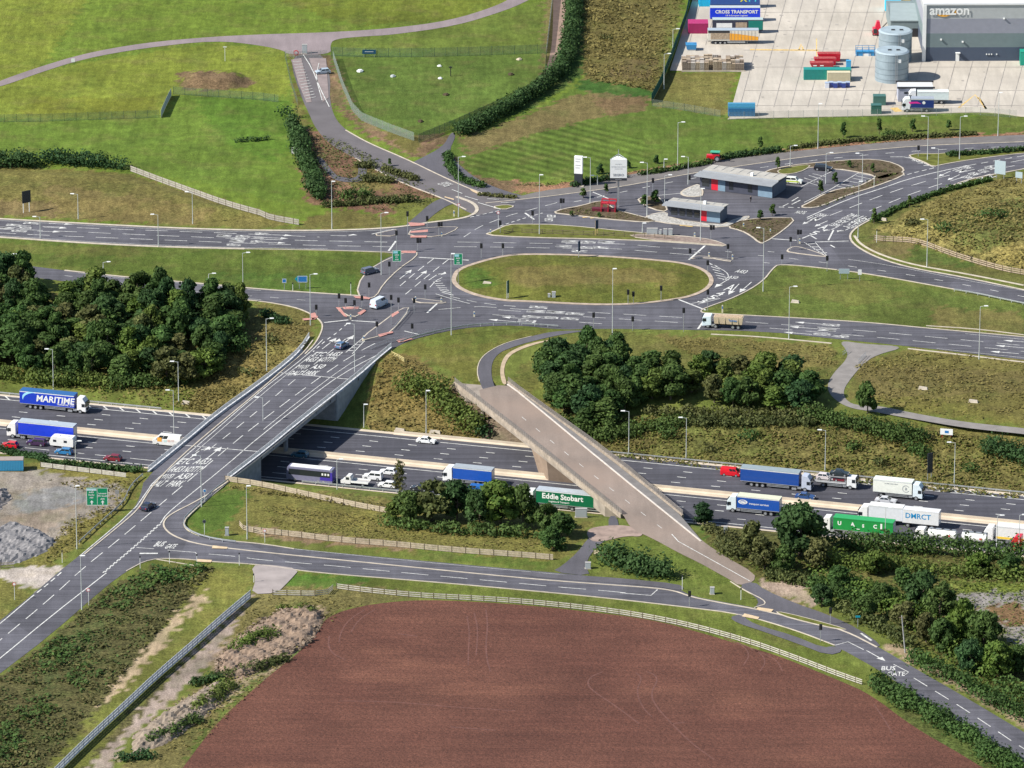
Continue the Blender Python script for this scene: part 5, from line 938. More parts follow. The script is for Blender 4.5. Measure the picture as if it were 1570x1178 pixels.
for s, wd, h, m_, lb in [('-40 572, 30 580, 100 590, 170 594', 5, 2.8, LEAFB, 'bright green bramble skirt before the big wood, frame side'), ('180 594, 240 592, 300 584, 325 566', 4.5, 3.0, LEAF, 'green bush skirt before the big wood near the flyover'), ('60 584, 120 592', 4, 3.4, LEAF, 'bushy thicket at the foot of the big wood'), ('105 447, 180 462, 260 466', 4, 2.4, LEAFO, 'yellowish thicket along the slip road below the wood'), ('860 652, 900 668, 960 664', 5, 3, LEAF, 'thicket under the trees beside the older bridge'), ('1000 636, 1090 636, 1180 640, 1265 640', 4, 1.9, LEAFO, 'long thin thicket under the bank top trees'), ('600 806, 660 814, 740 820, 800 822', 4, 2.2, LEAF, 'undergrowth below the tree clump by the near carriageway'), ('350 512, 372 520, 360 545', 5, 3, LEAF, 'leafy bush at the flyover tip of the big wood')]: hedge(s, wd, h, m_, lb, 'thicket', 28, .5, .35, 'thicket')
def scatter(name, poly, dens, m, leaf, hgt_, per=1, label=None, tri=False, lean=.5, dirt=0):
    """ground cover nobody could count: blades or leaves spread over a patch of ground"""
    P_ = px(poly); W_ = np.array([tuple(GP(*p)[:2]) for p in P_]); lo, hi = W_.min(0) - 2, W_.max(0) + 2; n = int((hi - lo).prod() * dens); n = min(n, 260000)
    X = RNG.uniform(lo[0], hi[0], n); Y = RNG.uniform(lo[1], hi[1], n); k = np.sin(X * .37 + np.sin(Y * .5) * 2) * np.sin(Y * .31 + np.sin(X * .23) * 2); k = k + .7 * np.sin(X * .11 + 1.3 * np.sin(Y * .07)) * np.sin(Y * .09 + 2); keep = RNG.uniform(-1.0, .7, n) < k
    X, Y, k = X[keep], Y[keep], k[keep]; Z = hgt(X, Y); a_, b_ = proj(X, Y, Z); ins = pip(P_, a_, b_); X, Y, Z, k = X[ins], Y[ins], Z[ins], k[ins]; n = len(X)
    if tri:
        an = RNG.uniform(0, 2 * pi, n); hh = hgt_ * RNG.uniform(.5, 1.3, n); wx, wy = np.cos(an) * leaf / 2, np.sin(an) * leaf / 2; lx, ly = RNG.normal(0, lean, n) * hh, RNG.normal(0, lean, n) * hh
        V = np.stack([np.stack([X - wx, Y - wy, Z], 1), np.stack([X + wx, Y + wy, Z], 1), np.stack([X + lx, Y + ly, Z + hh], 1)], 1).reshape(-1, 3)
    else:
        N = RNG.normal(0, .42, (n, 3)); N[:, 2] += 1; N /= np.linalg.norm(N, axis=1, keepdims=True); V = quads(np.stack([X, Y, Z + hgt_ * RNG.uniform(.1, 1, n) * (.6 + .4 * k)], 1), N, leaf * RNG.uniform(.6, 1.4, n))
    o = put(bpy.data.objects.new(name, leafmesh(name, V, .45 + .16 * k + RNG.normal(0, .15, n), m, tri))); return struct(o, 'stuff')
scatter('grass', '-60 1080, 0 1040, 80 980, 160 908, 235 872, 330 872, 300 905, 230 985, 150 1085, 50 1200, -60 1260', 5, SCRUB, .55, .8, tri=False); scatter('grass', '-60 1080, 0 1040, 80 980, 160 908, 235 872, 300 880, 220 985, 140 1085, 40 1200, -60 1260', 1.6, LEAF, .45, .7, tri=False)
scatter('grass', '330 560, 400 505, 470 495, 470 530, 440 558, 330 636, 285 628', 4, STRAW, .5, .8); scatter('grass', '600 545, 650 560, 740 670, 690 676, 560 658, 582 556', 4, STRAW, .5, .8)
scatter('grass', '900 640, 1000 640, 1200 655, 1420 660, 1600 680, 1600 770, 1110 722, 940 702', 3.6, STRAW, .5, .8); scatter('grass', '900 640, 1000 640, 1200 655, 1420 660, 1600 680, 1600 770, 1110 722, 940 702', 3.2, BLADE, .5, .7)
scatter('grass', '1340 355, 1400 324, 1450 302, 1570 270, 1640 260, 1640 430, 1570 414, 1490 403, 1400 374', 3.2, STRAW, .6, .9); scatter('grass', '0 575, 100 590, 290 595, 330 600, 310 632, 0 598', 3, STRAW, .5, .8); scatter('grass', '400 775, 600 795, 860 825, 850 850, 640 838, 420 815', 2.6, STRAW, .4, .5); scatter('grass', '345 744, 600 775, 600 790, 480 768, 360 752', 4, STRAW, .5, 1.0)
scatter('grass', '895 -40, 1060 -40, 1012 125, 1000 140, 895 122', 2.6, STRAW, .6, .8); scatter('grass', '1310 560, 1400 540, 1600 556, 1600 655, 1400 630, 1330 618', 2.4, STRAW, .5, .6); scatter('grass', '1000 515, 1280 530, 1285 560, 1260 590, 1100 565', 2.6, STRAW, .45, .5)
scatter('grass', '60 735, 215 738, 185 780, 120 838, 60 875, 100 800, 180 770', 3, STRAW, .5, .7); scatter('grass', '1090 840, 1160 880, 1260 880, 1420 1000, 1600 1110, 1600 880, 1300 830', 2.4, LEAFB, .5, 1.0, tri=False); scatter('grass', '395 915, 520 912, 560 925, 490 965, 400 1050, 300 1150, 230 1178, 330 1020', 1.6, STRAW, .45, .6)
for s in ('465 200, 520 215, 600 255, 670 292, 660 315, 590 325, 475 305', '850 328, 890 318, 918 310, 945 323, 1000 338, 940 336', '1120 349, 1150 338, 1215 336, 1200 352, 1168 372, 1140 356', '1245 318, 1290 292, 1340 272, 1380 266, 1340 286, 1270 316', '1270 250, 1323 246, 1375 256, 1370 268, 1310 262', '740 282, 850 287, 960 268, 1130 244, 1270 226, 1480 210, 1480 206, 1270 221, 1130 239, 960 262, 850 281'): scatter('planting', s, 3.0, LEAFO, .45, .5, tri=False)
for s in ('150 920, 215 880, 250 890, 200 930, 165 950', '60 1000, 120 960, 150 975, 100 1020, 60 1040', '20 1090, 70 1060, 95 1080, 50 1120', '230 872, 320 872, 300 890, 250 900', '100 1040, 140 1010, 160 1030, 120 1070', '-40 1130, 20 1110, 40 1140, 0 1178'): scatter('scrub', s, 6, LEAF, .6, 1.5)
for x, y, wd, h, m_, lb in [(1030, 668, 4, 2.2, LEAF, 'green bush on the bank above the second verge lamp'), (1090, 690, 3, 1.5, LEAFO, 'small bush low on the bank behind the blue lorry'), (1150, 672, 4, 2, LEAF, 'round bush halfway up the bank over the red van'), (1310, 690, 3.5, 1.8, LEAF, 'bush on the bank above the white box lorry'), (1350, 712, 3, 1.5, LEAFO, 'low olive bush near the tall dark sign back'), (1490, 722, 3.5, 1.8, LEAF, 'bush on the bank past the last verge lamp'), (420, 525, 3.5, 1.8, LEAFO, 'olive bush beside the flyover railing'), (380, 572, 3, 1.6, LEAFO, 'small bush low on the straw bank'), (1450, 355, 4, 2, LEAF, 'green bush on the straw mound'), (1530, 335, 5, 2.2, LEAF, 'wide green bush higher on the straw mound'), (1400, 345, 3, 1.5, LEAFO, 'olive bush low on the straw mound'), (930, 60, 3, 1.4, LEAFO, 'low bush in the rough field by the dark hedge')]: hedge(f'{x - wd * 2} {y}, {x} {y + 1}, {x + wd * 2} {y}', wd, h, m_, lb, 'bush', 40, .5, .3, 'bush')
# rubble and spoil
def heap(name, s, h, m, label, cat='heap'):
    P_ = [Vector((*p, 0)) for p in w2(px(s))]; lo = Vector((min(p.x for p in P_), min(p.y for p in P_))); hi = Vector((max(p.x for p in P_), max(p.y for p in P_))); pl = [tuple(p.xy) for p in P_]
    xs = np.arange(lo.x, hi.x, .55); ys = np.arange(lo.y, hi.y, .8); A_, B_ = np.meshgrid(xs, ys); ins = pip(pl, A_, B_); d = np.where(ins, pdist(pl, A_, B_), 0); Z = h * sm(d / (2.2 * h)) * (1 + .35 * np.sin(A_ * 1.1) * np.sin(B_ * .9)) + np.where(ins, RNG.normal(0, .11, A_.shape), -.3)
    r_, c_ = A_.shape; ix = np.arange(r_ * c_).reshape(r_, c_); f = np.stack([ix[:-1, :-1], ix[:-1, 1:], ix[1:, 1:], ix[1:, :-1]], -1).reshape(-1, 4); zz = hgt(A_, B_)
    cx_, cy_ = (lo.x + hi.x) / 2, (lo.y + hi.y) / 2; o = mesh(name, np.stack([A_ - cx_, B_ - cy_, Z + zz], -1).reshape(-1, 3), f, m); o.location = (cx_, cy_, 0); return tag(o, label, cat)
heap('rubble_heap', '330 1010, 380 965, 430 935, 480 928, 500 945, 480 985, 430 1015, 380 1040, 330 1045', 1.0, mat('rubble', (.13, .088, .06), .95, noise=.5, scale=1.1, bump=.6, col2=(.27, .195, .14), detail=8), 'pale stony rubble heap beside the ploughed field')
scatter('rubble', '330 1012, 380 967, 430 937, 480 930, 500 947, 480 985, 430 1013, 380 1038, 330 1043', 7, CHIP, .6, 1.0); scatter('rubble', '200 1132, 260 1087, 330 1047, 360 1052, 330 1088, 260 1138', 3, CHIP, .5, 1.0)
heap('spoil_heap', '200 1130, 260 1085, 330 1045, 360 1050, 330 1090, 260 1140, 200 1160', 1.2, mat('spoil', (.13, .10, .075), .95, noise=.5, scale=1, bump=.6, col2=(.26, .21, .16)), 'low dark spoil heap along the stony track')
heap('spoil_heap', '-60 850, -20 815, 20 800, 60 812, 90 830, 70 848, 30 864, -60 875', .85, mat('grey_spoil', (.12, .118, .125), .95, noise=.4, scale=1.0, bump=.5, col2=(.23, .22, .22), detail=8), 'dark grey spoil heap in the gravel yard'); heap('spoil_heap', '-60 775, -10 752, 12 748, 20 765, 0 785, -60 800', 1.4, mat('pale_spoil', (.20, .18, .17), .95, noise=.4, scale=1.2, bump=.5), 'pale spoil heap at the yard edge')
# ================================================================ buildings and the lorry yard
def box_at(mb, o, ux, uy, x0, x1, y0, y1, z0, z1):      # box in a local frame on the ground
    P8 = [o + ux * x + uy * y for x, y in ((x0, y0), (x1, y0), (x1, y1), (x0, y1))]
    mb.frus([(*p.xy, z0) for p in P8], [(*p.xy, z1) for p in P8]); return mb
class Frame:
    """local metre frame of a thing: x to the side, y away from the viewer, z up"""
    def __init__(s, name, px_, py_, label, cat, rz=0.0, group=None, z=None):
        b = GP(px_, py_); b.z = b.z if z is None else z; s.e = empty(name, b, rz, label, cat, group)
    def part(s, name, m, fn, parent=None):
        mb = MB(); fn(mb); return mb.build(name, m, parent or s.e)
    def box(s, name, m, *a, parent=None): return s.part(name, m, lambda q: q.box(*a), parent)
KW = mat('kiosk_blue_wall', (.16, .24, .32), .7, noise=.08, scale=1); KD = mat('kiosk_dark_wall', (.045, .05, .075), .6, noise=.1, scale=1); KR = mat('kiosk_red', (.55, .01, .03), .5); KROOF = mat('kiosk_roof', (.38, .36, .32), .6, noise=.12, scale=.5); KEDGE2 = mat('kiosk_canopy', (.25, .26, .27), .5, noise=.08, scale=.6); KEDGE = mat('kiosk_roof_edge', (.28, .30, .33), .5)
def kiosk(a_, b_, c_, h, label, red, blue, panes):
    A_, B_, C_ = world(px(f'{a_}, {b_}, {c_}')); v = B_ - A_; L = v.length; rz = atan2(v.y, v.x); n = Vector((-v.y, v.x, 0)).normalized(); D_ = (C_ - B_).dot(n)
    f = Frame('kiosk', 0, 0, label, 'building', rz); f.e.location = (A_.x, A_.y, .1); f.box('wall', KD, 0, L, 0, D_, 0, h)
    def slope(q, x0, x1, y0, y1, z0, z1, th=.2): q.add([(x0, y0, z0), (x1, y0, z0), (x1, y1, z1), (x0, y1, z1), (x0, y0, z0 + th), (x1, y0, z0 + th), (x1, y1, z1 + th), (x0, y1, z1 + th)], [(0, 3, 2, 1), (4, 5, 6, 7), (0, 1, 5, 4), (1, 2, 6, 5), (2, 3, 7, 6), (3, 0, 4, 7)])
    f.part('roof', KEDGE2, lambda q: slope(q, -1.1, L + .5, -1.5, D_ * .30, h, h + .10)); f.part('roof', KROOF, lambda q: slope(q, -.5, L + .4, D_ * .30 + .01, D_ + .3, h + .35, h + .02))
    f.box('roof_step', KEDGE, -.5, L + .4, D_ * .30 - .05, D_ * .30 + .005, h + .30, h + .56); f.box('roof_edge', KEDGE, -1.1, L + .5, -1.54, -1.503, h - .05, h + .26); f.part('roof_seam', KEDGE, lambda q: [q.box(x, x + .05, D_ * .4, D_, h + .40, h + .47) for x in np.arange(1.5, L, 2.4)]); f.box('roof_vent', WPAINT, L * .62, L * .62 + .7, D_ * .38, D_ * .38 + .7, h + .3, h + 1.3)
    x0, x1 = red; f.box('door', KR, x0 * L, x1 * L, -.06, -.003, 0, h * .86)
    for x0, x1 in blue: f.box('cladding', KW, x0 * L, x1 * L, -.05, -.003, 0, h * .92)
    for x0, x1 in panes: f.box('window', GLASS, x0 * L, x1 * L, -.04, -.003, .7, h * .8)
    f.box('side_panel', mat('kiosk_side', (.09, .11, .15), .6, noise=.1, scale=1), L + .003, L + .05, .3, D_ - .3, 0, h * .9)
    return f
kiosk('1073 289', '1184.5 304.5', '1203 290', 3.5, 'long grey kiosk with mono-pitch pale roof, red panel and blue end bay', (.16, .25), [(.25, .35), (.80, .995)], [(.03, .13), (.40, .46), (.66, .72)])
kiosk('1024 333', '1104.5 342.5', '1114 334', 3.3, 'short grey kiosk with pale roof and tall red door by cobbles', (.63, .74), [(.74, .995)], [(.06, .18), (.22, .32), (.36, .46), (.5, .6)])
# red shelter frame
f = Frame('red_shelter', 934, 325, 'red metal bench shelter on the service area corner', 'shelter', radians(-8)); RED = mat('red_metal', (.42, .015, .03), .5)
f.box('bench', mat('dark_red', (.10, .008, .02), .6), -4.4, 1.6, -.6, .9, 0, .9); f.part('frame', RED, lambda q: [q.box(x - .1, x + .1, y - .1, y + .1, 0, 2.8) for x in (-2.0, -.2, 1.6) for y in (-.8, 1.6)] and [q.box(-2.1, 1.7, y - .1, y + .1, 2.8, 3.05) for y in (-.8, 1.6)]); f.box('canopy', RED, -2.0, 1.6, -.7, 1.5, 2.2, 2.35)
# sign boards of the estate
f = Frame('totem_sign', 887, 285, 'tall slim white totem sign with dark base', 'sign', radians(-12)); f.box('base', SIGNK, -1.05, 1.05, -.5, .5, 0, 3.4); f.box('panel', SIGNW, -1.08, 1.08, -.52, .52, 3.4, 8.0)
for i, z in enumerate((7.3, 6.6, 5.6, 4.9)): f.box('lettering', mat('sign_grey', (.30, .31, .33), .6), -.7, .6 - .2 * (i % 2), -.545, -.525, z, z + .14)
f.box('plinth', KERB, -1.5, 1.5, -.9, .9, 0, .25)
f = Frame('board_sign', 948, 318.5, 'large white three-sided sign board on a tall steel post', 'sign'); f.part('post', STEEL, lambda q: q.box(-.22, .22, .6, 1.04, 0, 7.2)); f.part('panel', SIGNW, lambda q: q.slab([(-2.15, 0), (2.15, 0), (.0, 3.4)], 7.9, 12.9)); f.part('strip', SIGNK, lambda q: q.slab([(-2.18, -.03), (2.18, -.03), (0, 3.45)], 7.2, 7.9))
f.part('top_frame', STEEL, lambda q: [q.tube(a, b, .08) for a, b in (((-2.1, .1, 12.9), (0, 1.2, 14)), ((2.1, .1, 12.9), (0, 1.2, 14)), ((0, 3.3, 12.9), (0, 1.2, 14)), ((0, 1.2, 13), (0, 1.2, 15.2)))])
lettering('SEGRO', .9, mat('sign_grey', (.3, .31, .33), .6), f.e, (0, -.04, 8.7), (radians(90), 0, 0), .02); lettering('EAST MIDLANDS GATEWAY', .30, MATS['sign_grey'], f.e, (0, -.04, 10.9), (radians(90), 0, 0), .006); lettering('WELCOME TO', .26, MATS['sign_grey'], f.e, (0, -.04, 11.6), (radians(90), 0, 0), .004); lettering('LOGISTICS PARK', .28, MATS['sign_grey'], f.e, (0, -.04, 10.35), (radians(90), 0, 0), .004); f.box('rule', MATS['sign_grey'], -.8, .8, -.06, -.035, 7.45, 7.55)
# warehouse
A_ = U(1417.5, 94.5); L = 120.0; HW = height_px(1420, 94.2, 7.6); wh = empty('warehouse', A_, radians(.6), 'huge grey banded warehouse with white roof and lettered wall', 'warehouse')
bands = [(0, .25, (.055, .075, .115), 'dark'), (.25, .497, (.14, .185, .195), 'greenish'), (.497, .757, (.24, .25, .30), 'mid'), (.757, 1.0, (.36, .38, .39), 'pale')]
for z0, z1, c_, nm in bands:
    mb = MB(); mb.box(0, L, 0, 60, z0 * HW, z1 * HW); mb.build('wall', mat('cladding_' + nm, c_, .55, .1, noise=.05, scale=.7), wh)
for x in np.arange(2, L, 2.4): pass
mb = MB(); mb.add([(-.6, -.3, HW), (L, -.3, HW), (L, 60, HW + 3.5), (-.6, 60, HW + 3.5), (-.6, -.3, HW + .5), (L, -.3, HW + .5), (L, 60, HW + 4.0), (-.6, 60, HW + 4.0)], [(0, 3, 2, 1), (4, 5, 6, 7), (0, 1, 5, 4), (1, 2, 6, 5), (2, 3, 7, 6), (3, 0, 4, 7)]); mb.build('roof', mat('white_roof', (.62, .63, .64), .5, noise=.05, scale=.3), wh)
mb = MB(); mb.box(-.75, .25, -.35, -.02, 0, HW); mb.build('corner_trim', WPAINT, wh)
mb = MB(); mb.box(8.6, 9.6, -.08, -.004, 0, 2.3); mb.build('door', WPAINT, wh)
for x, z in ((4.2, HW * .38), (10.2, HW * .34), (21.5, HW * .75)): mb = MB(); mb.box(x, x + .45, -.5, -.004, z, z + .35); mb.build('floodlight', WPAINT, wh)
for x in (17, 17.7, 18.4, 19.8): mb = MB(); mb.box(x, x + .3, -.25, -.004, 1.9, 2.2); mb.build('vent', WPAINT, wh)
mb = MB(); mb.box(8.5, 9.8, -.9, -.004, 2.5, 2.65); mb.build('door_canopy', WPAINT, wh)
lt = lettering('amazon', 4.0, WPAINT, wh, (6.6, -.30, HW * .905), (radians(90), 0, 0), .09); xs = [v.co.x for v in lt.data.vertices]; k_ = 11.0 / (max(xs) - min(xs)); lt.scale = (k_, k_ * 1.05, 1)
mb = MB(); n = 14
for i in range(n):
    t0, t1 = i / n, (i + 1) / n; g0 = lambda t: (3.0 + 4.6 * t, HW * .842 - .95 * math.sin(pi * (.08 + .84 * t)) + .35 * t); w0 = lambda t: .12 + .42 * math.sin(pi * min(1, t * 1.1 + .05))
    (xa, za), (xb, zb) = g0(t0), g0(t1); mb.add([(xa, -.2, za), (xb, -.2, zb), (xb, -.2, zb + w0(t1)), (xa, -.2, za + w0(t0)), (xa, -.1, za), (xb, -.1, zb), (xb, -.1, zb + w0(t1)), (xa, -.1, za + w0(t0))], [(0, 1, 2, 3), (4, 7, 6, 5), (0, 4, 5, 1), (3, 2, 6, 7)])
z = HW * .84; mb.add([(7.3, -.2, z + .9), (8.7, -.2, z + 1.2), (8.3, -.2, z - .5), (7.9, -.2, z + .35)], [(0, 3, 2, 1)])
mb.build('emblem', mat('orange_sign', (.75, .36, .04), .5), wh)
f = Frame('annexe', 1392, 57.5, 'low grey-green annexe joined to the banded warehouse', 'building'); f.box('wall', mat('annexe_wall', (.15, .19, .20), .6, noise=.06, scale=1), -4.9, 4.6, 0, 22, 0, 4.7); f.part('roof', mat('annexe_roof', (.24, .29, .30), .6, noise=.06, scale=.6), lambda q: q.add([(-5.1, -.2, 4.7), (4.6, -.2, 4.7), (4.6, 14, 5.9), (-4.3, 14, 5.9), (-5.1, -.2, 4.95), (4.6, -.2, 4.95), (4.6, 14, 6.15), (-4.3, 14, 6.15)], [(0, 3, 2, 1), (4, 5, 6, 7), (0, 1, 5, 4), (1, 2, 6, 5), (2, 3, 7, 6), (3, 0, 4, 7)])); f.box('door', DARK, 1.2, 4.4, -.05, -.003, 0, 2.6)
# sprinkler tanks
TK = mat('tank_steel', (.27, .34, .39), .45, .35, noise=.1, scale=.6)
def tank(px_, py_, top, label):
    h = height_px(px_, py_, top); f = Frame('water_tank', px_, py_, label, 'tank'); r = 4.6
    f.part('shell', TK, lambda q: q.tube((0, 0, 0), (0, 0, h), r, r, 40)); f.part('lid', mat('tank_lid', (.33, .40, .44), .5, .2, noise=.1, scale=.5), lambda q: q.tube((0, 0, h + .003), (0, 0, h + .35), r + .12, r - .4, 40))
    for z in (.12, .3, .48, .74): f.part('hoop', mat('tank_hoop', (.16, .20, .23), .5, .3), lambda q: [q.tube((0, 0, h * z), (0, 0, h * z + .12), r + .05, r + .05, 40, False)])
    for x in (-1.2, 1.1): f.box('hatch', DARK, x, x + 1.0, -.8, -.2, h + .36, h + .6)
    f.part('ladder', STEEL, lambda q: [q.box(.6, .7, -r - .35, -r - .25, 0, h + .6), q.box(1.1, 1.2, -r - .35, -r - .25, 0, h + .6)] + [q.box(.7, 1.1, -r - .32, -r - .28, z, z + .05) for z in np.arange(.4, h, .4)])
    f.box('valve_box', WPAINT, 1.5, 2.2, -r - .25, -r + .4, h * .75, h * .85); return f
tank(1367, 122.5, 78.3, 'nearer of two grey cylindrical water tanks, beside the white pump house'); tank(1372, 92, 47.5, 'grey cylindrical water tank half hidden behind its twin')
f = Frame('pump_house', 1404, 157, 'small grey pump house with white flat roof below the tanks', 'building'); f.box('wall', mat('pump_wall', (.28, .30, .37), .7, noise=.08, scale=1), -4.8, 4.6, 0, 6, 0, 3.9); f.box('roof', mat('pump_roof', (.52, .54, .55), .6), -4.7, 4.7, .3, 5.8, 3.905, 4.0); f.box('parapet', DARK, -5.1, 5.1, -.3, .25, 3.91, 4.3); f.box('parapet', DARK, -5.1, 5.1, 5.85, 6.2, 3.91, 4.3); f.box('window', GLASS, -3.2, -2.4, -.05, -.003, 2.4, 2.9)
# containers, trailers and plant
def container(px_, py_, L, H, col, label, rz=0.0, W=2.5, name='container', roofc=None, ribs=True, cat='container', group=None):
    f = Frame(name, px_, py_, label, cat, rz, group); m = paint('c%03d%03d%03d' % tuple(int(c * 999) for c in col), col, .5)
    def body(q):
        q.box(-L / 2, L / 2, 0, W, .15, H)
        if ribs:
            for x in np.arange(-L / 2 + .15, L / 2 - .1, .36): q.box(x, x + .18, -.045, -.002, .35, H - .2)
    f.part('body', m, body); f.box('roof', paint('r%03d%03d%03d' % tuple(int(c * 999) for c in (roofc or col)), roofc or col, .6), -L / 2 - .02, L / 2 + .02, -.06, W + .02, H + .003, H + .08)
    f.part('frame', DARK, lambda q: [q.box(x, x + .16, -.06, .1, 0, .147) for x in (-L / 2, L / 2 - .16)] + [q.box(x, x + .16, W - .1, W, 0, .147) for x in (-L / 2, L / 2 - .16)])
    f.part('door_bar', STEEL, lambda q: [q.box(L / 2 + .002, L / 2 + .05, y, y + .05, .3, H - .2) for y in (.4, .9, 1.5, 2.0)]); return f
TYRE = BLACK
def wheel_pair(f, x, y0, y1, r=.5, w_=.3, name='wheel'):
    for y in (y0, y1):
        o = f.part(name, TYRE, lambda q: q.tube((x, y - w_ / 2, r), (x, y + w_ / 2, r), r, r, 14)); f.part('rim', STEEL, lambda q: q.tube((x, y - w_ / 2 - .02, r), (x, y + w_ / 2 + .02, r), r * .55, r * .55, 10), o)
def trailer(px_, py_, side, roof, label, L=13.6, H=4.1, ends=None):
    f = Frame('semi_trailer', px_, py_, label, 'trailer'); W = 2.5; s_ = paint('t%03d%03d%03d' % tuple(int(c * 999) for c in side), side, .45)
    f.box('curtain', s_, -L / 2, L / 2, 0, W, 1.15, H); f.box('roof', paint('tr%03d%03d%03d' % tuple(int(c * 999) for c in roof), roof, .5), -L / 2 - .03, L / 2 + .03, -.03, W + .03, H + .003, H + .1); f.box('chassis', DARK, -L / 2 + .1, L / 2 - .1, .5, 2.0, .8, 1.145); f.box('side_guard', STEEL, -1.6, 3.4, -.02, .03, .55, .95)
    for x in (-4.9, -3.6, -2.3): wheel_pair(f, x, .2, 2.3)
    for x in (3.9,): f.part('landing_leg', STEEL, lambda q: [q.box(x, x + .15, y, y + .15, 0, .8) for y in (.5, 1.9)])
    return f
container(1080, 11, 3.2, 3.0, (.0, .47, .72), 'bright cyan container cut by the picture top', 0, 6)
f = trailer(1127, 13.5, (.015, .07, .27), (.16, .23, .30), 'navy curtain trailer with yellow and cyan lettering at the top edge', 14.2, 4.3)
for i, (t_, c_) in enumerate((('X', (.65, .62, .03)), ('T', (.05, .5, .62)), ('T', (.05, .5, .62)))): lettering(t_, 2.6, paint('tl%d' % i, c_), f.e, (2.4 + i * 1.7, -.03, 2.9), (radians(90), 0, 0), .06)
f = trailer(1127, 34.5, (.0, .035, .62), (.40, .44, .47), 'royal blue curtain trailer lettered in white, second in the row', 14.2, 4.2); lettering('CROSS TRANSPORT', 1.35, WPAINT, f.e, (.4, -.03, 3.05), (radians(90), 0, 0), .05); lettering('UK & European Logistics', .62, WPAINT, f.e, (.4, -.03, 2.0), (radians(90), 0, 0), .01)
f = trailer(1131, 52.5, (.03, .035, .06), (.36, .44, .44), 'open dark trailer with white load in the yard row', 14.2, 4.1); f.box('load', WPAINT, -6, -1.6, -.05, -.003, 1.9, 3.2); f.box('load', mat('pallet_load', (.35, .27, .19), .8, noise=.3, scale=2), -.6, 2.6, -.05, -.003, 1.9, 3.4); f.box('load', mat('teal_load', (.0, .16, .13), .6), 3.0, 7.05, -.06, -.003, 1.3, 3.9)
f = trailer(1124, 68.8, (.62, .58, .50), (.33, .38, .43), 'white and orange curtain trailer, half its side open on timber', 14.2, 4.1); f.box('load', MATS['pallet_load'], -6.3, -1.0, -.06, -.003, 1.6, 3.4); f.box('top_rail', DARK, -7.0, -1.0, -.06, -.003, 3.42, 4.05)
f.part('curtain_print', paint('orange', (.75, .33, .02)), lambda q: q.add([(-1.0, -.04, 1.3), (7.0, -.04, 1.3), (7.0, -.04, 2.3), (3.5, -.04, 2.8), (1.5, -.04, 3.1), (-1.0, -.04, 3.3)], [tuple(range(6))]))
for x in np.arange(-.6, 7, .95): f.box('strap', mat('strap_grey', (.2, .19, .18), .7), x, x + .07, -.065, -.045, 1.2, 4.0)
f = container(1070.5, 52.5, 5.6, 3.0, (.36, .005, .10), 'crimson slatted stillage container beside the trailers', 0, 4.5)
f = Frame('skip', 1060, 79, 'small blue skip beside the crate stacks', 'skip'); f.part('body', paint('skip_blue', (.02, .20, .42)), lambda q: q.frus([(-1.2, 0, .5), (1.3, 0, .5), (1.3, 2.4, .5), (-1.2, 2.4, .5)], [(-1.6, -.1, 1.9), (1.5, -.1, 1.9), (1.5, 2.6, 1.9), (-1.6, 2.6, 1.9)])); f.part('skid', paint('skip_white', (.6, .6, .58)), lambda q: [q.box(-1.4, 1.2, y, y + .3, 0, .497) for y in (.1, 1.9)])
f = container(1137, 179.5, 7.2, 2.3, (.03, .16, .34), 'blue container with rounded roof at the yard corner', 0, 2.6); f.part('arched_roof', paint('shelter_roof', (.06, .25, .40)), lambda q: q.prism([(-3.65, 2.39)] + [(-3.65, 2.39)] * 0 + [(3.65, 2.39), (3.65, 2.9), (-3.65, 2.9)], .1, 2.5)); f.part('roof_curve', paint('shelter_roof', (.06, .25, .40)), lambda q: [q.box(-3.65, 3.65, .35 + .18 * i, 2.25 - .18 * i, 2.905 + .2 * i, 3.1 + .2 * i) for i in range(3)])
PAL = [mat('pallet_%d' % i, c_, .85, noise=.25, scale=2.5) for i, c_ in enumerate([(.30, .23, .16), (.36, .29, .21), (.24, .19, .15), (.40, .36, .32)])]
base = U(1046, 110); pk = {}
def pal_mesh(n, mi):
    if (n, mi) in pk: return pk[n, mi]
    q = MB()
    for k in range(n): q.box(0, 1.15, 0, 1.0, k * .34 + .12, k * .34 + .30); [q.box(x, x + .12, 0, 1.0, k * .34, k * .34 + .117) for x in (0, .5, 1.03)]
    o = q.build('pallet_stack', PAL[mi]); me_ = o.data; bpy.data.objects.remove(o); pk[n, mi] = me_; return me_
for r_ in range(6):
    for c_ in range(14):
        if random.random() < .06: continue
        o = put(bpy.data.objects.new('pallet_stack', pal_mesh(random.choice((6, 7, 7, 8)), random.randrange(4)))); o.location = base + Vector((c_ * 1.22 + random.uniform(-.04, .04), r_ * 1.35 + .2, .14)); o['category'] = 'pallet stack'; o['group'] = 'stacked wooden pallets at the yard edge'
        o['label'] = ['stack of wooden pallets in the front row above the yard grass', 'stack of wooden pallets in the second row', 'stack of wooden pallets in the third row', 'stack of wooden pallets in the fourth row', 'stack of wooden pallets in the fifth row', 'stack of wooden pallets in the back row'][r_]
mb = MB(); mb.box(0, 17.6, 0, .12, 0, 1.0); o = mb.build('yard_kerb_wall', KERB); o.location = base + Vector((-.2, -.35, -.55)); tag(o, 'low white wall in front of the pallet stacks', 'wall')
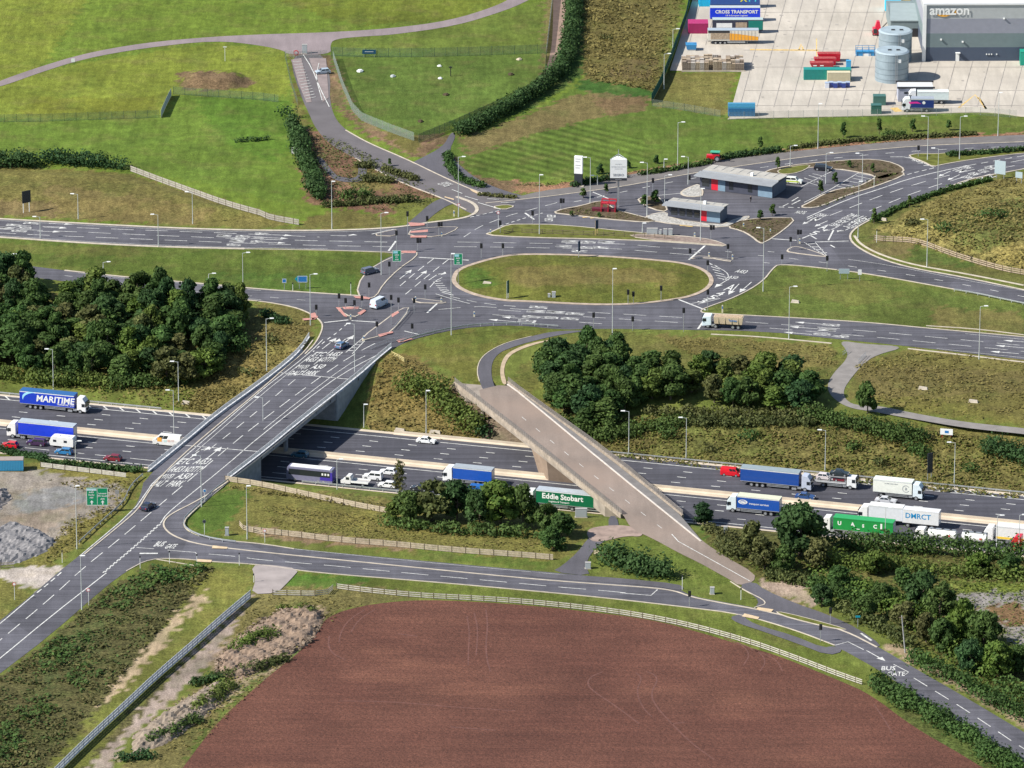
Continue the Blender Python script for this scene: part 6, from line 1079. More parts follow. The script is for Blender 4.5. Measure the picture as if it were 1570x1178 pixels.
def hopper(px_, py_, L, col, label, h=2.0):
    f = Frame('skip', px_, py_, label, 'skip', 0, 'red skips in the yard'); m = paint('hop%d' % int(col[0] * 999), col); f.part('body', m, lambda q: q.frus([(-L / 2 + .7, 0, .35), (L / 2 - .2, 0, .35), (L / 2 - .2, 2.2, .35), (-L / 2 + .7, 2.2, .35)], [(-L / 2, -.1, h), (L / 2, -.1, h), (L / 2, 2.4, h), (-L / 2, 2.4, h)])); f.part('load', mat('skip_load', (.30, .05, .05), .8, noise=.5, scale=2), lambda q: q.box(-L / 2 + .2, L / 2 - .2, .1, 2.2, h + .003, h + .12)); f.part('stripe', WPAINT, lambda q: [q.box(-L / 2 + .9 + i * 1.9, -L / 2 + 1.9 + i * 1.9, -.09 - .02, -.06, h * .55, h * .7) for i in range(int(L / 2.2))]); f.part('skid', DARK, lambda q: [q.box(-L / 2 + .8, L / 2 - .3, y, y + .2, 0, .347) for y in (.2, 1.8)]); return f
hopper(1271, 96, 6.4, (.50, .012, .03), 'bright red skip, rearmost of three above the green container', 2.4); hopper(1265, 101.5, 6.2, (.46, .012, .03), 'red skip with white marks between two others'); hopper(1260, 106.5, 6.6, (.30, .012, .025), 'darker red skip directly behind the green container', 1.7)
container(1301, 106, 1.3, 2.2, (.03, .28, .52), 'small blue bin behind the green container end', 0, 1.4, 'bin', None, False, 'bin'); container(1268.5, 123.5, 13.0, 3.0, (.0, .22, .19), 'long teal green container in the middle of the yard'); container(1286, 126.5, 6.3, 2.7, (.56, .50, .34), 'beige container standing in front of the long teal one', 0, 2.5)
for i in range(6):
    f = Frame('crate', 1268 + i * 6.4, 136 - (i % 2) * .8, ['white and blue crate at the row end below the beige container', 'second blue crate from the white one', 'third blue crate in the yard row', 'fourth blue crate in the yard row', 'fifth blue crate in the yard row', 'last blue crate in the yard row'][i], 'crate', 0, 'blue crates in the yard'); f.box('body', paint('crate%d' % (i == 0), (.55, .58, .66) if i == 0 else (.015, .04, .22)), -.55, .55, 0, 1.2, .12, 1.5); f.box('lid', paint('crate_lid', (.35, .42, .55)), -.58, .58, -.03, 1.23, 1.503, 1.62); f.box('pallet', PAL[0], -.58, .58, -.02, 1.2, 0, .117)
f = Frame('stillage', 1327, 87, 'blue wire cage with white load beside the tanks', 'cage'); B2 = paint('cage_blue', (.02, .22, .46)); f.part('frame', B2, lambda q: [q.box(x, x + .12, y, y + .12, 0, 2.6) for x in (-2.7, -.9, .9, 2.6) for y in (0, 2.2)] + [q.box(-2.7, 2.7, y, y + .1, z, z + .1) for y in (0, 2.2) for z in (1.4, 2.5)]); f.box('load', B2, -2.5, 2.4, .2, 2.1, .1, 1.3); f.box('bag', WPAINT, -.8, 1.4, .1, 1.2, .1, .8)
f = Frame('loading_machine', 1346, 56, 'red loading machine with raised hopper near the tanks', 'machine'); RM = paint('machine_red', (.52, .01, .04)); f.part('body', RM, lambda q: (q.box(-1.4, .6, 0, 3.4, .5, 1.9), q.frus([(-.9, .6, 1.9), (.9, .6, 1.9), (.9, 3, 1.9), (-.9, 3, 1.9)], [(-.3, 1, 4.0), (.5, 1, 4.0), (.5, 2.6, 4.0), (-.3, 2.6, 4.0)]))); f.box('cab', GLASS, -1.3, -.3, -.6, -.02, 1.0, 2.2); f.part('boom', DARK, lambda q: q.tube((.6, 1.5, 1.4), (2.6, 1.6, 3.6), .14))
for x in (-1.0, .5): wheel_pair(f, x, .3, 3.0, .55)
container(1369, 18, 4.4, 3.2, (.0, .50, .74), 'bright cyan box unit beside the annexe roof', 0, 4); container(1399, 13, 6.6, 4.4, (.78, .47, .0), 'big yellow-orange box unit above the annexe', 0, 5, 'container', None, False)
container(1348.5, 162.5, 3.4, 2.6, (.04, .12, .10), 'upper of two dark green boxes near the pump house', 0, 2.4, 'plant_box', None, False, 'cabinet'); container(1343.5, 176, 2.8, 2.5, (.03, .11, .09), 'lower of two dark green boxes near the yard fence', 0, 2.2, 'plant_box', None, False, 'cabinet'); container(1573, 101.5, 3.2, 4.0, (.0, .26, .18), 'green tall box at the frame edge by the warehouse', 0, 3, 'plant_box', None, False, 'cabinet')
container(15, 723, 6.1, 2.6, (.04, .30, .50), 'bright blue container with rusty roof by the motorway verge', radians(2), 2.5, 'container', (.30, .24, .21))
# ================================================================ street furniture
LAMPM = mat('lamp_column_paint', (.50, .53, .52), .5, .2, noise=.06, scale=1)
def lamp(x, y, top, arm, label, group='street lamps', z=None, wood_=False):
    b = GP(x, y) if z is None else U(x, y, z); h = height_px(x, y, top) if z is None else (lambda q: q + CH - z)(b.y * (((589 - top) / F) * CD - SD) / (CD + (589 - top) / F * SD)); h = max(2.5, h)
    e = empty('street_lamp', b, 0, label, 'street lamp', group); m_ = MB(); m_.tube((0, 0, -.2), (0, 0, 1.4), .14, .13, 8); m_.tube((0, 0, 1.4), (0, 0, h), .10, .055, 8); m_.build('column', LAMPM, e)
    m_ = MB(); m_.tube((0, 0, h - .1), (arm * 1.0, 0, h + .15), .05, .04, 6); m_.build('bracket', LAMPM, e)
    m_ = MB(); s_ = 1 if arm >= 0 else -1; m_.frus([(arm * .9, -.22, h + .05), (arm * .9 + s_ * 1.0, -.18, h + .1), (arm * .9 + s_ * 1.0, .18, h + .1), (arm * .9, .22, h + .05)][::s_], [(arm * .9, -.16, h + .24), (arm * .9 + s_ * .9, -.12, h + .24), (arm * .9 + s_ * .9, .12, h + .24), (arm * .9, .16, h + .24)][::s_]); m_.build('lantern', WPAINT, e); return e
L_ = """120 336 298 -1|on the brown bank above the west road
295.5 343.5 295 -1|with its shadow on the bank below the grey fence
243 379 329.5 -1|on the kerb strip of the west grass verge
62 366 333 -1|near the lettering of the west road's start
373 464.5 388 1|on the grass by the slip road, near the flyover wood
14.5 405 391 1|peeping above the trees at the frame edge
158.5 417 406 1|low above the tree gap on the slip road
320 435 420 1|half hidden on the far side of the slip road
82 597 536 -1|in front of the big wood, towards the frame edge
274 616 555 -1|in front of the big wood near the flyover
558 656 621 0|in the shade below the flyover abutment
653.5 665 600 0|on the far verge between the two bridges
964 694.6 631 -1|on the far bank just past the older bridge
1052 703.6 641 -1|on the far bank above empty lanes
1265 721.5 660 -1|on the far verge behind the car transporter
1463 743 679 -1|on the far verge past the blue sign backs
409 568 489 1|on the straw bank beside the flyover railing
476 499 421 1|on the kerb nose of the slip road
584.7 422.5 327 1|on the paved island beside a parked car
509 351 279 0|on the verge below the mulch beds
703 333 241 1|on the grass nose by the access road mouth
692 514 390 0|tallest of the junction, beside the green sign
544 582 497 -1|on the flyover, over the lettered lanes
827 360 269 0|on the strip before the service lane
939 514 413 0|in the grass below the oval roundabout
1074 370 290 0|passing in front of the short kiosk
1170 447 350 -1|on the grass corner with its long shadow
1315.5 365 279 0|on the red kerbed bend of the wide road
1421 410 337 -1|on the bank beside the post and rail fence
1209.5 520.5 440 1|on the verge east of the tipper lorry
1501 551 470 1|on the verge by the eastern frame edge
1211.5 256 224 1|by the estate road behind the ambulance-like car
1266 282 235 1|between the parking bays
1322 281 236 -1|in the planted bed of the car park
1437.5 297 228 -1|on the straw mound side of the wide road
1422 246 179 -1|on the grass splitter of the estate road
1471 245 179 1|on the planted splitter further east
1039 255 188 1|on the lawn verge above the long kiosk
1055 283 241 -1|by the cobbles at the long kiosk
1019 313.5 269 1|in the bed by the short kiosk corner
905 312 242 -1|beside the two estate signs
916 284 270 -1|short, beside the white totem sign
1018 263 245 0|short, on the red bark bed
1031.6 79 45 1|on the lorry yard fence, upper
1018 137 83 1|on the lorry yard fence, lower
309 777.5 699 -1|on the flyover approach beside a round sign
118 842 746 0|beside the gravel yard
125.5 935 853 0|on the verge of the south-west road
404 690 610 -1|on the flyover parapet above the motorway
379 827 746 0|by the tan boarded fences
985 358 343 0|short, by the white cabinets
1254 228 160 0|a thin mast on the bark bed below the yard
1530 209 143 0|a thin mast near the frame edge below the yard
992 331 250 -1|slim with camera, beside the short kiosk"""
for ln in L_.split('\n'):
    a, lb = ln.split('|'); x, y, tp, ar = map(float, a.split()); lamp(x, y, tp, ar, 'pale street lamp column ' + lb)
for x, y, tp, lb in [(267, 676, 599, 'rising from the central reservation left of the flyover')]: lamp(x, y, tp, -.9, 'pale street lamp column rising from the central reservation near the flyover', z=-7)
for x, y, tp, lb in [(116, 709, 677, 'near the caravan'), (517, 752, 705, 'between coach and flatbed'), (1357, 829, 779, 'over the green container'), (1528, 842, 791, 'beside the white tanker'), (1562, 846, 790, 'in front of the red tractor')]: lamp(x, y, tp, .6, 'thin street lamp on the near motorway verge ' + lb, z=-6.5)
e = empty('utility_pole', GP(1388, 1001), 0, 'leaning wooden utility pole in the scrub beside the lane', 'pole'); m_ = MB(); m_.tube((0, 0, -.2), (-.9, .2, 8.2), .16, .11, 8); m_.build('shaft', WOODG, e); m_ = MB(); m_.box(-1.5, -.3, .1, .24, 7.7, 7.85); m_.build('crossbar', WOODB, e)
TLH = mat('signal_black', (.012, .012, .014), .6)
def signal(x, y, top, label, two=False):
    b = GP(x, y); h = max(2.4, height_px(x, y, top)); e = empty('traffic_light', b, 0, label, 'traffic light', 'traffic lights of the junction'); m_ = MB(); m_.tube((0, 0, -.1), (0, 0, h), .075, .07, 7); m_.build('pole', STEEL, e)
    m_ = MB(); m_.box(-.32, .32, -.1, .16, h - 1.15, h + .1); hd = m_.build('signal_head', TLH, e)
    m_ = MB()
    for i in range(3): m_.tube((0, -.10, h - .85 + i * .32), (0, -.28, h - .85 + i * .32), .13, .14, 8)
    m_.build('lens_hood', TLH, hd)
    if two: m_ = MB(); m_.box(.38, .95, -.1, .16, h - 1.1, h + .05); m_.build('signal_head', TLH, e)
    return e
S_ = """520 471 451|on the pink island, westmost
530 475 458|on the pink island, second from its tip
543.5 477 461|on the pink island, near the bollard
555 471 454|on the pink island behind the white van
485 486 468|on the slip road kerb beside pink paving
600 499 453|tall, on the guard-railed refuge
611 478 457|at the head of the guard-railed refuge
635 480 458|at the refuge tip by the pale bollard
578 515 494|at the refuge foot near the blue car
632 514 497|on the flyover footway beside pink paving
597 424 402|on the paved island near the lamp
566 455 434|at the foot of the paved island
652 459 437|on the slim refuge by the hatching
608 389 354|at the stop line under the green sign
640.5 384 366|double, at the top of the paved island|2
625 361 325|tall, by the pink crossing on the north kerb
655 352 332|by the footway mouth
673 363 341|double, on the north-west refuge|2
738 396 374|on the top of the oval lawn, by the hatching
771 393 374|on the top edge of the oval lawn
767 358 339|at the tip of the gravelly strip
860 322 305|double, on the planted bed tip|2
816.5 343 324|beside the lane letters near the planted bed
1116 397 375|by a pale bollard at the thin east refuge
1058 398 382|on the thin east refuge tip
1090 367 346|double, on the strip end by the service lane|2
970 507 486|on the south verge below the oval lawn
1048 509 473|tall, on the south verge before the tipper lorry
1085 477 445|on the grass tip above the tipper cab
963 467 445|on the oval lawn, first of a pair
971 466 448|on the oval lawn, second of a pair
1013.5 462 439|on the oval lawn, alone near its east end
910 512 480|slim, by the footpath mouth
1085 419 400|at the oval lawn's east nose
1223.5 374 353|double, on the triangular hatch|2
1212 385 364|on the triangular refuge
1268 416 393|on the kerb of the brown paved verge
1199 405 392|at the grass corner tip
1408 241 224|on the estate road splitter tip
1001 293 274|at the estate road stop line
1057 283 270|by the cobbles of the long kiosk
1057 931 907|at the roadworks on the field road
1273 958 933|at the lane bend, on the far kerb
1258 984 958|at the lane bend, on the near kerb"""
for ln in S_.split('\n'):
    q = ln.split('|'); x, y, tp = map(float, q[0].split()); signal(x, y, tp, 'black traffic light ' + q[1], len(q) > 2)
BOLL = mat('pale_bollard', (.62, .57, .42), .5)
for x, y, tp, lb in [(537.6, 490, 482, 'on the pink island'), (557.5, 523, 515, 'at the hatch above the flyover lettering'), (637, 462, 455, 'at the slim refuge, western end'), (676.5, 464, 457, 'at the slim refuge, eastern end'), (727, 486, 478, 'on the south verge kerb'), (677, 362.6, 356, 'on the north-west refuge'), (1087, 394, 387, 'on the thin east refuge'), (1123, 398, 390.6, 'at the thin east refuge end'), (1107.5, 479.7, 468, 'above the tipper lorry cab'), (1226, 374, 366, 'on the triangular refuge'), (1065, 363.6, 357, 'by the white cabinets'), (1140, 348.6, 342, 'in the triangular planted bed'), (1181, 357, 351, 'at the edge of the triangular bed'), (752, 359, 352, 'at the gravel strip tip'), (696, 332, 323, 'white, on the grass nose')]:
    b = GP(x, y); h = max(.9, height_px(x, y, tp)); e = empty('bollard', b, 0, 'pale keep-side bollard ' + lb, 'bollard', 'traffic bollards'); m_ = MB(); m_.frus([(-.2, -.12, 0), (.2, -.12, 0), (.2, .12, 0), (-.2, .12, 0)], [(-.17, -.1, h), (.17, -.1, h), (.17, .1, h), (-.17, .1, h)]); m_.build('body', BOLL, e); m_ = MB(); m_.box(-.12, .12, -.15, -.121, h * .55, h * .85); m_.build('plate', SIGNB, e)
def sign(x, y, w_, z0, z1, m_, label, posts=2, rz=0.0, pm=STEEL, lines=None, back=False, cat='road sign', name='road_sign'):
    f = Frame(name, x, y, label, cat, rz); f.box('panel', m_, -w_ / 2, w_ / 2, -.06, .06, z0, z1)
    for i in range(posts):
        xx = 0 if posts == 1 else -w_ * .35 + w_ * .7 * i / (posts - 1); f.box('post', pm, xx - .07, xx + .07, .065, .2, -.1, z1 - .1)
    if m_ in (SIGNG, SIGNB): f.part('border', SIGNW, lambda q: [q.box(-w_ / 2, w_ / 2, -.075, -.063, z, z + .08) for z in (z0, z1 - .08)] + [q.box(x_, x_ + .08, -.075, -.063, z0 + .08, z1 - .08) for x_ in (-w_ / 2, w_ / 2 - .08)])
    for (t_, tx, tz, ts, tm) in (lines or []): lettering(t_, ts, tm, f.e, (tx, -.085, tz), (radians(90), 0, 0), .01)
    return f
CY = mat('sign_pale_blue', (.30, .60, .68), .5)
f = sign(149.5, 786, 4.7, 1.7, 5.8, SIGNG, 'large green direction sign on three posts beside the south-west road', 3, 0, STEEL, [('Nottingham', -1.25, 5.35, .5, SIGNW), ('A453', -1.25, 4.75, .5, SIGNW), ('Derby', -1.25, 4.15, .5, SIGNW), ('A50', -1.25, 3.5, .5, SIGNW), ('Leicester', 1.2, 4.5, .5, SIGNW), ('(M1 South)', 1.2, 3.9, .5, SIGNW), ('A42', 1.2, 3.2, .55, SIGNW)])
f.box('patch', CY, -2.2, -.2, -.08, -.064, 5.15, 5.6); f.box('divider', SIGNW, .0, .07, -.08, -.064, 1.9, 5.6)
for x in (-1.2, 1.2): f.part('arrow', SIGNW, lambda q: q.add([(x - .12, -.08, 1.9), (x + .12, -.08, 1.9), (x + .12, -.08, 2.4), (x + .4, -.08, 2.4), (x, -.08, 2.9), (x - .4, -.08, 2.4), (x - .12, -.08, 2.4)], [(0, 1, 2, 6), (3, 4, 5)]))
for x, y, lb in ((608.5, 411, 'tall green junction sign on one post at the paved island'), (702.5, 436.5, 'tall green junction sign on the tip of the oval lawn')):
    h0 = height_px(x, y, y - 10); z1 = height_px(x, y, 384 if x < 650 else 389); f = sign(x, y, 2.15, z1 - 2.9, z1, SIGNG, lb, 1, 0, STEEL, [('A453', .0, z1 - 1.2, .5, SIGNW), ('M1', .0, z1 - 1.8, .5, SIGNW), ('A50', .0, z1 - 2.4, .5, SIGNW)]); f.box('patch', CY, -.85, .25, -.08, -.064, z1 - .8, z1 - .2)
f = sign(464, 443, 2.3, 1.7, 3.3, SIGNB, 'teal arrow-shaped direction sign on the grass by the slip road', 2); f.part('arrow_tip', mat('sign_teal', (.0, .25, .33), .5), lambda q: q.add([(-1.15, -.06, 1.7), (-1.15, -.06, 3.3), (-1.9, -.06, 2.5), (-1.15, .06, 1.7), (-1.15, .06, 3.3), (-1.9, .06, 2.5)], [(0, 2, 1), (3, 4, 5), (0, 3, 5, 2), (2, 5, 4, 1)]))
sign(436, 445, 1.0, 1.9, 2.9, SIGNB, 'small square blue sign on the grass triangle', 1); sign(41, 326, 2.5, 2.6, 5.8, SIGNK, 'dark sign back on two white posts on the brown bank', 2, radians(35), WPAINT); sign(779, 459, .9, 1.6, 4.8, mat('sign_edge_green', (.01, .06, .04), .6), 'narrow dark green sign seen nearly edge-on on the oval lawn', 2, radians(60)); sign(888, 396, 1.0, 1.8, 4.4, mat('sign_edge_blue', (.01, .03, .07), .6), 'dark blue sign seen nearly edge-on at the oval lawn top', 1, radians(60))
sign(915, 362, .9, 1.9, 4.2, MATS['sign_edge_blue'], 'dark sign on two yellow posts in the strip by the rail fence', 2, radians(40), mat('yellow_post', (.42, .30, .12), .7)); sign(1533, 275, 3.0, 1.4, 5.0, mat('sign_pale_back', (.34, .42, .46), .5), 'pale blue-grey sign back on the wide road verge', 2, radians(-25)); sign(1562, 281, 1.9, 1.4, 3.0, MATS['sign_pale_back'], 'smaller pale sign back at the eastern frame edge', 2, radians(-25)); sign(1294, 428.5, 2.6, 1.5, 2.7, MATS['sign_pale_back'], 'pale blue sign back on the brown paved verge', 2)
sign(1318, 431.5, .9, 1.7, 3.0, SIGNW, 'small white sign on a post beside the brown paved verge', 1); sign(1425.5, 737, 1.5, 1.8, 6.6, SIGNK, 'tall dark sign back on two posts with its shadow on the bank', 2, radians(35)); f = sign(1451, 672, 2.9, .8, 2.2, SIGNW, 'white hoarding on red legs high on the scrubby bank', 2, radians(-12), RED); f.box('print', SIGNB, -.4, .5, -.09, -.063, 1.2, 1.8)
sign(837, 787, .8, .9, 1.7, SIGNW, 'pair-like small white sign among the trees by the green lorry', 1); sign(180, 768, .9, 1.6, 2.5, mat('round_back', (.25, .25, .25), .6), 'grey sign back beyond the flyover barrier', 1)
RING = mat('sign_red', (.55, .03, .04), .5)
def roundel(x, y, top, m1, m2, label):
    h = max(1.6, height_px(x, y, top)); f = Frame('road_sign', x, y, label, 'road sign'); f.part('disc', m1, lambda q: q.tube((0, -.05, h - .4), (0, -.09, h - .4), .40, .40, 16)); f.part('disc_face', m2, lambda q: q.tube((0, -.092, h - .4), (0, -.11, h - .4), .29, .29, 16)); f.box('post', WPAINT, -.05, .05, -.04, .05, -.1, h); return f
roundel(22.5, 920, 893, RING, SIGNW, 'red-ringed white speed sign at the yard entrance corner'); roundel(136, 930, 902, RING, SIGNW, 'red-ringed speed sign beside the scrub field'); roundel(314, 771, 750, WPAINT, SIGNB, 'round blue sign on the flyover approach'); roundel(764, 352, 324, RING, SIGNW, 'round sign with red centre near the access road nose'); roundel(703.5, 333, 312, RING, SIGNW, 'small round sign on the grass nose'); roundel(406, 832, 811, RING, SIGNW, 'speed sign at the end of the short fence'); roundel(313.5, 820, 797, mat('dark_disc', (.08, .09, .1), .6), SIGNK, 'dark round sign back on the bright grass corner')
for x, y, tp, lb in [(95.5, 863, 845, 'white marker post on the yard verge'), (215, 872, 853, 'white post with a dark cap at the field road mouth'), (260, 864, 845, 'second slim post along the field road'), (302, 866, 850, 'third slim post along the field road'), (367, 867, 848, 'fourth slim post along the field road'), (1046, 905, 882, 'slim post beside the footway island'), (1136, 920, 902, 'slim post at the old road mouth'), (389, 893, 880, 'short dark post by the driveway'), (538, 453, 433, 'thin white post at the slip road kerb'), (449, 447, 434, 'thin yellow post on the grass triangle'), (1340, 288, 268, 'slim post in the car park bed'), (1344, 372, 352, 'slim wooden post in the bank grass')]:
    b = GP(x, y); h = max(.8, height_px(x, y, tp)); e = empty('marker_post', b, 0, lb, 'post'); m_ = MB(); m_.tube((0, 0, -.1), (0, 0, h), .06, .05, 6); m_.build('shaft', WPAINT, e); m_ = MB(); m_.box(-.14, .14, -.1, .1, h - .3, h + .05); m_.build('cap', DARK, e)
f = sign(1315, 962, 1.0, 2.2, 2.6, mat('sign_teal', (.0, .25, .33), .5), 'small teal fingerpost in the lane scrub', 1); 
CAB = mat('cabinet_grey', (.42, .45, .46), .6, noise=.06, scale=1)
for x, y, w_, h, lb in [(891, 794, 2.6, 2.0, 'large grey cabinet beside the older bridge end'), (901.5, 873, 1.2, 1.4, 'pale grey utility cabinet on the field road footway'), (1092, 912, .9, 1.5, 'green-grey utility cabinet at the roadworks'), (1000, 361, 2.7, 1.7, 'large white cabinet on the gravelly strip'), (1012, 361, .7, 1.3, 'narrow cabinet next to the large white one'), (1020, 362, .9, 1.7, 'first of two pale green cabinets on the strip'), (1028, 362, 1.0, 1.7, 'second pale cabinet at the fence end'), (842, 458, .6, 1.0, 'small grey cabinet on the oval lawn edge'), (849, 458.5, .9, 1.6, 'taller grey cabinet on the oval lawn edge'), (1112.5, 821, .8, 1.9, 'grey cabinet below the brush at the older bridge'), (348, 822, .8, 1.8, 'dark blue bin-like cabinet on the bright grass corner'), (467, 83, 1.4, 2.6, 'white gatehouse-like cabinet at the access gate')]:
    f = Frame('utility_cabinet', x, y, lb, 'cabinet'); f.box('body', CAB if 'blue' not in lb else paint('cab_blue', (.03, .08, .20)), -w_ / 2, w_ / 2, 0, .8, .1, h); f.box('lid', GREYC, -w_ / 2 - .04, w_ / 2 + .04, -.04, .84, h + .003, h + .08); f.box('plinth', KERB, -w_ / 2 - .1, w_ / 2 + .1, -.1, .9, -.05, .097); f.box('door', mat('cabinet_door', (.36, .39, .40), .6), -w_ * .45, w_ * .45, -.03, -.003, .2, h - .1)
f = Frame('barrier_sign', 454, 88, 'round no-entry board on the access road gate', 'road sign'); f.part('disc', RING, lambda q: q.tube((0, 0, 1.3), (0, -.06, 1.3), .75, .75, 18)); f.part('disc_face', mat('pale_pink', (.5, .42, .45), .6), lambda q: q.tube((0, -.062, 1.3), (0, -.09, 1.3), .5, .5, 18)); f.box('post', WPAINT, -.06, .06, .0, .1, 0, 1.4)
f = Frame('notice_board', 566, 88, 'dark blue notice board on the compound fence', 'sign'); f.box('panel', paint('notice', (.01, .06, .13)), -1.9, 1.9, -.2, -.1, 1.0, 2.2); f.box('lettering', SIGNW, -1.2, 1.2, -.22, -.203, 1.6, 1.7); f.part('post', STEEL, lambda q: [q.box(x, x + .1, -.098, .0, 0, 2.2) for x in (-1.5, 1.4)])
# airfield oddments inside the compound
for x, y, s_, lb, m_ in [(552, 110, 1.0, 'white boulder-like cover in the compound, nearest the access road', WPAINT), (602, 118, .9, 'pale cover in the middle of the compound', CAB), (674, 102, .7, 'round white marker in the compound', WPAINT), (675, 121, .7, 'small white cover in the compound', WPAINT), (684, 146, .9, 'dark cover in the lower compound', SOIL), (783, 115, .9, 'dark cover near the compound hedge', SOIL), (645, 187, .9, 'dark cover at the compound point', SOIL), (796, 92, .8, 'tan cover by the compound top fence', CREAM)]:
    b = GP(x, y); q = MB(); pts = [(s_ * random.uniform(.7, 1.1) * cos(k * pi / 4), s_ * random.uniform(.7, 1.1) * sin(k * pi / 4)) for k in range(8)]; q.slab(pts, 0, s_ * .35); q.slab([(p[0] * .6, p[1] * .6) for p in pts], s_ * .353, s_ * .6); o = q.build('ground_cover', m_); o.location = b; tag(o, lb, 'ground marker')
f = Frame('mast', 691, 117, 'short dark mast standing in the compound', 'mast'); f.box('pole', DARK, -.12, .12, -.1, .1, 0, 2.8); f.box('head', DARK, -.45, .45, -.15, .15, 2.4, 2.7); f = Frame('wind_marker', 345, 94, 'faint pole marker on the airfield grass', 'mast'); f.box('pole', WPAINT, -.06, .06, -.05, .05, 0, 4.2); f.box('head', WPAINT, -.5, .5, -.1, .1, 4.0, 4.15)
for x, y, s_, lb in [(112, 97, .5, 'small white marker beside the airfield track'), (452, 238, .9, 'white panel against the dark hedge')]:
    f = Frame('marker_board', x, y, lb, 'marker'); f.box('panel', WPAINT, -s_, s_, -.05, .05, .3, .3 + s_ * 2); f.box('leg', STEEL, -.05, .05, .055, .12, -.1, .8)
for x, y, w_, lb in [(667, 664, 2.8, 'pale concrete drain block on the bank between the bridges'), (613, 661, 2.6, 'ring of pale concrete on the far verge'), (1415, 597, 2.4, 'pale boulder on the grass above the footpath'), (1492, 617, 2.4, 'round pale boulder by the footpath'), (285, 619, 2.2, 'pale concrete block on the bank by the flyover'), (747, 436, 2.4, 'fallen white post on the oval lawn'), (1219, 464, 2.2, 'white kerb piece lying on the east verge'), (1355, 338, 1.6, 'pale stones at the mound foot')]:
    b = GP(x, y); q = MB(); q.frus([(-w_ / 2, -.5, -.1), (w_ / 2, -.5, -.1), (w_ / 2, .6, -.1), (-w_ / 2, .6, -.1)], [(-w_ / 2 + .3, -.35, .55), (w_ / 2 - .2, -.3, .5), (w_ / 2 - .25, .4, .5), (-w_ / 2 + .25, .45, .6)]); o = q.build('concrete_block', KERB); o.location = b; o.rotation_euler = (0, 0, -.25); tag(o, lb, 'block')
# ================================================================ vehicles and a person
WHEELS = {}
def wheel(par, x, y, r, w_):
    k = (r, w_)
    if k not in WHEELS:
        q = MB(); q.tube((0, -w_ / 2, 0), (0, w_ / 2, 0), r, r, 16); a = q.build('wheel', TYRE); q = MB(); q.tube((0, -w_ / 2 - .015, 0), (0, w_ / 2 + .015, 0), r * .6, r * .6, 12); b = q.build('rim', STEEL)
        WHEELS[k] = (a.data, b.data); bpy.data.objects.remove(a); bpy.data.objects.remove(b)
    o = put(bpy.data.objects.new('wheel', WHEELS[k][0]), par); o.location = (x, y, r); put(bpy.data.objects.new('rim', WHEELS[k][1]), o)
TAIL = mat('tail_lamp', (.35, .01, .01), .3); HEADL = mat('head_lamp', (.65, .66, .66), .15)
def pane(q, b0, b1, t0, t1, u0, u1, v0, v1, e=.012):
    b0, b1, t0, t1 = map(Vector, (b0, b1, t0, t1)); n = (b1 - b0).cross(t0 - b0).normalized() * e
    g = lambda u, v: b0.lerp(b1, u).lerp(t0.lerp(t1, u), v) + n
    q.quad(g(u0, v0), g(u1, v0), g(u1, v1), g(u0, v1))
def spot(x, y, rz, W, z):
    """centre of a vehicle whose near side touches the ground at photo pixel (x, y)"""
    b = U(x, y, z); n = Vector((-sin(rz), cos(rz), 0)); n = n if n.y > 0 else -n; return b + n * W / 2
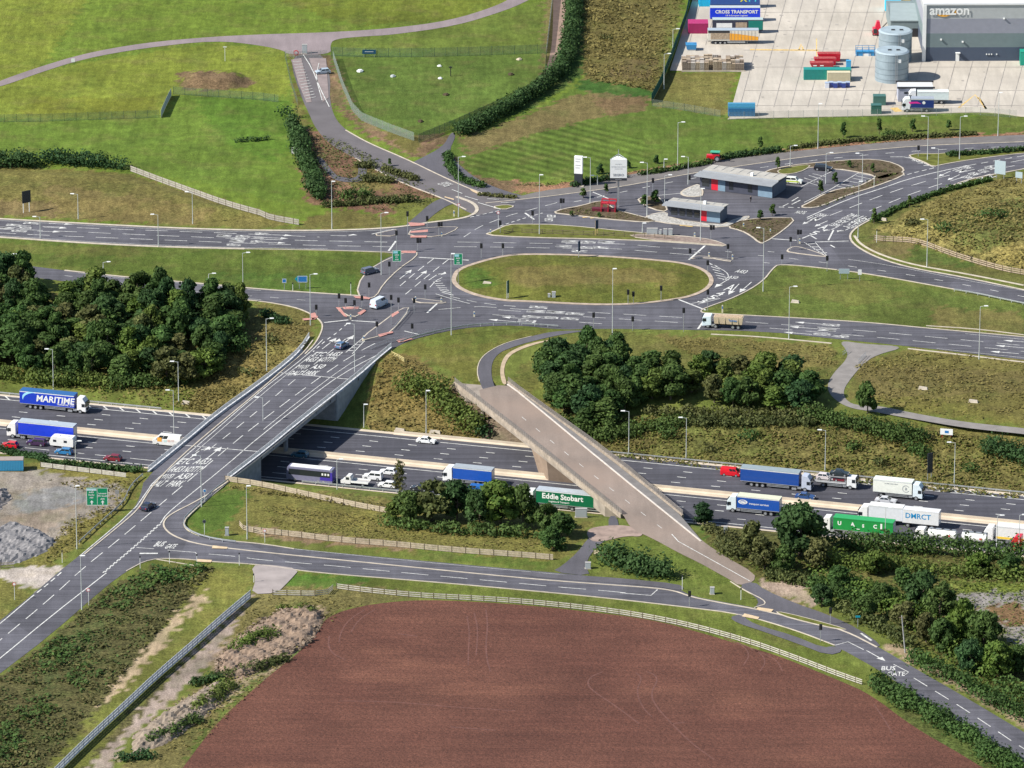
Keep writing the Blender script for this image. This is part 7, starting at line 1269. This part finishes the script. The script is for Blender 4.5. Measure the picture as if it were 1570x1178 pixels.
def car(x, y, rz, col, label, kind='hatch', L=4.3, W=1.8, H=1.48, z=-6.96, at_=None, cat='car', name='car', metal=.2):
    b = at_ or spot(x, y, rz, W, z); e = empty(name, b, rz, label, cat); m_ = paint('car%03d%03d%03d' % tuple(int(c * 999) for c in col), col, .28); bl = .62 * H
    xf, xt, rt, rb = {'hatch': (.24, .07, -.36, -.47), 'saloon': (.23, .07, -.20, -.36), 'suv': (.24, .12, -.44, -.485), 'van': (.40, .26, -.49, -.497)}[kind]
    xf, xt, rt, rb = xf * L, xt * L, rt * L, rb * L; q = MB(); w0 = W / 2
    q.prism([(-L / 2, .24), (L / 2 - .06, .24), (L / 2, .40 * H), (L * .455, bl * .86), (xf, bl), (rb, bl), (-L / 2 + .03, bl * .93)], -w0, w0)
    B = [(rb, -w0 + .05, bl), (xf, -w0 + .05, bl), (xf, w0 - .05, bl), (rb, w0 - .05, bl)]; T = [(rt, -w0 + .22, H), (xt, -w0 + .22, H), (xt, w0 - .22, H), (rt, w0 - .22, H)]; q.frus(B, T); body = q.build('body', m_, e); bv = body.modifiers.new('soft', 'BEVEL'); bv.width = .05; bv.segments = 2; bv.limit_method = 'ANGLE'
    def P(nm, fn, mt=GLASS, par=None): q = MB(); fn(q); return q.build(nm, mt, par or e)
    P('windscreen', lambda q: pane(q, B[1], B[2], T[1], T[2], .06, .94, .08, .92))
    if kind != 'van' or cat == 'car': P('rear_window', lambda q: pane(q, B[3], B[0], T[3], T[0], .08, .92, .12, .88))
    u = (.55, .93) if kind == 'van' else (.07, .93)
    P('side_window', lambda q: (pane(q, B[0], B[1], T[0], T[1], u[0], u[0] + (u[1] - u[0]) * .48, .12, .86), pane(q, B[0], B[1], T[0], T[1], u[0] + (u[1] - u[0]) * .53, u[1], .12, .86))); P('side_window', lambda q: (pane(q, B[2], B[3], T[2], T[3], 1 - u[1], 1 - u[0] - (u[1] - u[0]) * .53, .12, .86), pane(q, B[2], B[3], T[2], T[3], 1 - u[0] - (u[1] - u[0]) * .48, 1 - u[0], .12, .86)))
    for s in (-1, 1):
        P('headlight', lambda q: q.box(L / 2 - .12, L / 2 - .005, s * (w0 - .30) - .17, s * (w0 - .30) + .17, .42 * H, .50 * H), HEADL); P('tail_light', lambda q: q.box(-L / 2 - .01, -L / 2 + .08, s * (w0 - .2) - .13, s * (w0 - .2) + .13, .42 * H, .56 * H), TAIL); P('mirror', lambda q: q.box(xf - .30, xf - .14, s * (w0 + .08) - .09, s * (w0 + .08) + .09, bl, bl + .16), m_)
        for xx in (-.30, .31): wheel(e, xx * L, s * (w0 - .10), .33 if kind != 'suv' else .37, .22)
    P('bumper', lambda q: q.box(-L / 2 - .02, -L / 2 + .1, -w0 + .1, w0 - .1, .26, .42), DARK); P('grille', lambda q: q.box(L / 2 - .1, L / 2 + .005, -w0 + .35, w0 - .35, .28, .40 * H), DARK); return e
def cab(e, xf, col, z1=3.75, W=2.45, m_=None):
    m_ = m_ or paint('cab%03d%03d%03d' % tuple(int(c * 999) for c in col), col, .35); w0 = W / 2; q = MB(); q.prism([(xf - 2.25, .75), (xf - .02, .45), (xf, 1.55), (xf - .16, 2.65), (xf - .25, 2.85), (xf - .85, z1), (xf - 2.2, z1 + .08), (xf - 2.25, 1.2)], -w0, w0); o = q.build('cab', m_, e); bv = o.modifiers.new('soft', 'BEVEL'); bv.width = .09; bv.segments = 2; bv.limit_method = 'ANGLE'
    def P(nm, fn, mt=GLASS): q = MB(); fn(q); q.build(nm, mt, o)
    P('windscreen', lambda q: pane(q, (xf, -w0, 1.55), (xf, w0, 1.55), (xf - .16, -w0, 2.65), (xf - .16, w0, 2.65), .05, .95, .05, .95, .02))
    for s in (-1, 1): P('side_window', lambda q: q.box(xf - 1.05, xf - .28, s * (w0 + .004) - .012, s * (w0 + .004) + .012, 1.65, 2.45)); P('headlight', lambda q: q.box(xf - .05, xf + .02, s * .9 - .2, s * .9 + .2, .6, .85), HEADL); P('mirror', lambda q: q.box(xf - .12, xf + .02, s * (w0 + .16) - .1, s * (w0 + .16) + .1, 1.8, 2.5), DARK)
    P('grille', lambda q: q.box(xf - .06, xf + .015, -.85, .85, .65, 1.4), DARK); P('sun_visor', lambda q: q.box(xf - .3, xf + .05, -w0 + .1, w0 - .1, 2.68, 2.84), DARK); P('step_tank', lambda q: q.box(xf - 3.2, xf - 2.3, -w0 + .02, w0 - .02, .5, 1.0), STEEL); return o
def lorry(x, y, rz, cabc, side, roof, label, L=16.5, H=4.25, art=True, z=-6.96, rows=(), at_=None, body='curtain', skirt=True, name='lorry', cabz=3.75, rail=(.55, .57, .58)):
    W = 2.55; b = at_ or spot(x, y, rz, W, z); e = empty(name, b, rz, label, 'lorry'); xf = L / 2; x1 = xf - (2.9 if art else 2.45); x0 = -L / 2; w0 = W / 2
    cab(e, xf, cabc, cabz)
    def P(nm, fn, mt, par=None): q = MB(); fn(q); return q.build(nm, mt, par or e)
    cm = paint('b%03d%03d%03d' % tuple(int(c * 999) for c in side), side, .42); bx = P('trailer' if art else 'box_body', lambda q: q.box(x0, x1, -w0, w0, 1.12, H), cm); P('roof', lambda q: q.box(x0 - .02, x1 + .02, -w0 - .02, w0 + .02, H + .003, H + .09), paint('rf%03d%03d%03d' % tuple(int(c * 999) for c in roof), roof, .5), bx)
    P('top_rail', lambda q: [q.box(x0, x1, s * (w0 + .012) - .01, s * (w0 + .012) + .01, H - .22, H - .02) for s in (-1, 1)], paint('rail%03d' % int(rail[0] * 999), rail, .4), bx); P('bottom_rail', lambda q: [q.box(x0, x1, s * (w0 + .012) - .01, s * (w0 + .012) + .01, 1.13, 1.27) for s in (-1, 1)], STEEL, bx)
    P('chassis', lambda q: q.box(x0 + .2, xf - 1.2, -.5, .5, .7, 1.115), DARK); P('tail_light', lambda q: [q.box(x0 - .03, x0 - .002, s * 1.0 - .2, s * 1.0 + .2, .95, 1.1) for s in (-1, 1)], TAIL); P('rear_door', lambda q: q.box(x0 - .03, x0 - .003, -w0 + .12, w0 - .12, 1.2, H - .15), paint('rd', (.42, .44, .46), .5), bx)
    if art: ax = [x0 + 2.6, x0 + 3.9, x0 + 5.2, x1 - 2.2 + .9, x1 - .8, xf - 1.45]
    else: ax = [x0 + 1.9, xf - 1.45] + ([x0 + 3.2] if L > 11.5 else [])
    for a_ in ax:
        for s in (-1, 1): wheel(e, a_, s * (w0 - .18), .50, .32)
    gx = (x0 + 6.2, x1 - 2.2) if art else (x0 + (4.0 if L > 11.5 else 2.9), x1 - .9)
    P('side_guard', lambda q: [q.box(gx[0], gx[1], s * (w0 - .05) - .02, s * (w0 - .05) + .02, zz, zz + .16) for s in (-1, 1) for zz in (.5, .8)], STEEL)
    for (t_, sz, xx, zz, mt, bold, shear) in rows:
        for s in (-1, 1): lettering(t_, sz, mt, bx, (xx * (1 if s < 0 else 1), s * (w0 + .02), zz), (radians(90), 0, 0 if s < 0 else pi), bold, shear)
    return e
E_, W_ = TH, TH + pi
lorry(81, 630.5, E_, (.72, .72, .72), (.005, .035, .42), (.02, .10, .28), 'blue curtain-sided lorry with white lettering and white cab on the far carriageway', rows=[('MARITIME', 2.15, .6, 2.75, WPAINT, .055, .15), ('TRANSPORT LTD', .55, 3.2, 1.75, WPAINT, .01, 0)], rail=(.62, .66, .7))
for o in [o for o in bpy.data.objects if o.get('label', '').startswith('blue curtain-sided lorry with white lettering')]:
    tr_ = [c for c in o.children if c.name.startswith('trailer')][0]; q = MB(); a0 = -8.2
    for i in range(12):
        t0, t1 = .95 + i * .22, .95 + (i + 1) * .22; r1, r0 = 1.75, 1.75 - .55 * sin(pi * i / 12); rr = 1.75 - .55 * sin(pi * (i + 1) / 12); c_ = (-5.4, 2.75); k = 1.25
        q.quad((c_[0] + r1 * k * cos(t0), -1.30, c_[1] + r1 * .85 * sin(t0)), (c_[0] + r0 * k * cos(t0), -1.30, c_[1] + r0 * .85 * sin(t0)), (c_[0] + rr * k * cos(t1), -1.30, c_[1] + rr * .85 * sin(t1)), (c_[0] + r1 * k * cos(t1), -1.30, c_[1] + r1 * .85 * sin(t1)))
    q.build('emblem', paint('pale_blue', (.30, .62, .78)), tr_)
lorry(61.5, 676.5, W_, (.72, .70, .68), (.01, .04, .52), (.35, .40, .45), 'plain royal blue curtain-sided lorry with white cab near the caravan')
lorry(1189, 750, E_, (.42, .46, .55), (.008, .055, .26), (.24, .29, .31), 'long dark blue curtain-sided lorry with silver cab beside a red van')
lorry(1376, 765, E_, (.60, .68, .72), (.66, .68, .62), (.62, .66, .58), 'white box lorry with a round dark emblem behind a silver car', 11.4, 4.1, False, rows=[('HOME DELIVERY', .42, -1.5, 3.4, mat('grey_print', (.30, .32, .33), .6), .005, 0)])
o = [o for o in bpy.data.objects if o.get('label', '').startswith('white box lorry with a round')][0]; bx = [c for c in o.children if c.name.startswith('box_body')][0]; q = MB(); 
for i in range(20):
    a0, a1 = radians(30 + i * 15), radians(30 + (i + 1) * 15); q.quad(*[(1.9 + r * cos(a), -1.30, 2.55 + r * sin(a)) for r, a in ((.85, a0), (.85, a1), (.70, a1), (.70, a0))])
q.quad((1.65, -1.30, 2.25), (2.15, -1.30, 2.25), (2.15, -1.30, 2.75), (1.8, -1.30, 2.95)); q.build('emblem', mat('grey_print', (.3, .32, .33), .6), bx)
lorry(716, 744, W_, (.72, .72, .72), (.008, .07, .36), (.30, .33, .36), 'blue curtain-sided lorry with white cab behind the tree clump', 11.6, 4.0, False)
lorry(857, 782, W_, (.70, .72, .70), (.0, .115, .05), (.36, .40, .44), 'green lorry with bold white lettering partly under the older bridge', rows=[('Eddie Stobart', 1.75, -.8, 3.0, WPAINT, .05, 0), ('Logistics & Transport', .55, 0, 1.85, WPAINT, .01, 0)], rail=(.62, .66, .66))
lorry(1154, 789, W_, (.60, .68, .70), (.006, .065, .32), (.55, .56, .42), 'blue box lorry with white oval logo and pale roof', 12.2, 4.0, False, rows=[('transport services', .62, -1.4, 2.5, WPAINT, .01, 0)])
o = [o for o in bpy.data.objects if o.get('label', '').startswith('blue box lorry with white oval')][0]; bx = [c for c in o.children if c.name.startswith('box_body')][0]; q = MB()
for i in range(20):
    a0, a1 = radians(i * 18), radians((i + 1) * 18); q.quad(*[(2.3 - r * 1.25 * cos(a), 1.30, 2.75 + r * .62 * sin(a)) for r, a in ((.85, a1), (.85, a0), (.62, a0), (.62, a1))])
q.quad((2.6, 1.30, 2.55), (2.1, 1.30, 2.5), (2.0, 1.30, 2.75), (2.45, 1.30, 2.95)); q.build('emblem', WPAINT, bx); lettering('way', .8, WPAINT, bx, (2.3, 1.31, 2.75), (radians(90), 0, pi), .04, .2)
GC = (.01, .23, .05)
lorry(1313, 823, W_, (.66, .66, .64), GC, (.02, .30, .08), 'bright green container lorry with white spaced letters', 16.5, 3.95, rows=[('U', 1.25, 3.9, 2.75, WPAINT, .05, 0), ('A', 1.25, .9, 2.75, WPAINT, .05, 0), ('S', 1.0, -1.5, 2.65, WPAINT, .05, 0), ('C', 1.2, -4.2, 2.75, WPAINT, .05, 0), ('_', 1.5, -.3, 2.4, WPAINT, .04, 0), ('I', 1.9, -5.6, 2.75, WPAINT, .12, 0)], rail=(.01, .2, .05))
lorry(1349, 804, W_, (.70, .70, .68), (.60, .62, .64), (.62, .62, .60), 'white lorry in the lane beyond the green container lorry', 10.2, 4.2, False)
f = Frame('drawbar_trailer', 0, 0, 'white trailer with blue letters following the white lorry', 'trailer', W_); f.e.location = spot(1411, 811, W_, 2.5, -6.96); bx = f.box('body', paint('mr', (.62, .63, .63)), -4.1, 4.1, -1.25, 1.25, 1.1, 4.1); f.box('roof', paint('mrr', (.60, .60, .60)), -4.12, 4.12, -1.27, 1.27, 4.103, 4.2, parent=bx); f.box('chassis', DARK, -4, 5.6, -.5, .5, .75, 1.097); lettering('DMRCT', 1.7, paint('mrt', (.01, .22, .46)), bx, (.6, 1.27, 2.8), (radians(90), 0, pi), .03); f.box('front_panel', paint('mrp', (.12, .20, .40)), 4.103, 4.14, -1.2, 1.2, 1.2, 4.0, parent=bx)
for a_ in (-2.6, -1.3, 2.9):
    for s in (-1, 1): wheel(f.e, a_, s * 1.05, .5, .32)
def tanker(x, y, label, withcab, L=6.2):
    e = empty('tanker' if withcab else 'tank_trailer', spot(x, y, W_, 2.5, -6.96), W_, label, 'tanker' if withcab else 'trailer'); TW = paint('tankw', (.66, .67, .66), .3); q = MB(); ox = -1.6 if withcab else 0
    q.tube((ox - L / 2, 0, 2.05), (ox + L / 2, 0, 2.05), 1.05, 1.05, 18); t_ = q.build('tank', TW, e, False); q = MB(); q.box(ox - L / 2 + .1, ox + L / 2 - .1, -.35, .35, 3.06, 3.22); q.build('walkway', STEEL, t_); q = MB(); q.box(ox - L / 2, ox + L / 2 + (2 if withcab else 1.2), -.5, .5, .7, 1.02); q.build('chassis', DARK, e)
    q = MB(); q.tube((ox - L / 2 - .06, 0, 2.05), (ox - L / 2 - .003, 0, 2.05), 1.0, 1.0, 18); q.build('end_cap', paint('tank_end', (.34, .36, .38)), t_)
    for k in range(3): q = MB(); q.tube((ox - 1.8 + k * 1.8, 0, 3.2), (ox - 1.8 + k * 1.8, 0, 3.4), .25, .25, 8); q.build('hatch', DARK, t_)
    q = MB(); q.box(ox - 1.9, ox - 1.3, 1.06, 1.09, 1.9, 2.3); q.build('emblem', paint('tank_red', (.45, .06, .06)), t_)
    if withcab: cab(e, ox + L / 2 + 3.0, (.68, .68, .66), 3.0)
    for a_ in [ox - L / 2 + 1.2, ox - L / 2 + 2.5] + ([ox + L / 2 + 1.5] if withcab else [ox + L / 2 - 1]):
        for s in (-1, 1): wheel(e, a_, s * 1.0, .5, .32)
tanker(1432, 834, 'white tanker lorry with small white cab behind the hedge', True); tanker(1492, 840, 'white tank trailer just ahead of the yellow-striped lorry', False, 5.4)
o = lorry(1563, 838, W_, (.70, .70, .70), (.64, .65, .64), (.64, .64, .63), 'white lorry with a yellow lower stripe at the frame edge', 16.5, 4.2); tr_ = [c for c in o.children if c.name.startswith('trailer')][0]; q = MB(); q.box(-7, 5.3, 1.285, 1.31, 1.35, 1.85); q.build('stripe', paint('yl', (.75, .52, .06)), tr_)
lorry(1606, 853, W_, (.50, .01, .025), (.55, .56, .56), (.5, .5, .5), 'red-cabbed lorry entering at the frame edge behind bushes', 16.5, 3.6)
# car transporter with its load
e = lorry(1281, 749, E_, (.66, .68, .68), (.30, .31, .32), (.28, .28, .29), 'car transporter with white cab carrying a black car', 9.6, 1.45, False, cabz=2.8)
c_ = e.location; d_ = Vector((cos(E_), sin(E_), 0))
car(0, 0, E_ + .03, (.02, .03, .035), 'black car raised on the transporter deck', 'saloon', at_=c_ + d_ * .6 + Vector((0, 0, 2.75))); car(0, 0, E_, (.55, .50, .50), 'pale car low on the transporter tail', 'hatch', 4.0, at_=c_ - d_ * 2.7 + Vector((0, 0, 1.5))); car(0, 0, E_, (.16, .02, .03), 'dark red car under the raised black one', 'hatch', 3.6, at_=c_ + d_ * 1.1 + Vector((0, 0, 1.5)) - Vector((0, 0, .05)), H=1.25)
q = MB(); [q.box(x, x + .12, y, y + .1, 1.5, 2.75) for x in (-1.6, 2.1) for y in (-1.2, 1.1)]; q.box(-1.7, 2.35, -1.2, 1.2, 2.62, 2.78); q.build('upper_deck', STEEL, e)
# cars and vans on the motorway
car(652, 681, E_, (.70, .71, .71), 'white saloon car alone on the far carriageway between the bridges', 'saloon', 4.6); car(1119, 731, E_, (.55, .01, .02), 'bright red van tucked behind the dark blue lorry', 'van', 4.6, 1.85, 1.9, cat='van', name='van'); car(1233, 767, E_, (.02, .06, .18), 'blue saloon car below the silver lorry cab', 'saloon', 4.5); car(1357, 773, E_, (.42, .43, .46), 'silver saloon car beside the white box lorry', 'saloon', 4.9)
car(54, 684.5, W_, (.045, .02, .06), 'dark purple car towing a white caravan', 'suv', 4.5, 1.8, 1.65); car(13, 688, W_, (.50, .01, .02), 'bright red hatchback at the frame edge by bushes', 'hatch', 4.0); car(96, 698, W_, (.02, .15, .34), 'blue hatchback below the caravan', 'hatch', 4.1); car(171, 708, W_, (.16, .008, .02), 'dark red hatchback near the flyover', 'hatch', 4.1)
car(458, 702.5, W_, (.05, .14, .20), 'teal car in the flyover shadow', 'hatch', 4.0); car(570, 737, W_, (.66, .67, .68), 'white off-roader behind the flatbed pickup', 'suv', 4.6, 1.85, 1.8); car(593, 729, W_, (.68, .69, .69), 'white hatchback in the lane beyond the flatbed', 'hatch', 4.0); car(592, 749, W_, (.66, .66, .65), 'white hatchback beside the thin tree', 'hatch', 4.1); car(642, 754, W_, (.02, .022, .028), 'black car half hidden by the olive tree', 'hatch', 4.2); car(728, 757, W_, (.01, .10, .34), 'blue van glimpsed between tree crowns', 'van', 4.6, 1.85, 1.9, cat='van', name='van'); car(1213, 790, W_, (.018, .02, .026), 'black car following the blue box lorry', 'suv', 4.5, 1.85, 1.65)
o = car(255, 684.5, W_, (.66, .66, .64), 'white panel van with orange print near the flyover railing', 'van', 6.8, 2.0, 2.6, cat='van', name='van'); q = MB(); q.box(1.1, 2.2, 1.005, 1.02, 1.0, 2.0); q.build('print', paint('van_orange', (.72, .34, .05)), o)
for i, cc_ in enumerate(((.45, .58, .55), (.60, .42, .36), (.58, .48, .45))): q = MB(); q.box(-.1 - i * .9, .6 - i * .9, 1.005, 1.018, 1.0 + .1 * i, 1.55 + .1 * i); q.build('print', paint('vp%d' % i, cc_), o)
e = empty('caravan', spot(94, 687.5, W_, 2.3, -6.96), W_, 'white touring caravan towed by a dark purple car', 'caravan'); q = MB(); q.prism([(-2.9, .5), (2.7, .5), (3.0, 1.3), (2.5, 2.5), (1.9, 2.65), (-2.7, 2.65), (-2.95, 2.3)], -1.15, 1.15); q.build('body', paint('caravan', (.68, .68, .66), .4), e)
for x in (-1.4, 1.2): q = MB(); q.box(x, x + .8, 1.153, 1.17, 1.4, 1.95); q.box(x, x + .8, -1.17, -1.153, 1.4, 1.95); q.build('window', GLASS, e)
for x in (-1.5, .6): q = MB(); q.box(x, x + .6, -.35, .35, 2.653, 2.76); q.build('roof_light', WPAINT, e)
q = MB(); q.box(2.7, 4.2, -.08, .08, .4, .5); q.build('drawbar', STEEL, e)
for s in (-1, 1): wheel(e, -.2, s * 1.0, .33, .22)
e = empty('coach', spot(474, 740.5, W_, 2.5, -6.96), W_, 'white and purple coach coming out of the flyover shadow', 'coach'); q = MB(); q.prism([(-5.5, .4), (5.4, .4), (5.5, 1.2), (5.25, 3.3), (5.0, 3.45), (-5.4, 3.45), (-5.5, 3.2)], -1.25, 1.25); bd = q.build('body', paint('coach_body', (.17, .17, .26), .4), e)
q = MB(); [q.box(-5.0, 4.9, s * 1.262 - .01, s * 1.262 + .01, 1.65, 3.0) for s in (-1, 1)]; q.build('side_window', GLASS, e); q = MB(); q.quad((5.515, -1.1, 1.3), (5.515, 1.1, 1.3), (5.315, 1.1, 3.0), (5.315, -1.1, 3.0)); q.build('windscreen', GLASS, e); q = MB(); q.box(-5.52, -2.6, -1.27, 1.27, .9, 2.9); q.build('rear_livery', paint('coach_purple', (.05, .03, .30), .4), e); q = MB(); q.box(-4.9, 4.6, -.95, .95, 3.453, 3.56); q.build('roof', WPAINT, e); q = MB(); [q.box(-4.8 + i * .7, -4.4 + i * .7, 1.275, 1.29, 2.1, 2.6) for i in range(3)]; q.build('print', WPAINT, e)
for a_ in (-3.4, -2.1, 3.4):
    for s in (-1, 1): wheel(e, a_, s * 1.08, .5, .32)
e = empty('flatbed_pickup', spot(543, 745.5, W_, 2.0, -6.96), W_, 'white flatbed pickup truck beside the coach', 'pickup'); q = MB(); q.prism([(.9, .4), (3.2, .4), (3.25, 1.05), (2.5, 1.35), (1.85, 2.25), (.95, 2.3)], -.98, .98); q.build('cab', paint('pick', (.68, .68, .67), .35), e); q = MB(); q.quad((2.52, -.85, 1.38), (2.52, .85, 1.38), (1.92, .8, 2.2), (1.92, -.8, 2.2)); q.build('windscreen', GLASS, e); q = MB(); [q.box(1.2, 2.0, s * .985 - .012, s * .985 + .012, 1.35, 1.95) for s in (-1, 1)]; q.build('side_window', GLASS, e); q = MB(); q.box(-3.3, .8, -1.05, 1.05, .85, 1.0); q.build('flat_bed', paint('bed', (.40, .38, .36)), e); q = MB(); [q.box(-3.3, .8, s * 1.06 - .02, s * 1.06 + .02, .75, 1.25) for s in (-1, 1)]; q.box(.78, .86, -1, 1, 1.0, 1.9); q.build('dropside', WPAINT, e)
for a_ in (-2.0, 2.3):
    for s in (-1, 1): wheel(e, a_, s * .85, .36, .24)
# vehicles at the junction and beyond
Z0 = .06
def acar(x, y, deg, *a, **k): b = U(x, y, k.pop('zz', Z0)); return car(0, 0, radians(deg), *a, at_=b, **k)
acar(567, 419, 40, (.10, .11, .15), 'dark grey estate car parked on the paved island', 'suv', 4.6, 1.85, 1.65, zz=.16); acar(524, 533, 63, (.06, .12, .22), 'blue hatchback waiting by the flyover lettering', 'hatch', 4.2, metal=.3); acar(227, 780, 62, (.02, .024, .05), 'dark blue saloon car on the road below the flyover', 'saloon', 4.4); acar(495, 113, 195, (.34, .40, .46), 'silver-blue car leaving through the airfield gate', 'hatch', 4.2); acar(1262, 261, -14, (.012, .014, .02), 'black car parked in the far bay row', 'suv', 4.7, 1.85, 1.6); o = acar(1217, 281, -14, (.66, .68, .62), 'white car with yellow-green side markings by the long kiosk', 'suv', 4.6, 1.85, 1.7); q = MB(); q.box(-1.8, 1.5, -.94, -.93, .55, .85); q.build('side_marking', paint('hi_vis', (.48, .60, .05)), o)
acar(581, 470, 58, (.52, .56, .62), 'silver-white van crossing the junction stop line', 'van', 5.4, 1.95, 2.3, cat='van', name='van')
b = spot(1107, 504.5, pi - .17, 2.5, .06); e = empty('tipper_lorry', b, pi - .17, 'white and pale blue tipper lorry with tan body at the stop line', 'lorry'); cab(e, 4.9, (.60, .70, .76), 3.0); q = MB(); q.frus([(-4.8, -1.1, 1.2), (1.9, -1.1, 1.2), (1.9, 1.1, 1.2), (-4.8, 1.1, 1.2)], [(-5.0, -1.25, 2.9), (2.1, -1.25, 2.9), (2.1, 1.25, 2.9), (-5.0, 1.25, 2.9)]); bd = q.build('tipper_body', paint('tan', (.50, .41, .29), .5), e); q = MB(); q.box(-4.8, 1.9, -1.1, 1.1, 2.903, 3.0); q.build('load', mat('sand_load', (.36, .27, .18), .95, noise=.3, scale=2, bump=.4), bd); q = MB(); [q.box(-3.9 + i * 1.6, -3.8 + i * 1.6, s * 1.22 - .05, s * 1.22 + .05, 1.25, 2.85) for i in range(4) for s in (-1, 1)]; q.build('rib', paint('tan', (.50, .41, .29)), bd); q = MB(); q.box(-4.4, 3.2, -.5, .5, .7, 1.19); q.build('chassis', DARK, e); lettering('Tarmac', .7, SIGNB, bd, (-2.6, 1.28, 2.2), (radians(90), 0, pi), .02)
for a_ in (-3.9, -2.6, 1.6, 3.5):
    for s in (-1, 1): wheel(e, a_, s * 1.05, .5, .32)
rg = lorry(1407, 172.5, pi - .03, (.66, .68, .70), (.012, .03, .16), (.30, .33, .38), 'navy box lorry with a magenta swoosh in the concrete yard', 8.6, 3.7, False, z=.14); bx = [c for c in rg.children if c.name.startswith('box_body')][0]; q = MB(); q.add([(2.5, 1.30, 2.9), (.2, 1.30, 3.0), (-1.0, 1.30, 2.4), (.6, 1.30, 2.5), (2.2, 1.30, 2.35)], [(0, 1, 2, 3, 4)]); q.build('emblem', paint('mag', (.62, .03, .28)), bx); q = MB(); q.tube((-1.6, 1.285, 2.7), (-1.6, 1.31, 2.7), .42, .42, 14); q.build('emblem', WPAINT, bx)
lorry(1423, 160, pi - .02, (.66, .68, .70), (.58, .66, .66), (.62, .68, .66), 'white lorry standing behind the navy one in the yard', 11.0, 3.4, False, z=.14)
f = Frame('tractor', 1095, 247, 'red tractor with green canopy on the bark bed', 'tractor', radians(-8)); RT = paint('tractor_red', (.55, .012, .02)); f.part('body', RT, lambda q: (q.box(-2.0, .4, -.7, .7, .7, 1.7), q.box(-.2, 1.4, -.8, .8, .6, 2.0))); f.box('canopy', paint('canopy_green', (.05, .36, .20)), -1.0, 1.5, -.9, .9, 2.5, 2.62); f.part('cab_frame', GLASS, lambda q: q.box(-.6, 1.2, -.75, .75, 2.003, 2.497)); f.box('headlight', HEADL, -2.04, -2.003, -.5, .5, 1.1, 1.4)
for x, r in ((-1.4, .5), (.9, .85)):
    for s in (-1, 1): wheel(f.e, x, s * .95, r, .4)
# the person standing before the long kiosk
def person(x, y, label, rz):
    b = U(x, y, .12); e_ = bpy.data.meshes.new('person'); J = [(0, 0, .98), (0, .01, 1.18), (0, .0, 1.40), (0, .02, 1.52), (0, -.01, 1.60), (0, -.02, 1.72), (-.10, 0, .92), (-.13, -.04, .52), (-.13, .03, .10), (-.14, -.14, .04), (.10, 0, .92), (.12, .03, .50), (.12, .06, .10), (.13, -.10, .04), (-.20, .01, 1.42), (-.26, .05, 1.14), (-.22, -.08, .92), (-.21, -.13, .84), (.20, .01, 1.42), (.27, .06, 1.14), (.25, -.02, .90), (.25, -.05, .82)]
    Ed = [(0, 1), (1, 2), (2, 3), (3, 4), (4, 5), (0, 6), (6, 7), (7, 8), (8, 9), (0, 10), (10, 11), (11, 12), (12, 13), (2, 14), (14, 15), (15, 16), (16, 17), (2, 18), (18, 19), (19, 20), (20, 21)]; R_ = [.15, .14, .17, .065, .085, .095, .10, .075, .05, .045, .10, .075, .05, .045, .075, .055, .042, .035, .075, .055, .042, .035]
    e_.from_pydata(J, Ed, []); o = put(bpy.data.objects.new('person', e_)); o.modifiers.new('skin', 'SKIN'); 
    for i, r in enumerate(R_): e_.skin_vertices[0].data[i].radius = (r, r * .8)
    e_.skin_vertices[0].data[0].use_root = True; o.modifiers.new('sub', 'SUBSURF').levels = 1
    dg = bpy.context.evaluated_depsgraph_get(); me_ = bpy.data.meshes.new_from_object(o.evaluated_get(dg)); bpy.data.objects.remove(o); me_.materials.clear()
    for m_ in (mat('dark_cloth', (.018, .018, .025), .9), mat('skin', (.40, .25, .18), .6), mat('dark_hair', (.02, .015, .012), .8)): me_.materials.append(m_)
    for p in me_.polygons: z = p.center.z; p.material_index = 1 if (z > 1.5 and p.center.y < .03 and z < 1.70) or (z < .90 and abs(p.center.x) > .19) else (2 if z > 1.5 else 0); p.use_smooth = True
    o = put(bpy.data.objects.new('person', me_)); o.location = b; o.rotation_euler = (0, 0, rz); tag(o, label, 'person'); q = MB()
    for i in range(4):
        for s in (-1, 1): q.tube((s * .22 + (i - 1.5) * .02, -.10, .83), (s * .22 + (i - 1.5) * .022, -.13, .75 + abs(i - 1.4) * .012), .010, .007, 5)
    q.build('hand', MATS['skin'], o)
person(1151, 310.5, 'person in dark clothes standing before the long grey kiosk', .6)
